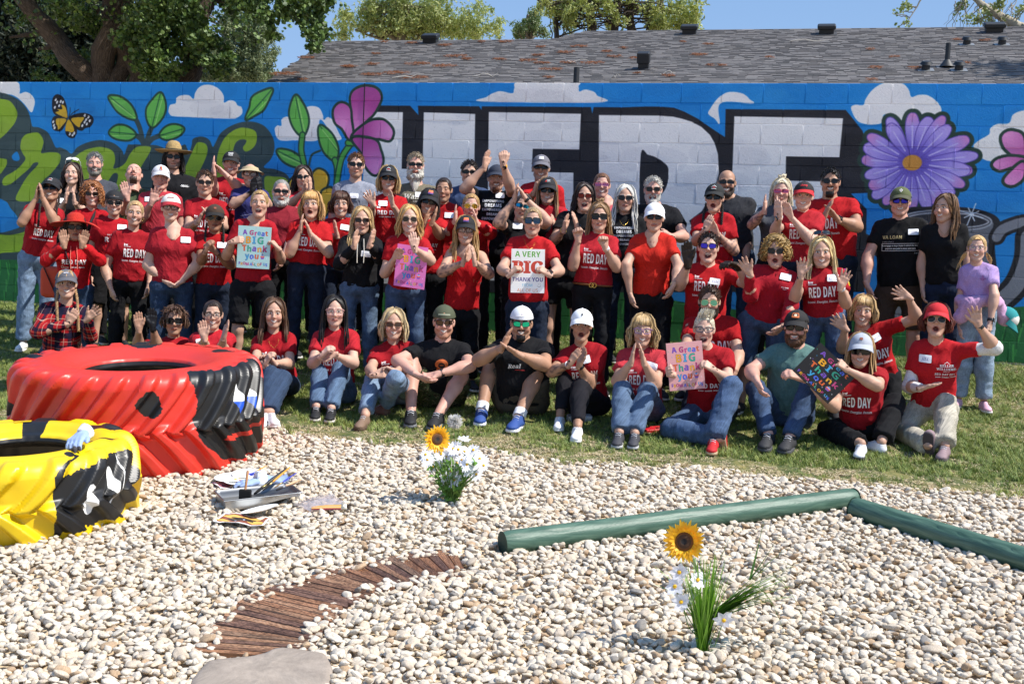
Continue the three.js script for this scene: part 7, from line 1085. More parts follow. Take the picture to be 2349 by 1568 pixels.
if (bc && o.beard[0] >= 0.004) {
const p = [], c = [], ix = [], map = new Map(); const W2 = ht.mask.map((k, i) => beardW(ht.pos[i * 3], ht.pos[i * 3 + 1], ht.pos[i * 3 + 2]));
for (let i = 0; i < ht.idx.length; i += 3) { const t = [ht.idx[i], ht.idx[i + 1], ht.idx[i + 2]]; if (t.some((k) => W2[k] < 0.12)) continue; ix.push(...t.map((k) => { if (!map.has(k)) { map.set(k, p.length / 3); const x = ht.pos[k * 3], y = ht.pos[k * 3 + 1], q = ht.pos[k * 3 + 2], n = (o.beard[0] * (0.35 + 0.65 * smoothstep(-y, 0.05, 0.1)) * W2[k] + 0.0015) * (1 + 0.5 * N3(x * 120, y * 60, q * 120)); p.push(x + ht.nor[k * 3] * n, y + ht.nor[k * 3 + 1] * n - n * 0.3, q + ht.nor[k * 3 + 2] * n); const f = 0.8 + 0.35 * N3(x * 150, y * 60, q * 150); c.push(f, f, f); } return map.get(k); })); }
const g = new THREE.BufferGeometry(); g.setAttribute('position', new THREE.Float32BufferAttribute(p, 3)); g.setAttribute('color', new THREE.Float32BufferAttribute(c, 3)); g.setIndex(ix); g.computeVertexNormals(); const parts = [g];
if (o.beard[0] > 0.02) for (let i = 0; i < 90; i++) { const x = (r() - 0.5) * 0.095, a = Math.abs(x) / 0.048, y = -0.082 - 0.02 * (1 - a) , q = 0.064 - 0.05 * a * a, Lb = (0.19 - 0.07 * a) * (0.75 + r() * 0.35), k = 0.8 + r() * 0.35; parts.push(paint(tube([V(x, y + 0.025, q), V(x * 1.05, y - Lb * 0.3, q + 0.024), V(x * 0.95 + (r() - 0.5) * 0.01, y - Lb * 0.7, q + 0.022 + r() * 0.006), V(x * 0.75 + (r() - 0.5) * 0.014, y - Lb, q + 0.008)], [0.008, 0.009, 0.007, 0.002], 5, 0.7), [k, k, k])); }
onHead('beard', merge(parts), hairMat(o.beard[1]));
}
if (o.specs) { const [kind, fc, lc, mode] = o.specs, t = specTpl(kind), fm = onHead(mode === 'clear' ? 'glasses' : 'sunglasses', t.frame, M(fc, 0.3)); if (mode === 'up') { fm.position.copy(L(0, 0.085, -0.035)); fm.quaternion.copy(HQ).multiply(new THREE.Quaternion().setFromEuler(new THREE.Euler(-0.75, 0, 0))); }
mesh('lens', t.lens, mode === 'clear' ? M('#ffffff', 0.05, { transmission: 0.95, thickness: 0 }) : mode === 'mirror' ? M(lc, 0.08, { metalness: 0.85 }) : M(lc, 0.12, { specularIntensity: 0.7 }), fm); }
if (o.specs2) { const t = specTpl(o.specs2[0]), fm = onHead('glasses', t.frame, M(o.specs2[1], 0.3)); fm.position.copy(L(0, 0.1, -0.035)); fm.quaternion.copy(HQ).multiply(new THREE.Quaternion().setFromEuler(new THREE.Euler(-0.75, 0, 0))); mesh('lens', t.lens, M(o.specs2[2], 0.06, { clearcoat: 1 }), fm); }
if (o.hat) { const [kind, c1, c2, logo, mat, lw] = o.hat, t = hatTpl(kind), m1 = mat === 'camo' ? M('#ffffff', 0.9, { map: camoTex }) : mat === 'leo' ? M('#ffffff', 0.9, { map: leoTex }) : mat === 'straw' ? M(c1, 0.9, { map: strawTex }) : M(c1, 0.85, { bumpMap: grainTex, bumpScale: 0.0006 }); m1.name = mat ?? '';
const cap = onHead(kind === 'visor' ? 'visor' : kind.startsWith('cap') ? 'cap' : 'hat', t.dome, m1); if (t.brim) mesh('brim', t.brim, kind === 'straw' || kind === 'visor' ? M(c2, 0.9, kind === 'visor' ? { map: strawTex } : {}) : M(c2, 0.85), cap);
if (t.strap) { mesh('strap', t.strap, M(c2, 0.7), cap); mesh('strap_opening', t.open, M(logo ?? '#3a2a20', 0.9), cap); }
else if (logo) { const R = PR[logo], s = lw ?? 0.075; mesh('cap_logo', grid(8, 6, (i, j) => { const az = (i - 0.5) * s / 0.1, e = 0.62 + (0.5 - j) * s / R[4] / 0.1, p = onDome(az, e, [0.0935, 0.1065, 0.1165]); p.z += 0.0045 * Math.cos(az) + 0.001; return p; }, (i, j) => [lerp(R[0], R[2], i), lerp(R[3], R[1], j)]), printM, cap); } }
if (o.earring) for (const s of [-1, 1]) { const g = new THREE.TorusGeometry(0.012, 0.0016, 6, 16); g.translate(0.079 * s, -0.045, -0.004); onHead('earring', g, M('#d9b86a', 0.25, { metalness: 1 })); }
// prints, tags, shoes, watches, straps
const tf = (x, y, q) => { let s = 0; for (const b of torso) s += Math.exp(-62 * clamp(b.d(x, y, q), -0.2, 0.3)); return -Math.log(s) / 62; };
const tf2 = (x, y, q) => Math.min(tf(x, y, q), nUp.sample(x, y, q));
if (T.print) { const R = PR[T.print], [px, py, pw] = T.pp ?? [0, -0.45, 0.225]; mesh('shirt_print', patch(tf2, pt(px, TL * py, 0), S, U, F, pw * hs, pw * hs / R[4], R), printM, shirt); }
if (T.tag) { const [k, x, y, rot] = T.tag, R = PR['tag_' + k], d = ray(...zp(z, [x, y])), pl = Sc.clone().addScaledVector(F, 0.1), t = pl.clone().sub(EYE).dot(F) / d.dot(F), q = EYE.clone().addScaledVector(d, t).sub(F.clone().multiplyScalar(0.1)); const c = Math.cos(rot ?? 0), s2 = Math.sin(rot ?? 0), S2 = S.clone().multiplyScalar(c).addScaledVector(U, s2), U2 = U.clone().multiplyScalar(c).addScaledVector(S, -s2); add('name_tag', patch(tf2, q, S2, U2, F, 0.088, 0.054, R, 0.012, 6, 4), printM); }
for (const l of legs) {
const dir = l.toe.clone(); dir.y = 0; dir.normalize(); let q = new THREE.Quaternion().setFromRotationMatrix(frame(V(0, 1, 0).cross(dir).normalize(), V(0, 1, 0), dir)); const gpos = l.A.clone(); gpos.y = gY(gpos.x, gpos.z) + 0.004;
if ((kneel || sit) && !o.legs?.[l.sg < 0 ? 'L' : 'R'] || o.flop === l.sg) { q = q.multiply(new THREE.Quaternion().setFromEuler(new THREE.Euler(1.2, 0, 0))); gpos.copy(l.A).addScaledVector(dir, -0.02); gpos.y += 0.02; } else gpos.addScaledVector(dir, 0.035);
const sk = hs * (male ? 1.06 : 0.93), shoe = add('shoe', SHOE, M(o.shoe?.[0] ?? '#222226', 0.75, { bumpMap: grainTex, bumpScale: 0.001 })); shoe.position.copy(gpos); shoe.quaternion.copy(q); shoe.scale.setScalar(sk); later.push(shoe); if (o.legs) mesh('laces', LACES, M(o.lace ?? '#cfcfd2', 0.8), shoe); mesh('sole', SOLE, M(o.shoe?.[1] ?? '#d9d8d4', 0.8), shoe);
if (o.sock) { const g = tube([lx(l.K, l.A, 0.86), l.A.clone().add(V(0, 0.0, 0))], [0.044 * q0, 0.044 * q0], 12); add('sock', g, M(o.sock, 0.95)); }
}
for (const a of arms) if (a.watch) { const d = a.W.clone().sub(a.E).normalize(), c = lx(a.E, a.W, 0.92), [, bcol, thin] = a.watch.match(/^w(#[0-9a-f]{6})(t?)$/), rr = 0.031 * hs * (male ? 1.05 : 0.96), hw = thin ? 0.004 : 0.011, g = tube([c.clone().addScaledVector(d, -hw), c.clone().addScaledVector(d, hw)], rr, 16), W = add(thin ? 'bracelet' : 'watch', g, M(bcol, 0.5)); if (!thin) { const bx = box(0.034, 0.036, 0.01, 0.004), n = a.N.clone().negate().addScaledVector(d, a.N.dot(d)).normalize(); bx.applyMatrix4(frame(d.clone().cross(n).normalize(), d, n)); bx.translate(c.x + n.x * rr, c.y + n.y * rr, c.z + n.z * rr); mesh('watch_face', bx, M('#101014', 0.15, { clearcoat: 1 }), W); } }
if (o.strap) { const pts = []; for (let i = 0; i <= 12; i++) { const t = i / 12, p = pt(lerp(o.strap[0], o.strap[1], t), lerp(0.02, o.strap[2] ?? -0.42, t), 0.26); for (let k = 0; k < 30; k++) { const d = tf(p.x, p.y, p.z); if (d < 0.002) break; p.addScaledVector(F, -Math.max(0.001, d * 0.8)); } pts.push(p.addScaledVector(F, 0.008)); } add('bag_strap', tube(pts, 0.02, 8, 0.25), M('#18181c', 0.8)); }
if (T.cords) for (const s of [-1, 1]) add('drawcord', tube([pt(s * 0.025, -0.01, 0.09), pt(s * 0.03, -0.12, 0.135), pt(s * 0.028, -0.22, 0.155)], 0.004, 6), M(T.cords, 0.8));
if (T.polo || T.collar) for (const s of [-1, 1]) { const g = grid(6, 3, (i, j) => { const t = i; return pt(s * lerp(0.062, 0.012, t), lerp(0.03, -0.035, t) - j * 0.03, lerp(-0.01, 0.085, t) + j * 0.018); }); add('collar', g, cloth(T.collar ?? T.c)); }
if (o.chain) { const g = tube([pt(-0.055, 0.0, 0.045), pt(-0.03, -0.06, 0.098), pt(0, -0.09, 0.118), pt(0.03, -0.06, 0.098), pt(0.055, 0.0, 0.045)], 0.0009, 5); add('necklace', g, M('#d8b25a', 0.25, { metalness: 1 })); }
if (o.belt) { const by = -TL * 0.93; const pts = []; for (let i = 0; i <= 28; i++) { const a = i / 28 * 6.2832; pts.push(pt(Math.sin(a) * (C3[0] * 0.93), by, Math.cos(a) * (C3[1] * 0.97))); } add('belt', tube(pts, 0.017, 6, 0.35), M(o.belt, 0.6)); for (const s of [-1, 1]) { const g = new THREE.TorusGeometry(0.018, 0.0035, 8, 20); g.lookAt(F); const q = pt(s * 0.012, by, C3[1] + 0.02); g.translate(q.x, q.y, q.z); add('belt_buckle', g, M('#d8b25a', 0.25, { metalness: 1 })); } }
// the thing stands at its base
for (const c of G.children) { if (later.includes(c)) c.position.sub(base); else { c.geometry.translate(-base.x, -base.y, -base.z); c.children.forEach((k) => k.geometry.translate(-base.x, -base.y, -base.z)); } }
G.position.copy(base); PEOPLE[o.id ?? label] = { G, arms, Sc, S, U, F, pt, Pl, toCam, dep, HM }; return G;
}
// ---------- the crowd ----------
const RD = { c: RED, print: 'rd' }, JEAN = { c: '#3b4d68', mat: 'denim' }, DJEAN = { c: '#252f42', mat: 'denim' }, LJEAN = { c: '#8299b4', mat: 'denim' }, BLK = { c: '#17171a' };
const SUNG = ['wayfarer', '#141416', '#0c0c0f'], AVI = ['aviator', '#b9a878', '#22211f'], CLEAR = (c) => ['wayfarer', c, '#fff', 'clear'];
person('man seated on the grass in a black tee and green cap turned backwards, bare knees', { id: 'm34', z: 3, e: [275, 1239], s: 3.05, n: [262, 1362], p: [260, 1690], pose: 'sit', sex: 'm', skin: 'pink', w: 1.1, hair: ['buzz', '#8a6a4a'], beard: [0.003, '#a06a44'], hat: ['capback', '#4a4f3a', '#8a8f78', '#b98a6a'], specs: ['wayfarer', '#151517', '#4a3a30', 'mirror'], top: { c: '#17171a', print: 'emblem', pp: [0, -0.42, 0.13] }, bot: { c: '#35372f', kind: 'shorts', mat: 'camo2', len: 0.8 }, L: [-20, 1478, 108, 1570, 160, 1600], R: [440, 1511, 245, 1560, 150, 1590, 'relax', 'w#1a1a1c'], legs: { L: [72, 1500, 68, 1800, 60, 1925], R: [385, 1575, 240, 1815, 190, 1930] }, shoe: ['#1b1b1e', '#77787c'] });
person('man seated in a white backwards cap and green mirrored sunglasses, clapping over bare knees', { id: 'm49', z: 3, e: [762, 1248], s: 3.05, n: [775, 1355], p: [765, 1690], pose: 'sit', sex: 'm', skin: 'tan', w: 1.25, belly: 0.6, hair: ['buzz', '#1c1815'], beard: [0.004, '#221a16', 'g'], hat: ['capback', '#dfe0e4', '#e9e9ec', '#8a5a3c'], specs: ['wayfarer', '#16181c', '#1fae8a', 'mirror'], top: { c: '#17171a', print: 'real', pp: [-0.05, -0.36, 0.15] }, bot: { c: '#5a5246', kind: 'shorts', len: 0.85 }, L: [490, 1475, 640, 1395, 690, 1275, 'flat'], R: [908, 1505, 745, 1440, 650, 1385, 'flat', 'pu'], legs: { L: [570, 1500, 512, 1790, 490, 1925], R: [855, 1560, 745, 1830, 690, 1945] }, shoe: ['#2a4a8c', '#e6e6ea'], sock: '#e8e8ea' });
person('woman in a red polo shirt and white cap standing with arms hanging, black trousers', { id: 'w48', z: 4, e: [343, 575], s: 2.15, n: [332, 690], p: [325, 1085], sex: 'f', skin: 'light', hair: ['pony-c', '#c2a47a'], hat: ['cap', '#eeeef0', '#eeeef0', 'cap_heart', '', 0.03], specs: SUNG, mouth: 'shut', top: { c: '#c8281c', polo: 1, vee: 1 }, bot: { ...BLK, fit: 'wide' }, L: [165, 880, 190, 1060, 215, 1185, 'relax'], R: [497, 890, 462, 1010, 418, 1110, 'relax', 'w#d8c9a0t'] });
person('man with a long white beard, dark sunglasses and olive-grey tee at the back', { id: 'm26', z: 2, e: [1352, 245], s: 0.9, n: [1360, 380], sex: 'm', w: 1.15, skin: 'pink', mouth: 'shut', hair: ['short', '#a89880'], beard: [0.03, '#d8d2c6'], specs: ['sport', '#111', '#0a0a0c'], top: { c: '#77705f', print: 'waiki', pp: [0, -0.24, 0.26], tag: ['dave', 1375, 437] }, bot: BLK });
person('seated girl with long straight brown hair and red tee, nearest the red tyre', { z: 2, e: [462, 1181], s: 3.15, n: [456, 1312], p: [500, 1640], pose: 'sit', sex: 'f', skin: 'light', w: 0.92, hair: ['long', '#5a3f2c'], top: RD, bot: JEAN, chain: 1, L: [348, 1480, 405, 1500, 430, 1450, 'curl'], R: [560, 1500, 462, 1490, 420, 1455, 'curl'], legs: { L: [440, 1560, 410, 1800], R: [520, 1590, 440, 1800] }, shoe: ['#d8d8da', '#eee'] });
person('woman in a red tee with both fists up, blond-streaked hair piled up, brown belt', { z: 3, e: [1252, 572], s: 2.2, n: [1238, 690], p: [1208, 1025], sex: 'f', skin: 'light', hair: ['up', '#8a6a48'], specs: ['big', '#1a1614', '#15120f'], mouth: 'shut', top: RD, tuck: 1, belt: '#8a5a34', bot: { c: '#1d1e22', mat: 'denim' }, L: [1085, 885, 1118, 715, 1108, 655, 'fist'], R: [1360, 895, 1288, 765, 1275, 690, 'fist', 'w#e6e6e6'] });
person('curly ginger-haired woman with tortoiseshell sunglasses, red tee and a black bag strap', { z: 1, e: [573, 430], s: 1.7, n: [565, 535], sex: 'f', skin: 'pink', hair: ['curly-l', '#9a6238'], specs: ['wayfarer', '#4a2a1c', '#1c1410'], top: { c: RED }, strap: [0.06, -0.1], bot: BLK });
const red = { c: RED }, wide = { c: RED, print: 'wide' };
// left part of the group
person('leftmost woman, black cap and dark braid, red tee and pale jeans, palms pressed together', { z: 1, e: [305, 390], s: 2.0, yaw: -0.3, pitch: 0.22, n: [278, 512], p: [232, 830], sex: 'f', skin: 'tan', hair: ['braid-c', '#2a1d16'], hat: ['cap', '#1c1c20', '#1c1c20', 'cap_mtn'], specs: SUNG, top: { c: RED, print: 'rd', pp: [0.02, -0.5, 0.2] }, bot: { ...LJEAN, fit: 'wide' }, L: [132, 612, 225, 455, 235, 340, 'flat'], R: [338, 608, 262, 452, 243, 335, 'flat'], shoe: ['#d9d9d6', '#e8e8e8'] });
person('brunette woman with white sunglasses pushed up on her hair, black top, clapping', { z: 1, e: [438, 296], s: 1.2, yaw: -0.2, pitch: 0.1, n: [425, 420], sex: 'f', skin: 'fair', hair: ['long-s', '#3a2820'], specs2: ['wayfarer', '#ecebe6', '#ecebe6'], top: { c: '#17171a', tag: ['t0', 374, 473] }, bot: BLK, L: [360, 560, 408, 470, 418, 375, 'flat'], R: [515, 560, 462, 480, 455, 375, 'flat'] });
person('smiling grey-haired man with grey beard and slate tee at the back left', { z: 1, e: [590, 237], s: 0.75, n: [605, 352], sex: 'm', skin: 'pink', hair: ['short', '#8d8c88'], beard: [0.006, '#8a857c'], iris: '#4a5560', top: { c: '#4a4d56' }, bot: BLK });
person('man with head thrown back, dark goatee, eyes shut, olive tee, one hand raised', { z: 1, e: [835, 272], s: 1.25, yaw: -0.05, pitch: 0.6, n: [850, 408], sex: 'm', skin: 'pink', closed: 1, hair: ['bald', '#3a2c24'], beard: [0.007, '#4a382c', 'g'], mouth: 'shut', top: { c: '#4f5c40' }, bot: BLK, L: [775, 540, 792, 455, 768, 360, 'flat', 'pc'] });
person('woman in a huge red straw sun hat and red hoodie, hands round her mouth', { z: 1, e: [468, 640], s: 2.45, n: [458, 752], p: [462, 1020], sex: 'f', skin: 'tan', mouth: 'shut', hair: ['long-s', '#1d1512'], hat: ['wide', '#d8301f', '#d8301f', 0, 'straw'], specs: SUNG, top: { c: '#b8141c', sleeve: 'l', hood: 1, print: 'hood', pp: [0, -0.42, 0.25], cords: '#d86a5c', long: 2, name: 'hoodie' }, bot: JEAN, strap: [-0.09, 0.02, -0.4], L: [285, 850, 398, 752, 385, 662, 'flat', 'pc'], R: [620, 850, 512, 752, 540, 662, 'flat', 'pc'] });
person('woman in a backwards black cap and dark sunglasses, lettered red tee, at the left', { z: 1, e: [712, 487], s: 1.85, n: [700, 592], p: [690, 870], sex: 'f', skin: 'light', hair: ['back-c', '#4a3628'], hat: ['capback', '#1a1a1d', '#3a3a3e', '#b08a70'], specs: SUNG, top: { c: RED, print: 'boise', tag: ['t0', 762, 640] }, bot: { ...BLK, kind: 'shorts', len: 1.0 } });
person('blond woman with tied hair and a wide grin, red tee, arm hanging, black trousers', { z: 1, e: [842, 548], s: 2.25, n: [828, 668], p: [805, 985], sex: 'f', skin: 'light', roll: 0.08, hair: ['pony', '#c2a070'], earring: 1, top: { c: RED, print: 'rd', pp: [0.03, -0.42, 0.22] }, bot: BLK, L: [655, 900, 690, 1025, 715, 1140, 'relax'], R: [955, 900, 930, 1010, 920, 1080, 'relax', 'eb'] });
person('older man in a pale grey cap and faded red tee, one palm raised', { z: 1, e: [1005, 325], s: 1.25, n: [1002, 425], sex: 'm', skin: 'pink', mouth: 'shut', hair: ['short-c', '#9a958c'], hat: ['cap', '#d5d4d6', '#c9c8ca', 'cap_kw', '', 0.04], top: { c: '#b03440', collar: '#d8d0cc', tag: ['t0', 932, 464] }, bot: BLK, L: [885, 590, 948, 485, 985, 385, 'spread'] });
person('tall long-haired man in a tan straw hat, black tee and sunglasses at the back', { z: 1, e: [1085, 197], s: 0.9, n: [1095, 312], sex: 'm', w: 1.05, skin: 'light', mouth: 'shut', hair: ['long-s', '#1f1713'], beard: [0.002, '#3a2a20'], hat: ['straw', '#c2a878', '#2a241c', 0, 'straw'], specs: SUNG, top: { c: '#1a1a1e', print: 'mg', pp: [0.1, -0.22, 0.09] }, bot: BLK });
person('woman in glasses and a white and red cap, hands clasped low over jeans', { z: 1, e: [1068, 515], s: 2.5, n: [1082, 652], p: [1075, 1000], sex: 'f', w: 1.16, skin: 'fair', hair: ['pony-c', '#7a4a30'], hat: ['cap', '#e8e2da', '#a8202a', 'cap_reb', '', 0.09], specs: CLEAR('#33231f'), top: { c: '#a8202c', vee: 1, long: 1.6, tag: ['t0', 1162, 719] }, bot: JEAN, chain: 1, L: [922, 880, 1040, 985, 1105, 1030, 'curl'], R: [1245, 865, 1130, 985, 1050, 1020, 'curl'] });
person('young man with short wavy brown hair and brown sunglasses, red tee, hands together', { z: 1, e: [1282, 358], s: 1.45, n: [1292, 470], sex: 'm', w: 0.98, skin: 'light', mouth: 'shut', hair: ['short', '#5e4230'], specs: ['wayfarer', '#4a2c1c', '#1a1310'], top: { c: RED, print: 'rd', pp: [-0.02, -0.45, 0.2] }, bot: BLK, L: [1180, 650, 1238, 605, 1275, 535, 'flat'], R: [1400, 640, 1325, 600, 1285, 535, 'flat'] });
person('man at the back in a black lettered cap and red tee, clapping beside his face', { z: 1, e: [1442, 235], s: 0.9, yaw: -0.1, n: [1440, 340], sex: 'm', w: 1.1, skin: 'pink', hair: ['short-c', '#4a3426'], hat: ['cap', '#17171a', '#17171a', 'cap_hondo'], beard: [0.002, '#6a4a34'], top: RD, bot: BLK, L: [1335, 420, 1338, 295, 1333, 185, 'flat'], R: [1500, 400, 1412, 310, 1350, 250, 'flat'] });
person('woman in a leopard-print cap and gold aviators with black braids, red tee', { z: 1, e: [1345, 580], s: 2.3, n: [1345, 692], p: [1340, 1010], sex: 'f', skin: 'brown', mouth: 'shut', hair: ['braid-c', '#171110'], hat: ['cap', '#8a6a4a', '#1c1815', 'cap_lea', 'leo', 0.03], specs: AVI, top: { c: RED, print: 'rd', tag: ['t0', 1390, 752] }, bot: DJEAN, L: [1262, 850, 1285, 790, 1310, 735, 'curl'], R: [1445, 880, 1350, 795, 1305, 740, 'curl', 'w#2a2a2e'] });
person('kneeling woman in a red and navy plaid shirt and grey cap behind the tyre', { z: 1, e: [412, 992], s: 3.35, roll: -0.05, pitch: 0.1, n: [398, 1120], p: [380, 1420], pose: 'kneel', sex: 'f', skin: 'light', hair: ['braid-bc', '#a5845c'], hat: ['cap', '#5a5a60', '#5a5a60', 'cap_n', '', 0.05], top: { c: RED, mat: 'plaid', sleeve: 'l', name: 'plaid_shirt' }, bot: JEAN, L: [230, 1300, 425, 1245, 490, 1140, 'flat', 'pb'], R: [565, 1330, 545, 1215, 615, 1150, 'spread'] });
person('woman in big dark sunglasses behind the tyre, one hand bare, one in black glove', { z: 1, e: [1090, 1228], s: 3.15, n: [1080, 1345], p: [1080, 1600], pose: 'kneel', sex: 'f', skin: 'tan', w: 0.9, mouth: 'shut', hair: ['wild', '#5a4030'], specs: ['big', '#141416', '#101014'], top: { c: RED }, bot: DJEAN, L: [862, 1385, 868, 1280, 858, 1165, 'flat', 'pc'], R: [985, 1395, 952, 1262, 950, 1150, 'flat', 'pc', 'glove'] });
person('smiling woman in black-rimmed glasses and red tee clapping just behind the red tyre', { z: 1, e: [1332, 1190], s: 3.2, n: [1330, 1305], p: [1330, 1600], pose: 'kneel', sex: 'f', skin: 'light', hair: ['back', '#2a1e18'], specs: CLEAR('#1a1a1c'), top: { c: '#b8202c', tag: ['t0', 1262, 1352, 0.2] }, bot: DJEAN, L: [1275, 1400, 1278, 1335, 1262, 1235, 'flat', 'pc', 'w#d8b25at'], R: [1385, 1425, 1400, 1330, 1435, 1240, 'flat'] });
person('woman in a cream straw visor and glasses, violet-blue tee, black-gloved hands clapping', { z: 2, e: [312, 306], s: 1.1, n: [312, 400], sex: 'f', skin: 'light', hair: ['back-c', '#3a2a20'], hat: ['visor', '#e2d3b4', '#e2d3b4', 0, 'straw'], specs: CLEAR('#2a2a2e'), top: { c: '#34356e', print: 'nineteen', pp: [-0.02, -0.62, 0.2] }, bot: BLK, L: [205, 500, 325, 415, 338, 312, 'flat', 'glove'], R: [425, 500, 372, 415, 368, 310, 'flat', 'glove'] });
person('laughing blond woman in a red blouse and black shorts holding the pale teal sign', { id: 'w19', z: 2, e: [365, 480], s: 2.5, pitch: 0.08, yaw: -0.1, n: [340, 598], p: [330, 1010], sex: 'f', skin: 'light', mouth: 'wide', hair: ['pony', '#b08f5e'], top: { c: '#aa1826', vee: 1 }, chain: 1, bot: { ...BLK, kind: 'shorts', len: 0.86 }, L: [165, 820, 198, 735, 235, 722, 'grip'], R: [505, 845, 487, 770, 455, 735, 'grip'], shoe: ['#c9c9c9', '#eee'] });
person('older man with short white beard, cropped grey hair and sunglasses, faded red tee', { z: 2, e: [508, 414], s: 1.7, n: [515, 520], p: [520, 860], sex: 'm', skin: 'pink', mouth: 'shut', hair: ['buzz', '#8f8c86'], beard: [0.012, '#d0ccc4'], specs: ['sport', '#111', '#0a0a0c'], top: { c: '#8e2430' }, bot: BLK, R: [580, 720, 520, 830, 488, 925, 'relax'] });
person('dark-haired woman in sunglasses clapping beside her face before the painted yellow flower', { z: 2, e: [645, 325], s: 1.1, n: [650, 430], sex: 'f', skin: 'light', mouth: 'shut', hair: ['long-s', '#2c1e18'], specs: SUNG, top: { c: '#c02a38', print: 'rd' }, bot: BLK, L: [555, 505, 650, 415, 665, 300, 'flat'], R: [735, 500, 688, 410, 690, 295, 'flat', 'w#c9a25at'] });
person('young man with short ginger hair, black sunglasses and a light grey tee', { z: 2, e: [978, 245], s: 0.9, n: [968, 362], sex: 'm', skin: 'fair', mouth: 'shut', hair: ['short', '#7a5434'], beard: [0.003, '#8a5c38'], specs: SUNG, top: { c: '#9296a4', print: 'star', pp: [0.11, -0.22, 0.06], tag: ['jake', 965, 445] }, bot: BLK });
person('woman with strawberry-blond bob, red tee tucked into dark jeans, palms pressed together', { z: 2, e: [688, 492], s: 2.2, yaw: -0.15, pitch: 0.05, n: [690, 604], p: [668, 890], sex: 'f', skin: 'light', mouth: 'open', hair: ['bob-bs', '#c49a62'], top: RD, tuck: 1, bot: DJEAN, L: [560, 805, 630, 655, 638, 555, 'flat'], R: [808, 805, 690, 680, 655, 580, 'flat'], shoe: ['#c0242c', '#eee'] });
person('woman with short brown bob and red top, name tag, behind the praying woman', { z: 2, e: [882, 493], s: 1.65, n: [880, 592], p: [875, 890], sex: 'f', skin: 'light', hair: ['bob-b', '#4c2e20'], top: { c: RED, tag: ['sue', 908, 641, -0.15] }, bot: DJEAN, L: [780, 720, 858, 690, 838, 612, 'flat'] });
person('woman with blond bob, black mountain-logo cap and wide-lettered red tee, hands apart', { z: 2, e: [1180, 330], s: 1.35, n: [1180, 448], p: [1180, 740], sex: 'f', skin: 'light', hair: ['bob-cs', '#cfae78'], hat: ['cap', '#1a1a1e', '#1a1a1e', 'cap_mtn'], specs: SUNG, top: { c: RED, print: 'wide', pp: [0, -0.34, 0.25], tag: ['brandy', 1147, 490] }, bot: BLK, L: [1065, 580, 1085, 495, 1035, 415, 'spread'], R: [1270, 610, 1205, 495, 1195, 392, 'flat'] });
person('woman with long blond hair and sunglasses in a black hoodie and jeans', { z: 2, e: [1015, 596], s: 2.3, n: [1008, 706], p: [1000, 1010], sex: 'f', skin: 'light', mouth: 'shut', hair: ['long', '#c0a070'], specs: ['wayfarer', '#5a3428', '#1c1412'], top: { c: '#17171a', sleeve: 'l', hood: 1, cords: '#d8d0c4', tag: ['t0', 1040, 808, -0.1], name: 'hoodie' }, bot: { ...JEAN, c: '#60758f' }, L: [872, 870, 968, 755, 975, 668, 'flat'], R: [1130, 835, 1062, 750, 1090, 672, 'flat'] });
person('woman with shoulder-length wavy blond hair and aviators, red tee, holding the bright pink sign', { id: 'w28', z: 2, e: [1315, 587], s: 2.5, n: [1302, 700], p: [1290, 1030], sex: 'f', skin: 'fair', hair: ['long-sw', '#c8a066'], specs: ['aviator', '#a8947a', '#2a221e'], top: RD, bot: { ...JEAN, c: '#4a5d7a' }, L: [1158, 930, 1222, 835, 1262, 775, 'flat', 'pc', 'ff'], R: [1445, 850, 1345, 775, 1330, 690, 'flat', 'pb'] });
person('dark-haired woman in a black sunset-patch cap tilting her head, red tee, clapping', { z: 2, e: [1436, 480], s: 1.95, roll: 0.15, n: [1430, 590], sex: 'f', skin: 'tan', hair: ['long-sc', '#2a1c16'], hat: ['cap', '#1a1a1d', '#1a1a1d', 'cap_sun', '', 0.06], specs: SUNG, top: wide, bot: BLK, L: [1360, 700, 1408, 615, 1432, 530, 'flat'], R: [1505, 690, 1455, 610, 1487, 530, 'flat'] });
person('dark-haired woman with closed eyes and no hat, red tee with white name tag', { z: 2, e: [1522, 400], s: 1.45, yaw: -0.1, n: [1532, 502], sex: 'f', skin: 'tan', closed: 1, mouth: 'shut', hair: ['back', '#2a1d18'], top: { c: RED, print: 'wide', pp: [0.03, -0.42, 0.23], tag: ['t0', 1562, 565] }, bot: BLK });
person('seated girl with long black hair and clear pink glasses, fingers laced on knees', { z: 2, e: [845, 1169], s: 3.2, n: [850, 1290], p: [850, 1640], pose: 'sit', sex: 'f', skin: 'fair', mouth: 'shut', hair: ['long-x', '#15110f'], specs: ['big', '#d8a8a0', '#fff', 'clear'], top: RD, bot: { ...LJEAN, c: '#667f9e' }, L: [705, 1495, 760, 1445, 805, 1400, 'curl'], R: [962, 1495, 838, 1440, 775, 1455, 'curl'], legs: { L: [755, 1530, 728, 1765, 712, 1895], R: [882, 1530, 822, 1775, 802, 1895] }, shoe: ['#1b1b1d', '#e6dcd4'] });
person('seated woman with grey-blond bob and amber sunglasses, pale cropped jeans, hands in lap', { z: 2, e: [1215, 1251], s: 3.1, n: [1205, 1378], p: [1250, 1660], pose: 'sit', sex: 'f', skin: 'light', hair: ['bob-s', '#b8a27c'], specs: ['wayfarer', '#7a4a2c', '#3a2c28'], top: RD, bot: { ...LJEAN, len: 0.9 }, L: [1068, 1535, 1092, 1570, 1140, 1560, 'curl'], R: [1300, 1510, 1225, 1545, 1180, 1525, 'curl'], legs: { L: [1085, 1600, 1035, 1820, 1000, 1910], R: [1225, 1590, 1165, 1760, 1150, 1815] }, shoe: ['#7a6250', '#5a4636'] });
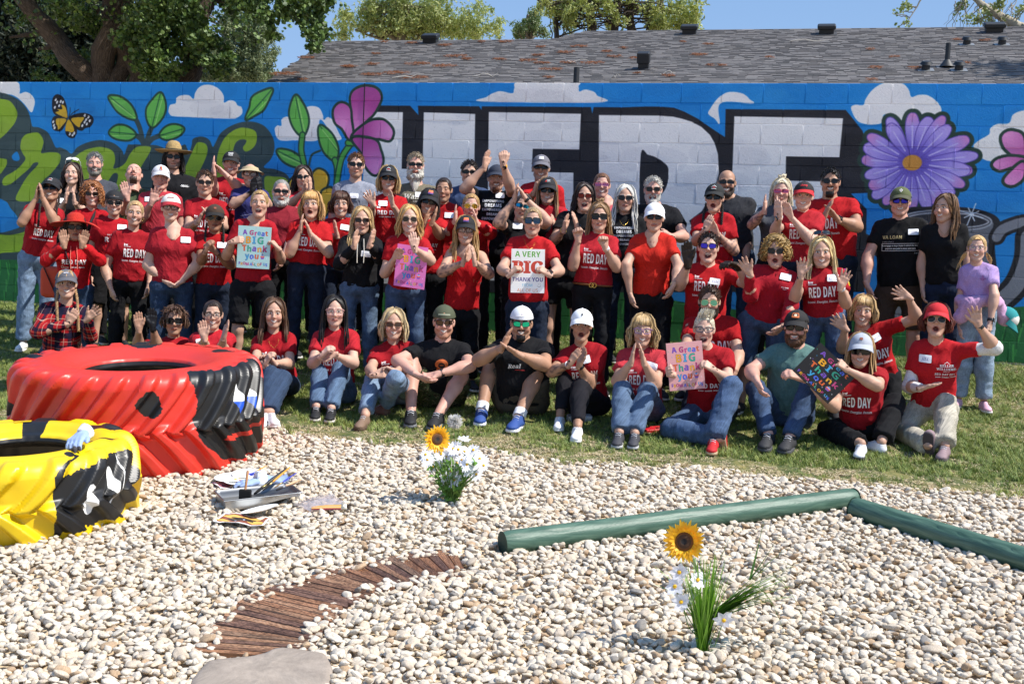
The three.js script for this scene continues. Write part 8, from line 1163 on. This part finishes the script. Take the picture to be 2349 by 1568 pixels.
// middle
person('dark-haired man with trimmed beard and wrap sunglasses in a slate-blue tee', { z: 3, e: [435, 293], s: 0.9, n: [430, 395], sex: 'm', w: 1.05, skin: 'light', mouth: 'shut', hair: ['short', '#2a1f1a'], beard: [0.006, '#2a1e18', 'g'], specs: ['sport', '#111', '#0a0a0c'], top: { c: '#3f4f70' }, bot: BLK });
person('man in a navy cap with both bare arms stretched high overhead, black lettered tee', { z: 3, e: [605, 327], s: 1.15, n: [600, 432], sex: 'm', w: 1.08, skin: 'light', hair: ['short-c', '#4a2e22'], beard: [0.007, '#6a3e28', 'g'], hat: ['cap', '#2a3040', '#2a3040'], top: { c: '#17171a', print: 'dreams', pp: [-0.02, -0.3, 0.25], tag: ['t0', 628, 440] }, bot: BLK, L: [402, 400, 530, 262, 547, 165, 'flat'], R: [692, 395, 648, 245, 645, 130, 'curl', 'pb', 'w#e0a020'] });
person('blond woman with yellow mirrored sunglasses and tied hair, red hoodie, hands at her cheeks', { z: 3, e: [445, 505], s: 1.75, n: [448, 612], p: [450, 900], sex: 'f', skin: 'pink', mouth: 'shut', w: 1.05, hair: ['pony', '#b08c5a'], specs: ['aviator', '#d8c9a0', '#b8862a', 'mirror'], top: { c: '#b0161e', sleeve: 'l', name: 'hoodie' }, bot: BLK, L: [298, 690, 345, 600, 345, 505, 'flat'], R: [570, 680, 482, 615, 462, 530, 'flat'] });
person('woman in a red tank top and black cap with very long wavy blond hair', { z: 3, e: [412, 657], s: 2.35, n: [420, 775], p: [380, 1180], sex: 'f', skin: 'light', hair: ['long-xwc', '#b48e5c'], hat: ['cap', '#19191c', '#19191c', 'cap_sun', '', 0.06], specs: CLEAR('#1c1c20'), top: { c: '#b8161c', sleeve: '0', long: 1.4 }, bot: BLK, L: [262, 925, 395, 862, 418, 772, 'flat', 'tat'], R: [560, 935, 468, 860, 455, 755, 'flat', 'tat'] });
person('woman with mirrored sunglasses, red tee and jeans, holding the white BIG thank-you sign', { id: 'w39', z: 3, e: [832, 598], s: 2.5, n: [818, 712], p: [800, 1130], sex: 'f', w: 1.08, skin: 'light', mouth: 'shut', hair: ['back', '#a58a64'], specs: ['big', '#16161a', '#3a4a5c', 'mirror'], top: { c: RED }, chain: 1, bot: DJEAN, L: [640, 905, 690, 935, 722, 905, 'grip'], R: [1000, 915, 930, 935, 888, 905, 'grip', 'w#cfc4c0'] });
person('person in a black tee behind the white sign, tattooed arms crossed high overhead', { z: 3, e: [772, 507], s: 1.85, roll: 0.2, n: [790, 625], sex: 'f', w: 1.18, skin: 'light', mouth: 'shut', hair: ['back', '#3a2a20'], specs: ['sport', '#14161a', '#1f8ab0', 'mirror'], top: { c: '#17171a', tag: ['t0', 738, 632] }, bot: BLK, L: [615, 615, 718, 462, 735, 365, 'flat', 'tat'], R: [922, 605, 775, 445, 725, 350, 'flat', 'w#1a1a1c'] });
person('man in a grey cap with a patch at the back centre, red tee and sunglasses', { z: 3, e: [885, 263], s: 0.9, n: [892, 372], sex: 'm', skin: 'tan', hair: ['short-c', '#6a6058'], beard: [0.003, '#8a8078'], hat: ['cap', '#68666e', '#68666e', 'cap_tag', '', 0.06], specs: ['sport', '#111', '#15151a'], top: red, bot: BLK, L: [795, 490, 845, 420, 862, 355, 'curl'] });
person('woman in a black and white trucker cap with very long fair-brown hair, red tee', { z: 3, e: [925, 408], s: 1.45, n: [930, 512], sex: 'f', skin: 'light', hair: ['long-xc', '#8a6a4a'], hat: ['cap', '#1b1b20', '#1b1b20', 'cap_tr'], specs: SUNG, top: red, bot: BLK, R: [1035, 660, 972, 655, 960, 585, 'flat'] });
person('laughing dark-haired woman in orange-tinted sunglasses, black tee, bare legs, clapping', { z: 3, e: [1160, 443], s: 1.75, n: [1130, 560], p: [1035, 1000], sex: 'f', w: 1.05, skin: 'light', mouth: 'wide', hair: ['long-s', '#2a1c18'], specs: ['wayfarer', '#141416', '#7a2a1c', 'mirror'], top: { c: '#17171a' }, bot: { ...BLK, kind: 'shorts', len: 0.45 }, L: [965, 725, 1030, 655, 1047, 555, 'flat', 'w#d8b25at', 'tat'], R: [1160, 720, 1112, 640, 1085, 540, 'flat', 'w#1a1a1c'], shoe: ['#e2e2e2', '#eee'] });
person('woman with pink mirrored sunglasses and brown tied hair at the back, coral tank top', { z: 3, e: [1267, 371], s: 1.1, n: [1288, 470], sex: 'f', skin: 'pink', hair: ['pony', '#6e4a32'], specs: ['sport', '#d88aa0', '#a85a7a', 'mirror'], top: { c: '#d4636a', sleeve: '0' }, bot: BLK });
person('woman with very long white hair and dark sunglasses, black tee with stacked lettering', { z: 3, e: [1415, 455], s: 1.6, n: [1408, 572], p: [1400, 900], sex: 'f', skin: 'light', mouth: 'shut', hair: ['long-xw', '#d2cfc8'], specs: SUNG, top: { c: '#17171a', print: 'dreams', pp: [0, -0.38, 0.22] }, chain: 1, bot: DJEAN });
person('seated woman in a white cap and red tee cheering, black leggings, hands clapped', { z: 3, e: [1140, 1256], s: 3.0, n: [1142, 1388], p: [1185, 1740], pose: 'sit', sex: 'f', skin: 'tan', mouth: 'open', hair: ['pony-c', '#1f1613'], hat: ['cap', '#eeeeef', '#eeeeef', 'cap_nike', '', 0.07], top: { c: RED, print: 'rd', tag: ['t0', 1160, 1470, 0.15] }, bot: { c: '#1f1e24', fit: 'tight', len: 0.9 }, L: [950, 1551, 1065, 1500, 1115, 1425, 'flat', 'tat', 'w#d0d0d4t'], R: [1195, 1625, 1125, 1505, 1160, 1420, 'flat', 'w#1c1c1e'], legs: { L: [1050, 1540, 1005, 1825, 985, 1960], R: [1130, 1645, 1115, 1890, 1090, 2030] }, shoe: ['#ececee', '#f2f2f4'] });
// right part
person('laughing man with white hair and white beard, tortoiseshell sunglasses and black tee', { z: 4, e: [335, 401], s: 1.0, n: [352, 510], sex: 'm', w: 1.2, skin: 'pink', mouth: 'wide', hair: ['short', '#c9c5bc'], beard: [0.006, '#cfcac2'], specs: ['wayfarer', '#5a3a22', '#17130f'], top: { c: '#17171b' }, bot: BLK, R: [530, 700, 445, 700, 360, 690, 'relax', 'ff'] });
person('seated woman with wavy grey-blond bob and purple-rimmed glasses, rosy red tee, palms facing', { z: 4, e: [270, 1291], s: 3.0, n: [268, 1412], p: [265, 1745], pose: 'sit', sex: 'f', w: 1.05, skin: 'light', hair: ['bob-wsb', '#b09468'], specs: ['wayfarer', '#8a6a9a', '#fff', 'clear'], top: { c: '#bc3640', print: 'rd', tag: ['t0', 325, 1505, -0.15] }, bot: { ...JEAN, c: '#647a97' }, L: [108, 1608, 198, 1485, 212, 1400, 'flat'], R: [352, 1625, 275, 1485, 260, 1398, 'flat'], legs: { L: [140, 1655, 122, 1925, 105, 2030], R: [302, 1665, 220, 1930, 205, 2040] }, shoe: ['#3a3a40', '#b9b9bc'] });
person('laughing seated woman with spiky platinum hair and red shoes holding the pale pink sign', { id: 'w56', z: 4, e: [655, 1282], s: 2.95, n: [680, 1405], p: [690, 1790], pose: 'sit', sex: 'f', w: 1.1, skin: 'fair', mouth: 'wide', hair: ['spiky', '#d8cdb4'], specs: CLEAR('#2a3a52'), top: { c: RED, print: 'wide', pp: [0, -0.52, 0.22] }, bot: { ...JEAN, c: '#52688a', fit: 'wide' }, L: [520, 1600, 445, 1560, 415, 1545, 'grip', 'ff'], R: [805, 1605, 715, 1535, 660, 1495, 'grip'], legs: { L: [445, 1905, 760, 1965, 850, 1975], R: [828, 1640, 715, 1965, 700, 2070] }, flop: -1, shoe: ['#b8181f', '#c2a888'] });
person('bearded man in green mirrored aviators and a red tee crouching behind the platinum-haired woman', { z: 4, e: [688, 1110], s: 2.55, n: [700, 1205], p: [700, 1560], pose: 'kneel', sex: 'm', skin: 'light', mouth: 'shut', hair: ['short', '#4a3226'], beard: [0.012, '#2f2019'], specs: ['aviator', '#c9b27a', '#5a9a8a', 'mirror'], top: { c: RED, print: 'rd', pp: [0.04, -0.5, 0.24] }, bot: DJEAN, L: [540, 1400, 560, 1500, 570, 1560, 'relax'], R: [870, 1440, 840, 1560, 820, 1620, 'relax'] });
person('shouting young man in purple mirrored sunglasses and red tee, work gloves on raised hands', { z: 4, e: [682, 757], s: 2.1, pitch: 0.1, n: [680, 882], p: [650, 1290], sex: 'm', w: 0.98, skin: 'fair', mouth: 'wide', hair: ['short', '#33261f'], specs: ['wayfarer', '#15151a', '#5a3fb0', 'mirror'], top: { c: RED, print: 'rd', pp: [0, -0.32, 0.22], tag: ['kyle', 722, 980, -0.1] }, bot: DJEAN, L: [500, 1010, 555, 865, 545, 745, 'flat', 'pc', 'work'], R: [945, 1010, 860, 880, 740, 845, 'curl', 'pd', 'work', 'ff'] });
person('woman with two black braids, black mountain-logo cap, red tee, hands clasped at chin', { z: 4, e: [713, 450], s: 1.65, yaw: -0.12, n: [712, 562], p: [720, 880], sex: 'f', skin: 'light', mouth: 'open', hair: ['braid-c', '#191312'], hat: ['cap', '#1a1c1c', '#1a1c1c', 'cap_mtn'], specs: SUNG, top: RD, bot: DJEAN, L: [605, 730, 662, 660, 700, 570, 'flat'], R: [845, 790, 735, 680, 690, 590, 'flat', 'tat'] });
person('bald man with stubble and sunglasses in a charcoal tee behind the braided woman', { z: 4, e: [798, 356], s: 1.05, n: [828, 462], p: [850, 830], sex: 'm', skin: 'tan', hair: ['bald', '#5a4a3e'], beard: [0.004, '#4a4038'], specs: ['sport', '#111', '#101014'], top: { c: '#323338' }, bot: JEAN, R: [922, 720, 918, 850, 905, 930, 'relax'] });
person('platinum-haired woman with pink wrap glasses and grey tee, hands up, tattooed arm', { z: 4, e: [1140, 413], s: 1.2, n: [1125, 512], sex: 'f', skin: 'fair', mouth: 'shut', hair: ['up', '#d0c4a8'], specs: ['sport', '#d84a70', '#b0506a', 'mirror'], top: { c: '#4d5058' }, bot: BLK, L: [955, 625, 1035, 535, 1035, 430, 'flat', 'tat'], R: [1140, 640, 1110, 545, 1122, 425, 'flat'] });
person('woman in a black cap with red brim, red tee, hands pressed by her mouth', { z: 4, e: [1280, 440], s: 1.7, n: [1275, 548], p: [1255, 860], sex: 'f', skin: 'fair', hair: ['back-c', '#6a4632'], hat: ['cap', '#1b1a1c', '#c01a22', 'cap_chmp'], top: RD, bot: DJEAN, L: [1100, 670, 1130, 570, 1112, 455, 'flat', 'w#d8d8dc'], R: [1325, 725, 1200, 575, 1158, 455, 'flat'] });
person('big broad-shouldered man with slick black hair, black goatee and sunglasses, red tee, hands together', { z: 4, e: [1450, 350], s: 1.05, n: [1445, 470], p: [1460, 860], sex: 'm', w: 1.28, skin: 'tan', hair: ['short', '#14110f'], beard: [0.008, '#14100e', 'g'], specs: ['wayfarer', '#121214', '#0c0c0f'], top: { c: '#b8181e', print: 'rd', pp: [-0.06, -0.38, 0.26] }, bot: DJEAN, L: [1330, 640, 1410, 575, 1440, 505, 'flat'], R: [1620, 640, 1492, 590, 1440, 520, 'flat', 'w#17171a'] });
person('woman with golden curly bob and sunglasses in a dark red fleece, waving', { z: 4, e: [1105, 790], s: 2.4, n: [1105, 900], p: [1035, 1225], sex: 'f', w: 1.08, skin: 'light', mouth: 'open', hair: ['curly', '#a08048'], specs: SUNG, top: { c: '#a01424', sleeve: 'l', collar: '#a01424', long: 1.5, print: 'kwsm', pp: [0.1, -0.34, 0.06], tag: ['mary', 1168, 952, -0.03], name: 'fleece' }, bot: { ...JEAN, c: '#445871', kind: 'shorts', len: 1.12 }, L: [945, 1075, 942, 930, 880, 830, 'spread', 'w#c9c2b4t'], R: [1205, 1130, 1150, 1265, 1095, 1310, 'relax'] });
person('woman with long pale blond hair, sunglasses on her head, red tee, both palms up', { z: 4, e: [1395, 797], s: 2.4, roll: -0.06, n: [1390, 905], p: [1405, 1180], sex: 'f', skin: 'light', hair: ['long', '#d6bc88'], specs2: ['wayfarer', '#17171a', '#101014'], top: { c: RED, print: 'rd', pp: [0, -0.5, 0.23], tag: ['tracy', 1465, 958, -0.06] }, chain: 1, bot: { ...JEAN, c: '#526788' }, L: [1225, 1085, 1265, 945, 1275, 835, 'spread', 'w#17171at'], R: [1545, 1120, 1515, 1015, 1555, 920, 'spread', 'w#e8e8ea'] });
person('bearded man in a black cap with orange patch and sage green tee, seated', { id: 'm62', z: 4, e: [1225, 1270], s: 2.85, yaw: -0.1, n: [1240, 1395], p: [1190, 1770], pose: 'sit', sex: 'm', w: 1.08, skin: 'pink', hair: ['short-c', '#3a2a20'], beard: [0.012, '#5e3e28'], hat: ['cap', '#1b1a1b', '#1b1a1b', 'cap_or', '', 0.07], specs: ['wayfarer', '#151517', '#0c0c0f'], top: { c: '#5f817c' }, bot: { ...JEAN, c: '#44597a' }, L: [948, 1541, 985, 1605, 1025, 1715, 'relax', 'ff'], R: [1385, 1600, 1265, 1590, 1195, 1560, 'curl'], legs: { L: [978, 1650, 1060, 1945, 1035, 2045], R: [1315, 1650, 1195, 1960, 1150, 2075] }, shoe: ['#2a2a2d', '#4a4a4e'] });
person('man in a camouflage cap and purple sunglasses, black slogan tee and brown shorts', { z: 5, e: [835, 474], s: 1.15, n: [838, 592], p: [830, 1050], sex: 'm', w: 1.14, skin: 'pink', hair: ['buzz', '#3a2c24'], hat: ['cap', '#fff', '#4a4a34', 'cap_camo', 'camo', 0.04], specs: ['wayfarer', '#15151a', '#3a2a8a', 'mirror'], top: { c: '#141416', print: 'valoan', pp: [0, -0.34, 0.31], tag: ['t0', 916, 670] }, bot: { c: '#4a3a30', kind: 'shorts', len: 0.88 }, L: [628, 830, 622, 1000, 648, 1085, 'relax'], R: [1010, 800, 1030, 900, 1040, 950, 'relax', 'eb'] });
person('woman with long light-brown hair smiling sideways, black v-neck tee, beside the girl', { z: 5, e: [1082, 517], s: 1.35, yaw: -0.5, n: [1112, 622], p: [1108, 1020], sex: 'f', skin: 'light', hair: ['long', '#6e5034'], top: { c: '#161618', vee: 1 }, chain: 1, bot: { c: '#222e45', mat: 'denim' } });
person('young girl with blond pigtails, glasses, lilac tee and pink jacket round her waist', { id: 'girl', z: 5, e: [1315, 769], s: 1.8, n: [1328, 880], p: [1322, 1130], hs: 0.88, w: 0.84, sex: 'c', skin: 'fair', hair: ['pig', '#c8a46c'], specs: ['wire', '#7a6aa0', '#fff', 'clear'], top: { c: '#b79ad0', print: 'club', pp: [0.03, -0.3, 0.07] }, bot: { ...LJEAN, c: '#9aaec2', fit: 'wide' }, R: [1425, 1070, 1400, 1235, 1395, 1320, 'relax', 'w#1a1a1e'], shoe: ['#d8a8b8', '#e8e0dc'] });
person('blond woman with short fringe and red tee, both bare arms waving high', { z: 5, e: [600, 1166], s: 2.35, roll: 0.05, n: [625, 1290], p: [690, 1570], pose: 'kneel', sex: 'f', w: 1.02, skin: 'light', hair: ['bob-b', '#b89868'], top: { c: RED, print: 'rd', pp: [0.03, -0.5, 0.22], tag: ['brandy', 674, 1337, 0.3] }, bot: BLK, L: [470, 1400, 485, 1275, 415, 1215, 'spread'], R: [940, 1215, 885, 1080, 800, 1025, 'spread'] });
person('seated woman in a pale grey cap and dark sunglasses holding the black sign', { id: 'w67', z: 5, e: [585, 1416], s: 3.05, n: [590, 1525], p: [590, 1835], pose: 'sit', sex: 'f', skin: 'light', mouth: 'smile', hair: ['long-c', '#a8865c'], hat: ['cap', '#a9adb6', '#a9adb6', 'cap_lea', '', 0.03], specs: ['big', '#121214', '#0c0c0f'], top: { c: RED, print: 'rd', pp: [-0.03, -0.52, 0.22] }, bot: { c: '#17171a', fit: 'wide', len: 0.92 }, L: [420, 1770, 325, 1700, 285, 1650, 'grip'], R: [690, 1635, 500, 1535, 440, 1480, 'grip'], legs: { L: [375, 1965, 590, 2000, 580, 2080], R: [800, 1745, 715, 1990, 660, 2040] }, shoe: ['#d8d8dc', '#26262a'] });
person('red-haired woman in red cap and aviators, red tee over white sleeves, cream trousers', { z: 5, e: [1062, 1214], s: 2.85, pitch: 0.12, n: [1068, 1362], p: [1040, 1760], pz: 0.1, sex: 'f', skin: 'light', mouth: 'open', hair: ['bob-c', '#5e2414'], hat: ['cap', '#c01c24', '#c8242c'], specs: ['aviator', '#d0c8b4', '#26251f'], top: { c: '#b81c24', print: 'kwrd', pp: [0.07, -0.36, 0.2], tag: ['jill', 991, 1463] }, under: '#e6e4e2', bot: { c: '#cbc3b2', mat: 'denim', fit: 'wide' }, L: [892, 1640, 970, 1648, 1090, 1622, 'flat', 'pu'], R: [1428, 1400, 1325, 1252, 1295, 1130, 'spread', 'w#2a2c30'], legs: { L: [845, 2030, 1010, 2010, 1060, 1990], R: [1120, 1745, 1115, 2010, 1085, 2120] }, flop: -1, shoe: ['#8a7478', '#4a4044'] });
// ---------- signs held up by the crowd ----------
const CHARS = ['#7a4fc0', '#d8418e', '#e8682c', '#f0a818', '#3aa6d8', '#2fae8c', '#c23a78', '#4a6ae0'];
function letters(g, s, cx, y, size, start, o = {}) { g.font = 'bold ' + size + 'px sans-serif'; g.textBaseline = 'middle'; g.textAlign = 'center'; const ws = [...s].map((c) => g.measureText(c).width * (o.k ?? 1.04)); let x = cx - ws.reduce((a, b) => a + b, 0) / 2; [...s].forEach((c, i) => { g.save(); g.translate(x + ws[i] / 2, y + (i % 2 ? 1 : -1) * (o.bob ?? 4)); g.rotate((i % 3 - 1) * (o.tilt ?? 0.07)); g.lineJoin = 'round'; g.strokeStyle = o.edge ?? '#5a3a6a'; g.lineWidth = size * 0.05; g.strokeText(c, 0, 0); g.fillStyle = CHARS[(start + i * (o.step ?? 3)) % 8]; g.fillText(c, 0, 0); if (o.dots) { g.globalCompositeOperation = 'source-atop'; g.globalCompositeOperation = 'source-over'; g.fillStyle = 'rgba(255,255,255,0.55)'; for (let q = 0; q < 5; q++) { g.beginPath(); g.arc((q % 2 - 0.5) * size * 0.12 - size * 0.16, (q - 2) * size * 0.13, size * 0.022, 0, 7); g.fill(); } } g.restore(); x += ws[i]; }); }
function great(bg, dark) { const [c, g] = canvas(512, 660); g.fillStyle = bg; g.fillRect(0, 0, 512, 660); const edge = dark ? '#14141c' : '#5a3a6a'; letters(g, 'A Great', 268, 105, 104, 0, { edge }); letters(g, 'BIG', 262, 220, 150, 3, { step: 1, k: 1.2, edge, dots: 1, tilt: 0.02, bob: 0 }); letters(g, 'Thank', 268, 352, 128, 2, { edge, dots: 1 }); letters(g, 'you', 236, 470, 122, 4, { edge }); letters(g, 'FROM ALL OF US', 256, 592, 62, 0, { edge, k: 0.93 });
const x = 398, y = 470; g.fillStyle = '#8a54b8'; g.beginPath(); g.moveTo(x - 30, y); g.lineTo(x + 30, y); g.lineTo(x + 20, y + 38); g.lineTo(x - 20, y + 38); g.fill(); for (const [dy, w, q] of [[0, 34, '#e8682c'], [-14, 26, '#f0a8c8'], [-27, 16, '#3aa6d8']]) { g.fillStyle = q; g.beginPath(); g.ellipse(x, y + dy, w, 12, 0, 0, 7); g.fill(); } g.fillStyle = '#d8344e'; g.beginPath(); g.arc(x, y - 42, 8, 0, 7); g.fill();
const r = rng(3); for (let i = 0; i < 34; i++) { const a = r() * 6.28, q = [20 + r() * 472, 20 + r() * 620]; if (q[0] > 80 && q[0] < 440 && q[1] > 40 && q[1] < 520 && r() < 0.8) continue; g.fillStyle = r() < 0.4 ? (dark ? '#ffffff' : '#ffffff') : CHARS[Math.floor(r() * 8)]; g.save(); g.translate(...q); g.rotate(a); g.fillRect(-9, -3, 18, 5); g.restore(); } return ctex(c); }
function veryBig() { const [c, g] = canvas(512, 660); g.fillStyle = '#f4f2ee'; g.fillRect(0, 0, 512, 660); txt(g, 'A VERY', 250, 78, 118, '#5aa82e'); g.save(); g.lineJoin = 'round'; g.font = 'bold 250px serif'; g.textAlign = 'center'; g.textBaseline = 'middle'; g.fillStyle = '#c8402c'; g.strokeStyle = '#c8402c'; g.lineWidth = 20; g.translate(256, 275); g.scale(1.05, 0.95); g.strokeText('BIG', 0, 0); g.fillText('BIG', 0, 0); g.restore(); g.fillStyle = 'rgba(255,240,235,0.8)'; for (const [x, y] of [[112, 200], [260, 196], [400, 206]]) { g.beginPath(); g.ellipse(x, y, 14, 7, 0.4, 0, 7); g.fill(); } txt(g, 'THANK YOU', 256, 458, 84, '#3a2f88'); txt(g, 'FROM', 250, 545, 62, '#7fc0d8', { st: 'normal' }); txt(g, '\u2665', 76, 545, 70, '#c8402c'); txt(g, 'ALL OF US', 256, 622, 70, '#d87a2c', { st: 'normal' }); g.strokeStyle = '#3a3a44'; g.lineWidth = 5; g.beginPath(); g.arc(430, 540, 26, 0.3, 2.6); g.stroke(); g.beginPath(); g.moveTo(416, 522); g.lineTo(424, 530); g.moveTo(444, 518); g.lineTo(450, 528); g.stroke(); return ctex(c); }
function sign(label, who, z, corners, tex, edge, dz = 0.035) {
const T = top('sign', label, 'sign'), p = PEOPLE[who], d = (-p.arms[0].W.z - p.arms[1].W.z) / 2 + dz, q = corners.map((c) => at(...zp(z, c), d)), n = q[1].clone().sub(q[0]).cross(q[3].clone().sub(q[0])).normalize(); if (n.z < 0) n.negate();
const c = V(); q.forEach((k) => c.addScaledVector(k, 0.25)); q.forEach((k) => k.sub(c)); T.position.copy(c);
const f = (i, j, h) => q[0].clone().lerp(q[1], i).lerp(q[3].clone().lerp(q[2], i), j).addScaledVector(n, h);
mesh('face', grid(4, 4, (i, j) => f(i, j, 0.003), (i, j) => [i, 1 - j]), new THREE.MeshPhysicalMaterial({ map: tex, roughness: 0.5, side: THREE.DoubleSide }), T);
const b = []; for (const h of [-0.003, 0.0015]) for (const [i, j] of [[0, 0], [1, 0], [1, 1], [0, 1]]) b.push(...f(i, j, h).toArray()); const g = new THREE.BufferGeometry(); g.setAttribute('position', new THREE.Float32BufferAttribute(b, 3)); g.setIndex([0, 1, 2, 0, 2, 3, 4, 6, 5, 4, 7, 6, 0, 4, 5, 0, 5, 1, 1, 5, 6, 1, 6, 2, 2, 6, 7, 2, 7, 3, 3, 7, 4, 3, 4, 0]); const k = g.toNonIndexed(); k.computeVertexNormals(); mesh('board', k, M(edge, 0.8), T);
}
sign('pale teal thank-you sign with colourful letters held by the laughing woman', 'w19', 2, [[240, 628], [447, 643], [430, 905], [226, 893]], great('#b4dcd8'), '#c8e0dc');
sign('bright orchid pink thank-you sign held by the wavy-haired blond woman', 'w28', 2, [[1240, 743], [1432, 770], [1405, 1033], [1213, 1005]], great('#e277bb'), '#e6a8cc', 0.05);
sign('white sign reading A VERY BIG THANK YOU in green, red and purple', 'w39', 3, [[700, 775], [910, 780], [905, 1055], [694, 1050]], veryBig(), '#eeeeea');
sign('pale salmon pink thank-you sign held by the seated platinum-haired woman', 'w56', 4, [[415, 1371], [640, 1352], [663, 1651], [440, 1669]], great('#eaaaaa'), '#ecc4c0', 0.05);
sign('tilted black thank-you sign with bright letters held on the right of the front row', 'w67', 5, [[333, 1364], [552, 1581], [378, 1749], [158, 1541]], great('#17171c', true), '#2a2a30', -0.02);

// ---------- small things among the people ----------
{
// the girl's jacket is knotted about her; the cap hangs from her hand
const p = PEOPLE.girl, jm = cloth('#d4a8cc'), N = []; const tl = p.Sc.distanceTo(p.Pl);
for (let i = 0; i < 14; i++) { const a0 = i / 14 * 6.2832, a1 = (i + 1) / 14 * 6.2832, y = -tl * 0.9; N.push(cone(p.pt(Math.sin(a0) * 0.135, y + 0.012 * Math.sin(a0 * 3), Math.cos(a0) * 0.11), p.pt(Math.sin(a1) * 0.135, y + 0.012 * Math.sin(a1 * 3), Math.cos(a1) * 0.11), 0.032, 0.032)); }
N.push(cone(p.pt(-0.07, -tl * 0.95, 0.12), p.pt(-0.13, -tl * 1.3, 0.1), 0.045, 0.055), cone(p.pt(-0.03, -tl * 0.95, 0.13), p.pt(-0.02, -tl * 1.25, 0.13), 0.03, 0.04), cone(p.pt(0.13, -tl * 0.95, -0.03), p.pt(0.2, -tl * 1.35, -0.06), 0.05, 0.06));
const net = new Net(p.Pl.clone().addScalar(-0.5), p.Pl.clone().addScalar(0.5), 0.016, 60); N.forEach((b) => net.add(b)); const s = net.dist().surface(), n = s.pos.length / 3; for (let i = 0; i < n; i++) { const d = fold(V(s.pos[i * 3] * 1.6, s.pos[i * 3 + 1] * 1.6, s.pos[i * 3 + 2] * 1.6)); for (let k = 0; k < 3; k++) s.pos[i * 3 + k] += s.nor[i * 3 + k] * d; } s.uv = []; for (let i = 0; i < n; i++) s.uv.push(s.pos[i * 3], s.pos[i * 3 + 1]); const g = toGeo(s); g.computeVertexNormals(); g.translate(-p.G.position.x, -p.G.position.y, -p.G.position.z); mesh('jacket', g, jm, p.G);
const C = top('baseball_cap', 'teal and white mesh-backed cap dangling behind the young girl', 'cap'), h = hatTpl('cap'), q = at(...zp(5, [1522, 1205]), p.dep + 0.0); C.position.copy(q); C.quaternion.setFromEuler(new THREE.Euler(1.0, 0.5, -0.9)); C.scale.setScalar(0.85); const gd = paint(h.dome.clone(), (x, y, z) => z > 0.045 ? [0.8, 0.76, 0.7] : [0.02, 0.26, 0.27]); gd.translate(0, -0.06, 0); mesh('dome', gd, VC(0.9, { bumpMap: grainTex, bumpScale: 0.001 }), C); const gb = h.brim.clone(); gb.translate(0, -0.06, 0); mesh('brim', gb, M('#157a7c', 0.85), C);
}
{
const box3 = (name, label, cat, z, px, w, h, d, c, rot, parts) => { const T = top(name, label, cat), q = onGround(...zp(z, px)); T.position.copy(q); T.quaternion.setFromUnitVectors(V(0, 1, 0), groundUp(q.x, q.z)); T.rotateY(rot); const g = box(w, h, d, 0.008); g.translate(0, h / 2 + 0.01, 0); mesh('case', g, M(c, 0.5), T); parts?.(T); return T; };
box3('wallet', 'flat bright red wallet on the grass beside the seated woman in jeans', 'wallet', 4, [352, 1930], 0.2, 0.03, 0.1, '#c01c28', 0.3, (T) => { const f = box(0.06, 0.032, 0.04, 0.004); f.translate(0.02, 0.027, 0.02); mesh('clasp', f, M('#7a0f18', 0.4), T); });
box3('small_box', 'small white printed box on the grass behind the white trainers', 'box', 3, [1125, 1870], 0.19, 0.055, 0.08, '#cfcfd4', 0.1, (T) => { const f = box(0.07, 0.03, 0.002, 0.001); f.translate(-0.03, 0.04, 0.0412); mesh('printed_label', f, M('#3a3a44', 0.6), T); });
// blue work gloves
const glove = (label, pos, rot, sc = 1.08) => { const T = top('work_glove', label, 'glove', 'pale blue work gloves'), s = handTpl('relax'), g = toGeo(s); paint(g, (x, y, z) => y > 0.135 ? [0.05, 0.045, 0.05] : [0.3, 0.4, 0.64]); mesh('glove', g, VC(0.75), T); const c = tube([V(0, -0.055, 0), V(0, -0.01, 0.002), V(0, 0.005, 0.002)], [0.042, 0.037, 0.032], 14, 0.75); mesh('cuff', c, M('#d9dee8', 0.9), T); T.position.copy(pos); T.quaternion.setFromEuler(new THREE.Euler(...rot)); T.scale.setScalar(sc); };
const yt = at(190, 962, 5.45); glove('pale blue work glove with paint-dipped fingertips lying on the yellow tyre', V(yt.x, YT.y + 0.515, YT.z + 0.12), [1.75, 0.25, 0]);
const a = lay(760, 275, 0.05), b = lay(850, 250, 0.06); glove('pale blue work glove crumpled behind the tray, on the left', a, [1.5, 0, 1.2], 1); glove('pale blue work glove crumpled behind the tray, on the right', b, [-1.5, 0.3, -1.0], 1);
// things in hands
const hand = (z, px, d) => at(...zp(z, px), d);
const T = top('marker_pen', 'pink and yellow marker pen in the hand of the blond woman leaning in', 'pen'), q = hand(4, [1548, 950], 8.35); mesh('barrel', tube([q.clone().add(V(-0.02, 0.06, 0)), q.clone().add(V(0.01, -0.04, 0.01))], 0.009, 8), M('#d83aa0', 0.4), T); mesh('pen_cap', tube([q.clone().add(V(0.01, -0.04, 0.01)), q.clone().add(V(0.022, -0.075, 0.012))], 0.0105, 8), M('#e8d028', 0.4), T);
const D = top('handbag', 'small orange red backpack behind the woman in the red sun hat', 'backpack'), bp = onWallDistance(...zp(1, [325, 985]), 2.25); const bg = box(0.22, 0.3, 0.12, 0.05); bg.translate(bp.x, bp.y, bp.z); mesh('pack', bg, M('#c8482c', 0.8), D); mesh('strap', tube([bp.clone().add(V(-0.06, 0.14, 0.06)), bp.clone().add(V(0, 0.02, 0.075)), bp.clone().add(V(0.06, -0.12, 0.065))], 0.012, 6, 0.4), M('#17171a', 0.8), D);
}
gravel();
scene.traverse((o) => { if (o.isMesh) { o.castShadow = true; o.receiveShadow = true; } });
renderer.render(scene, camera);
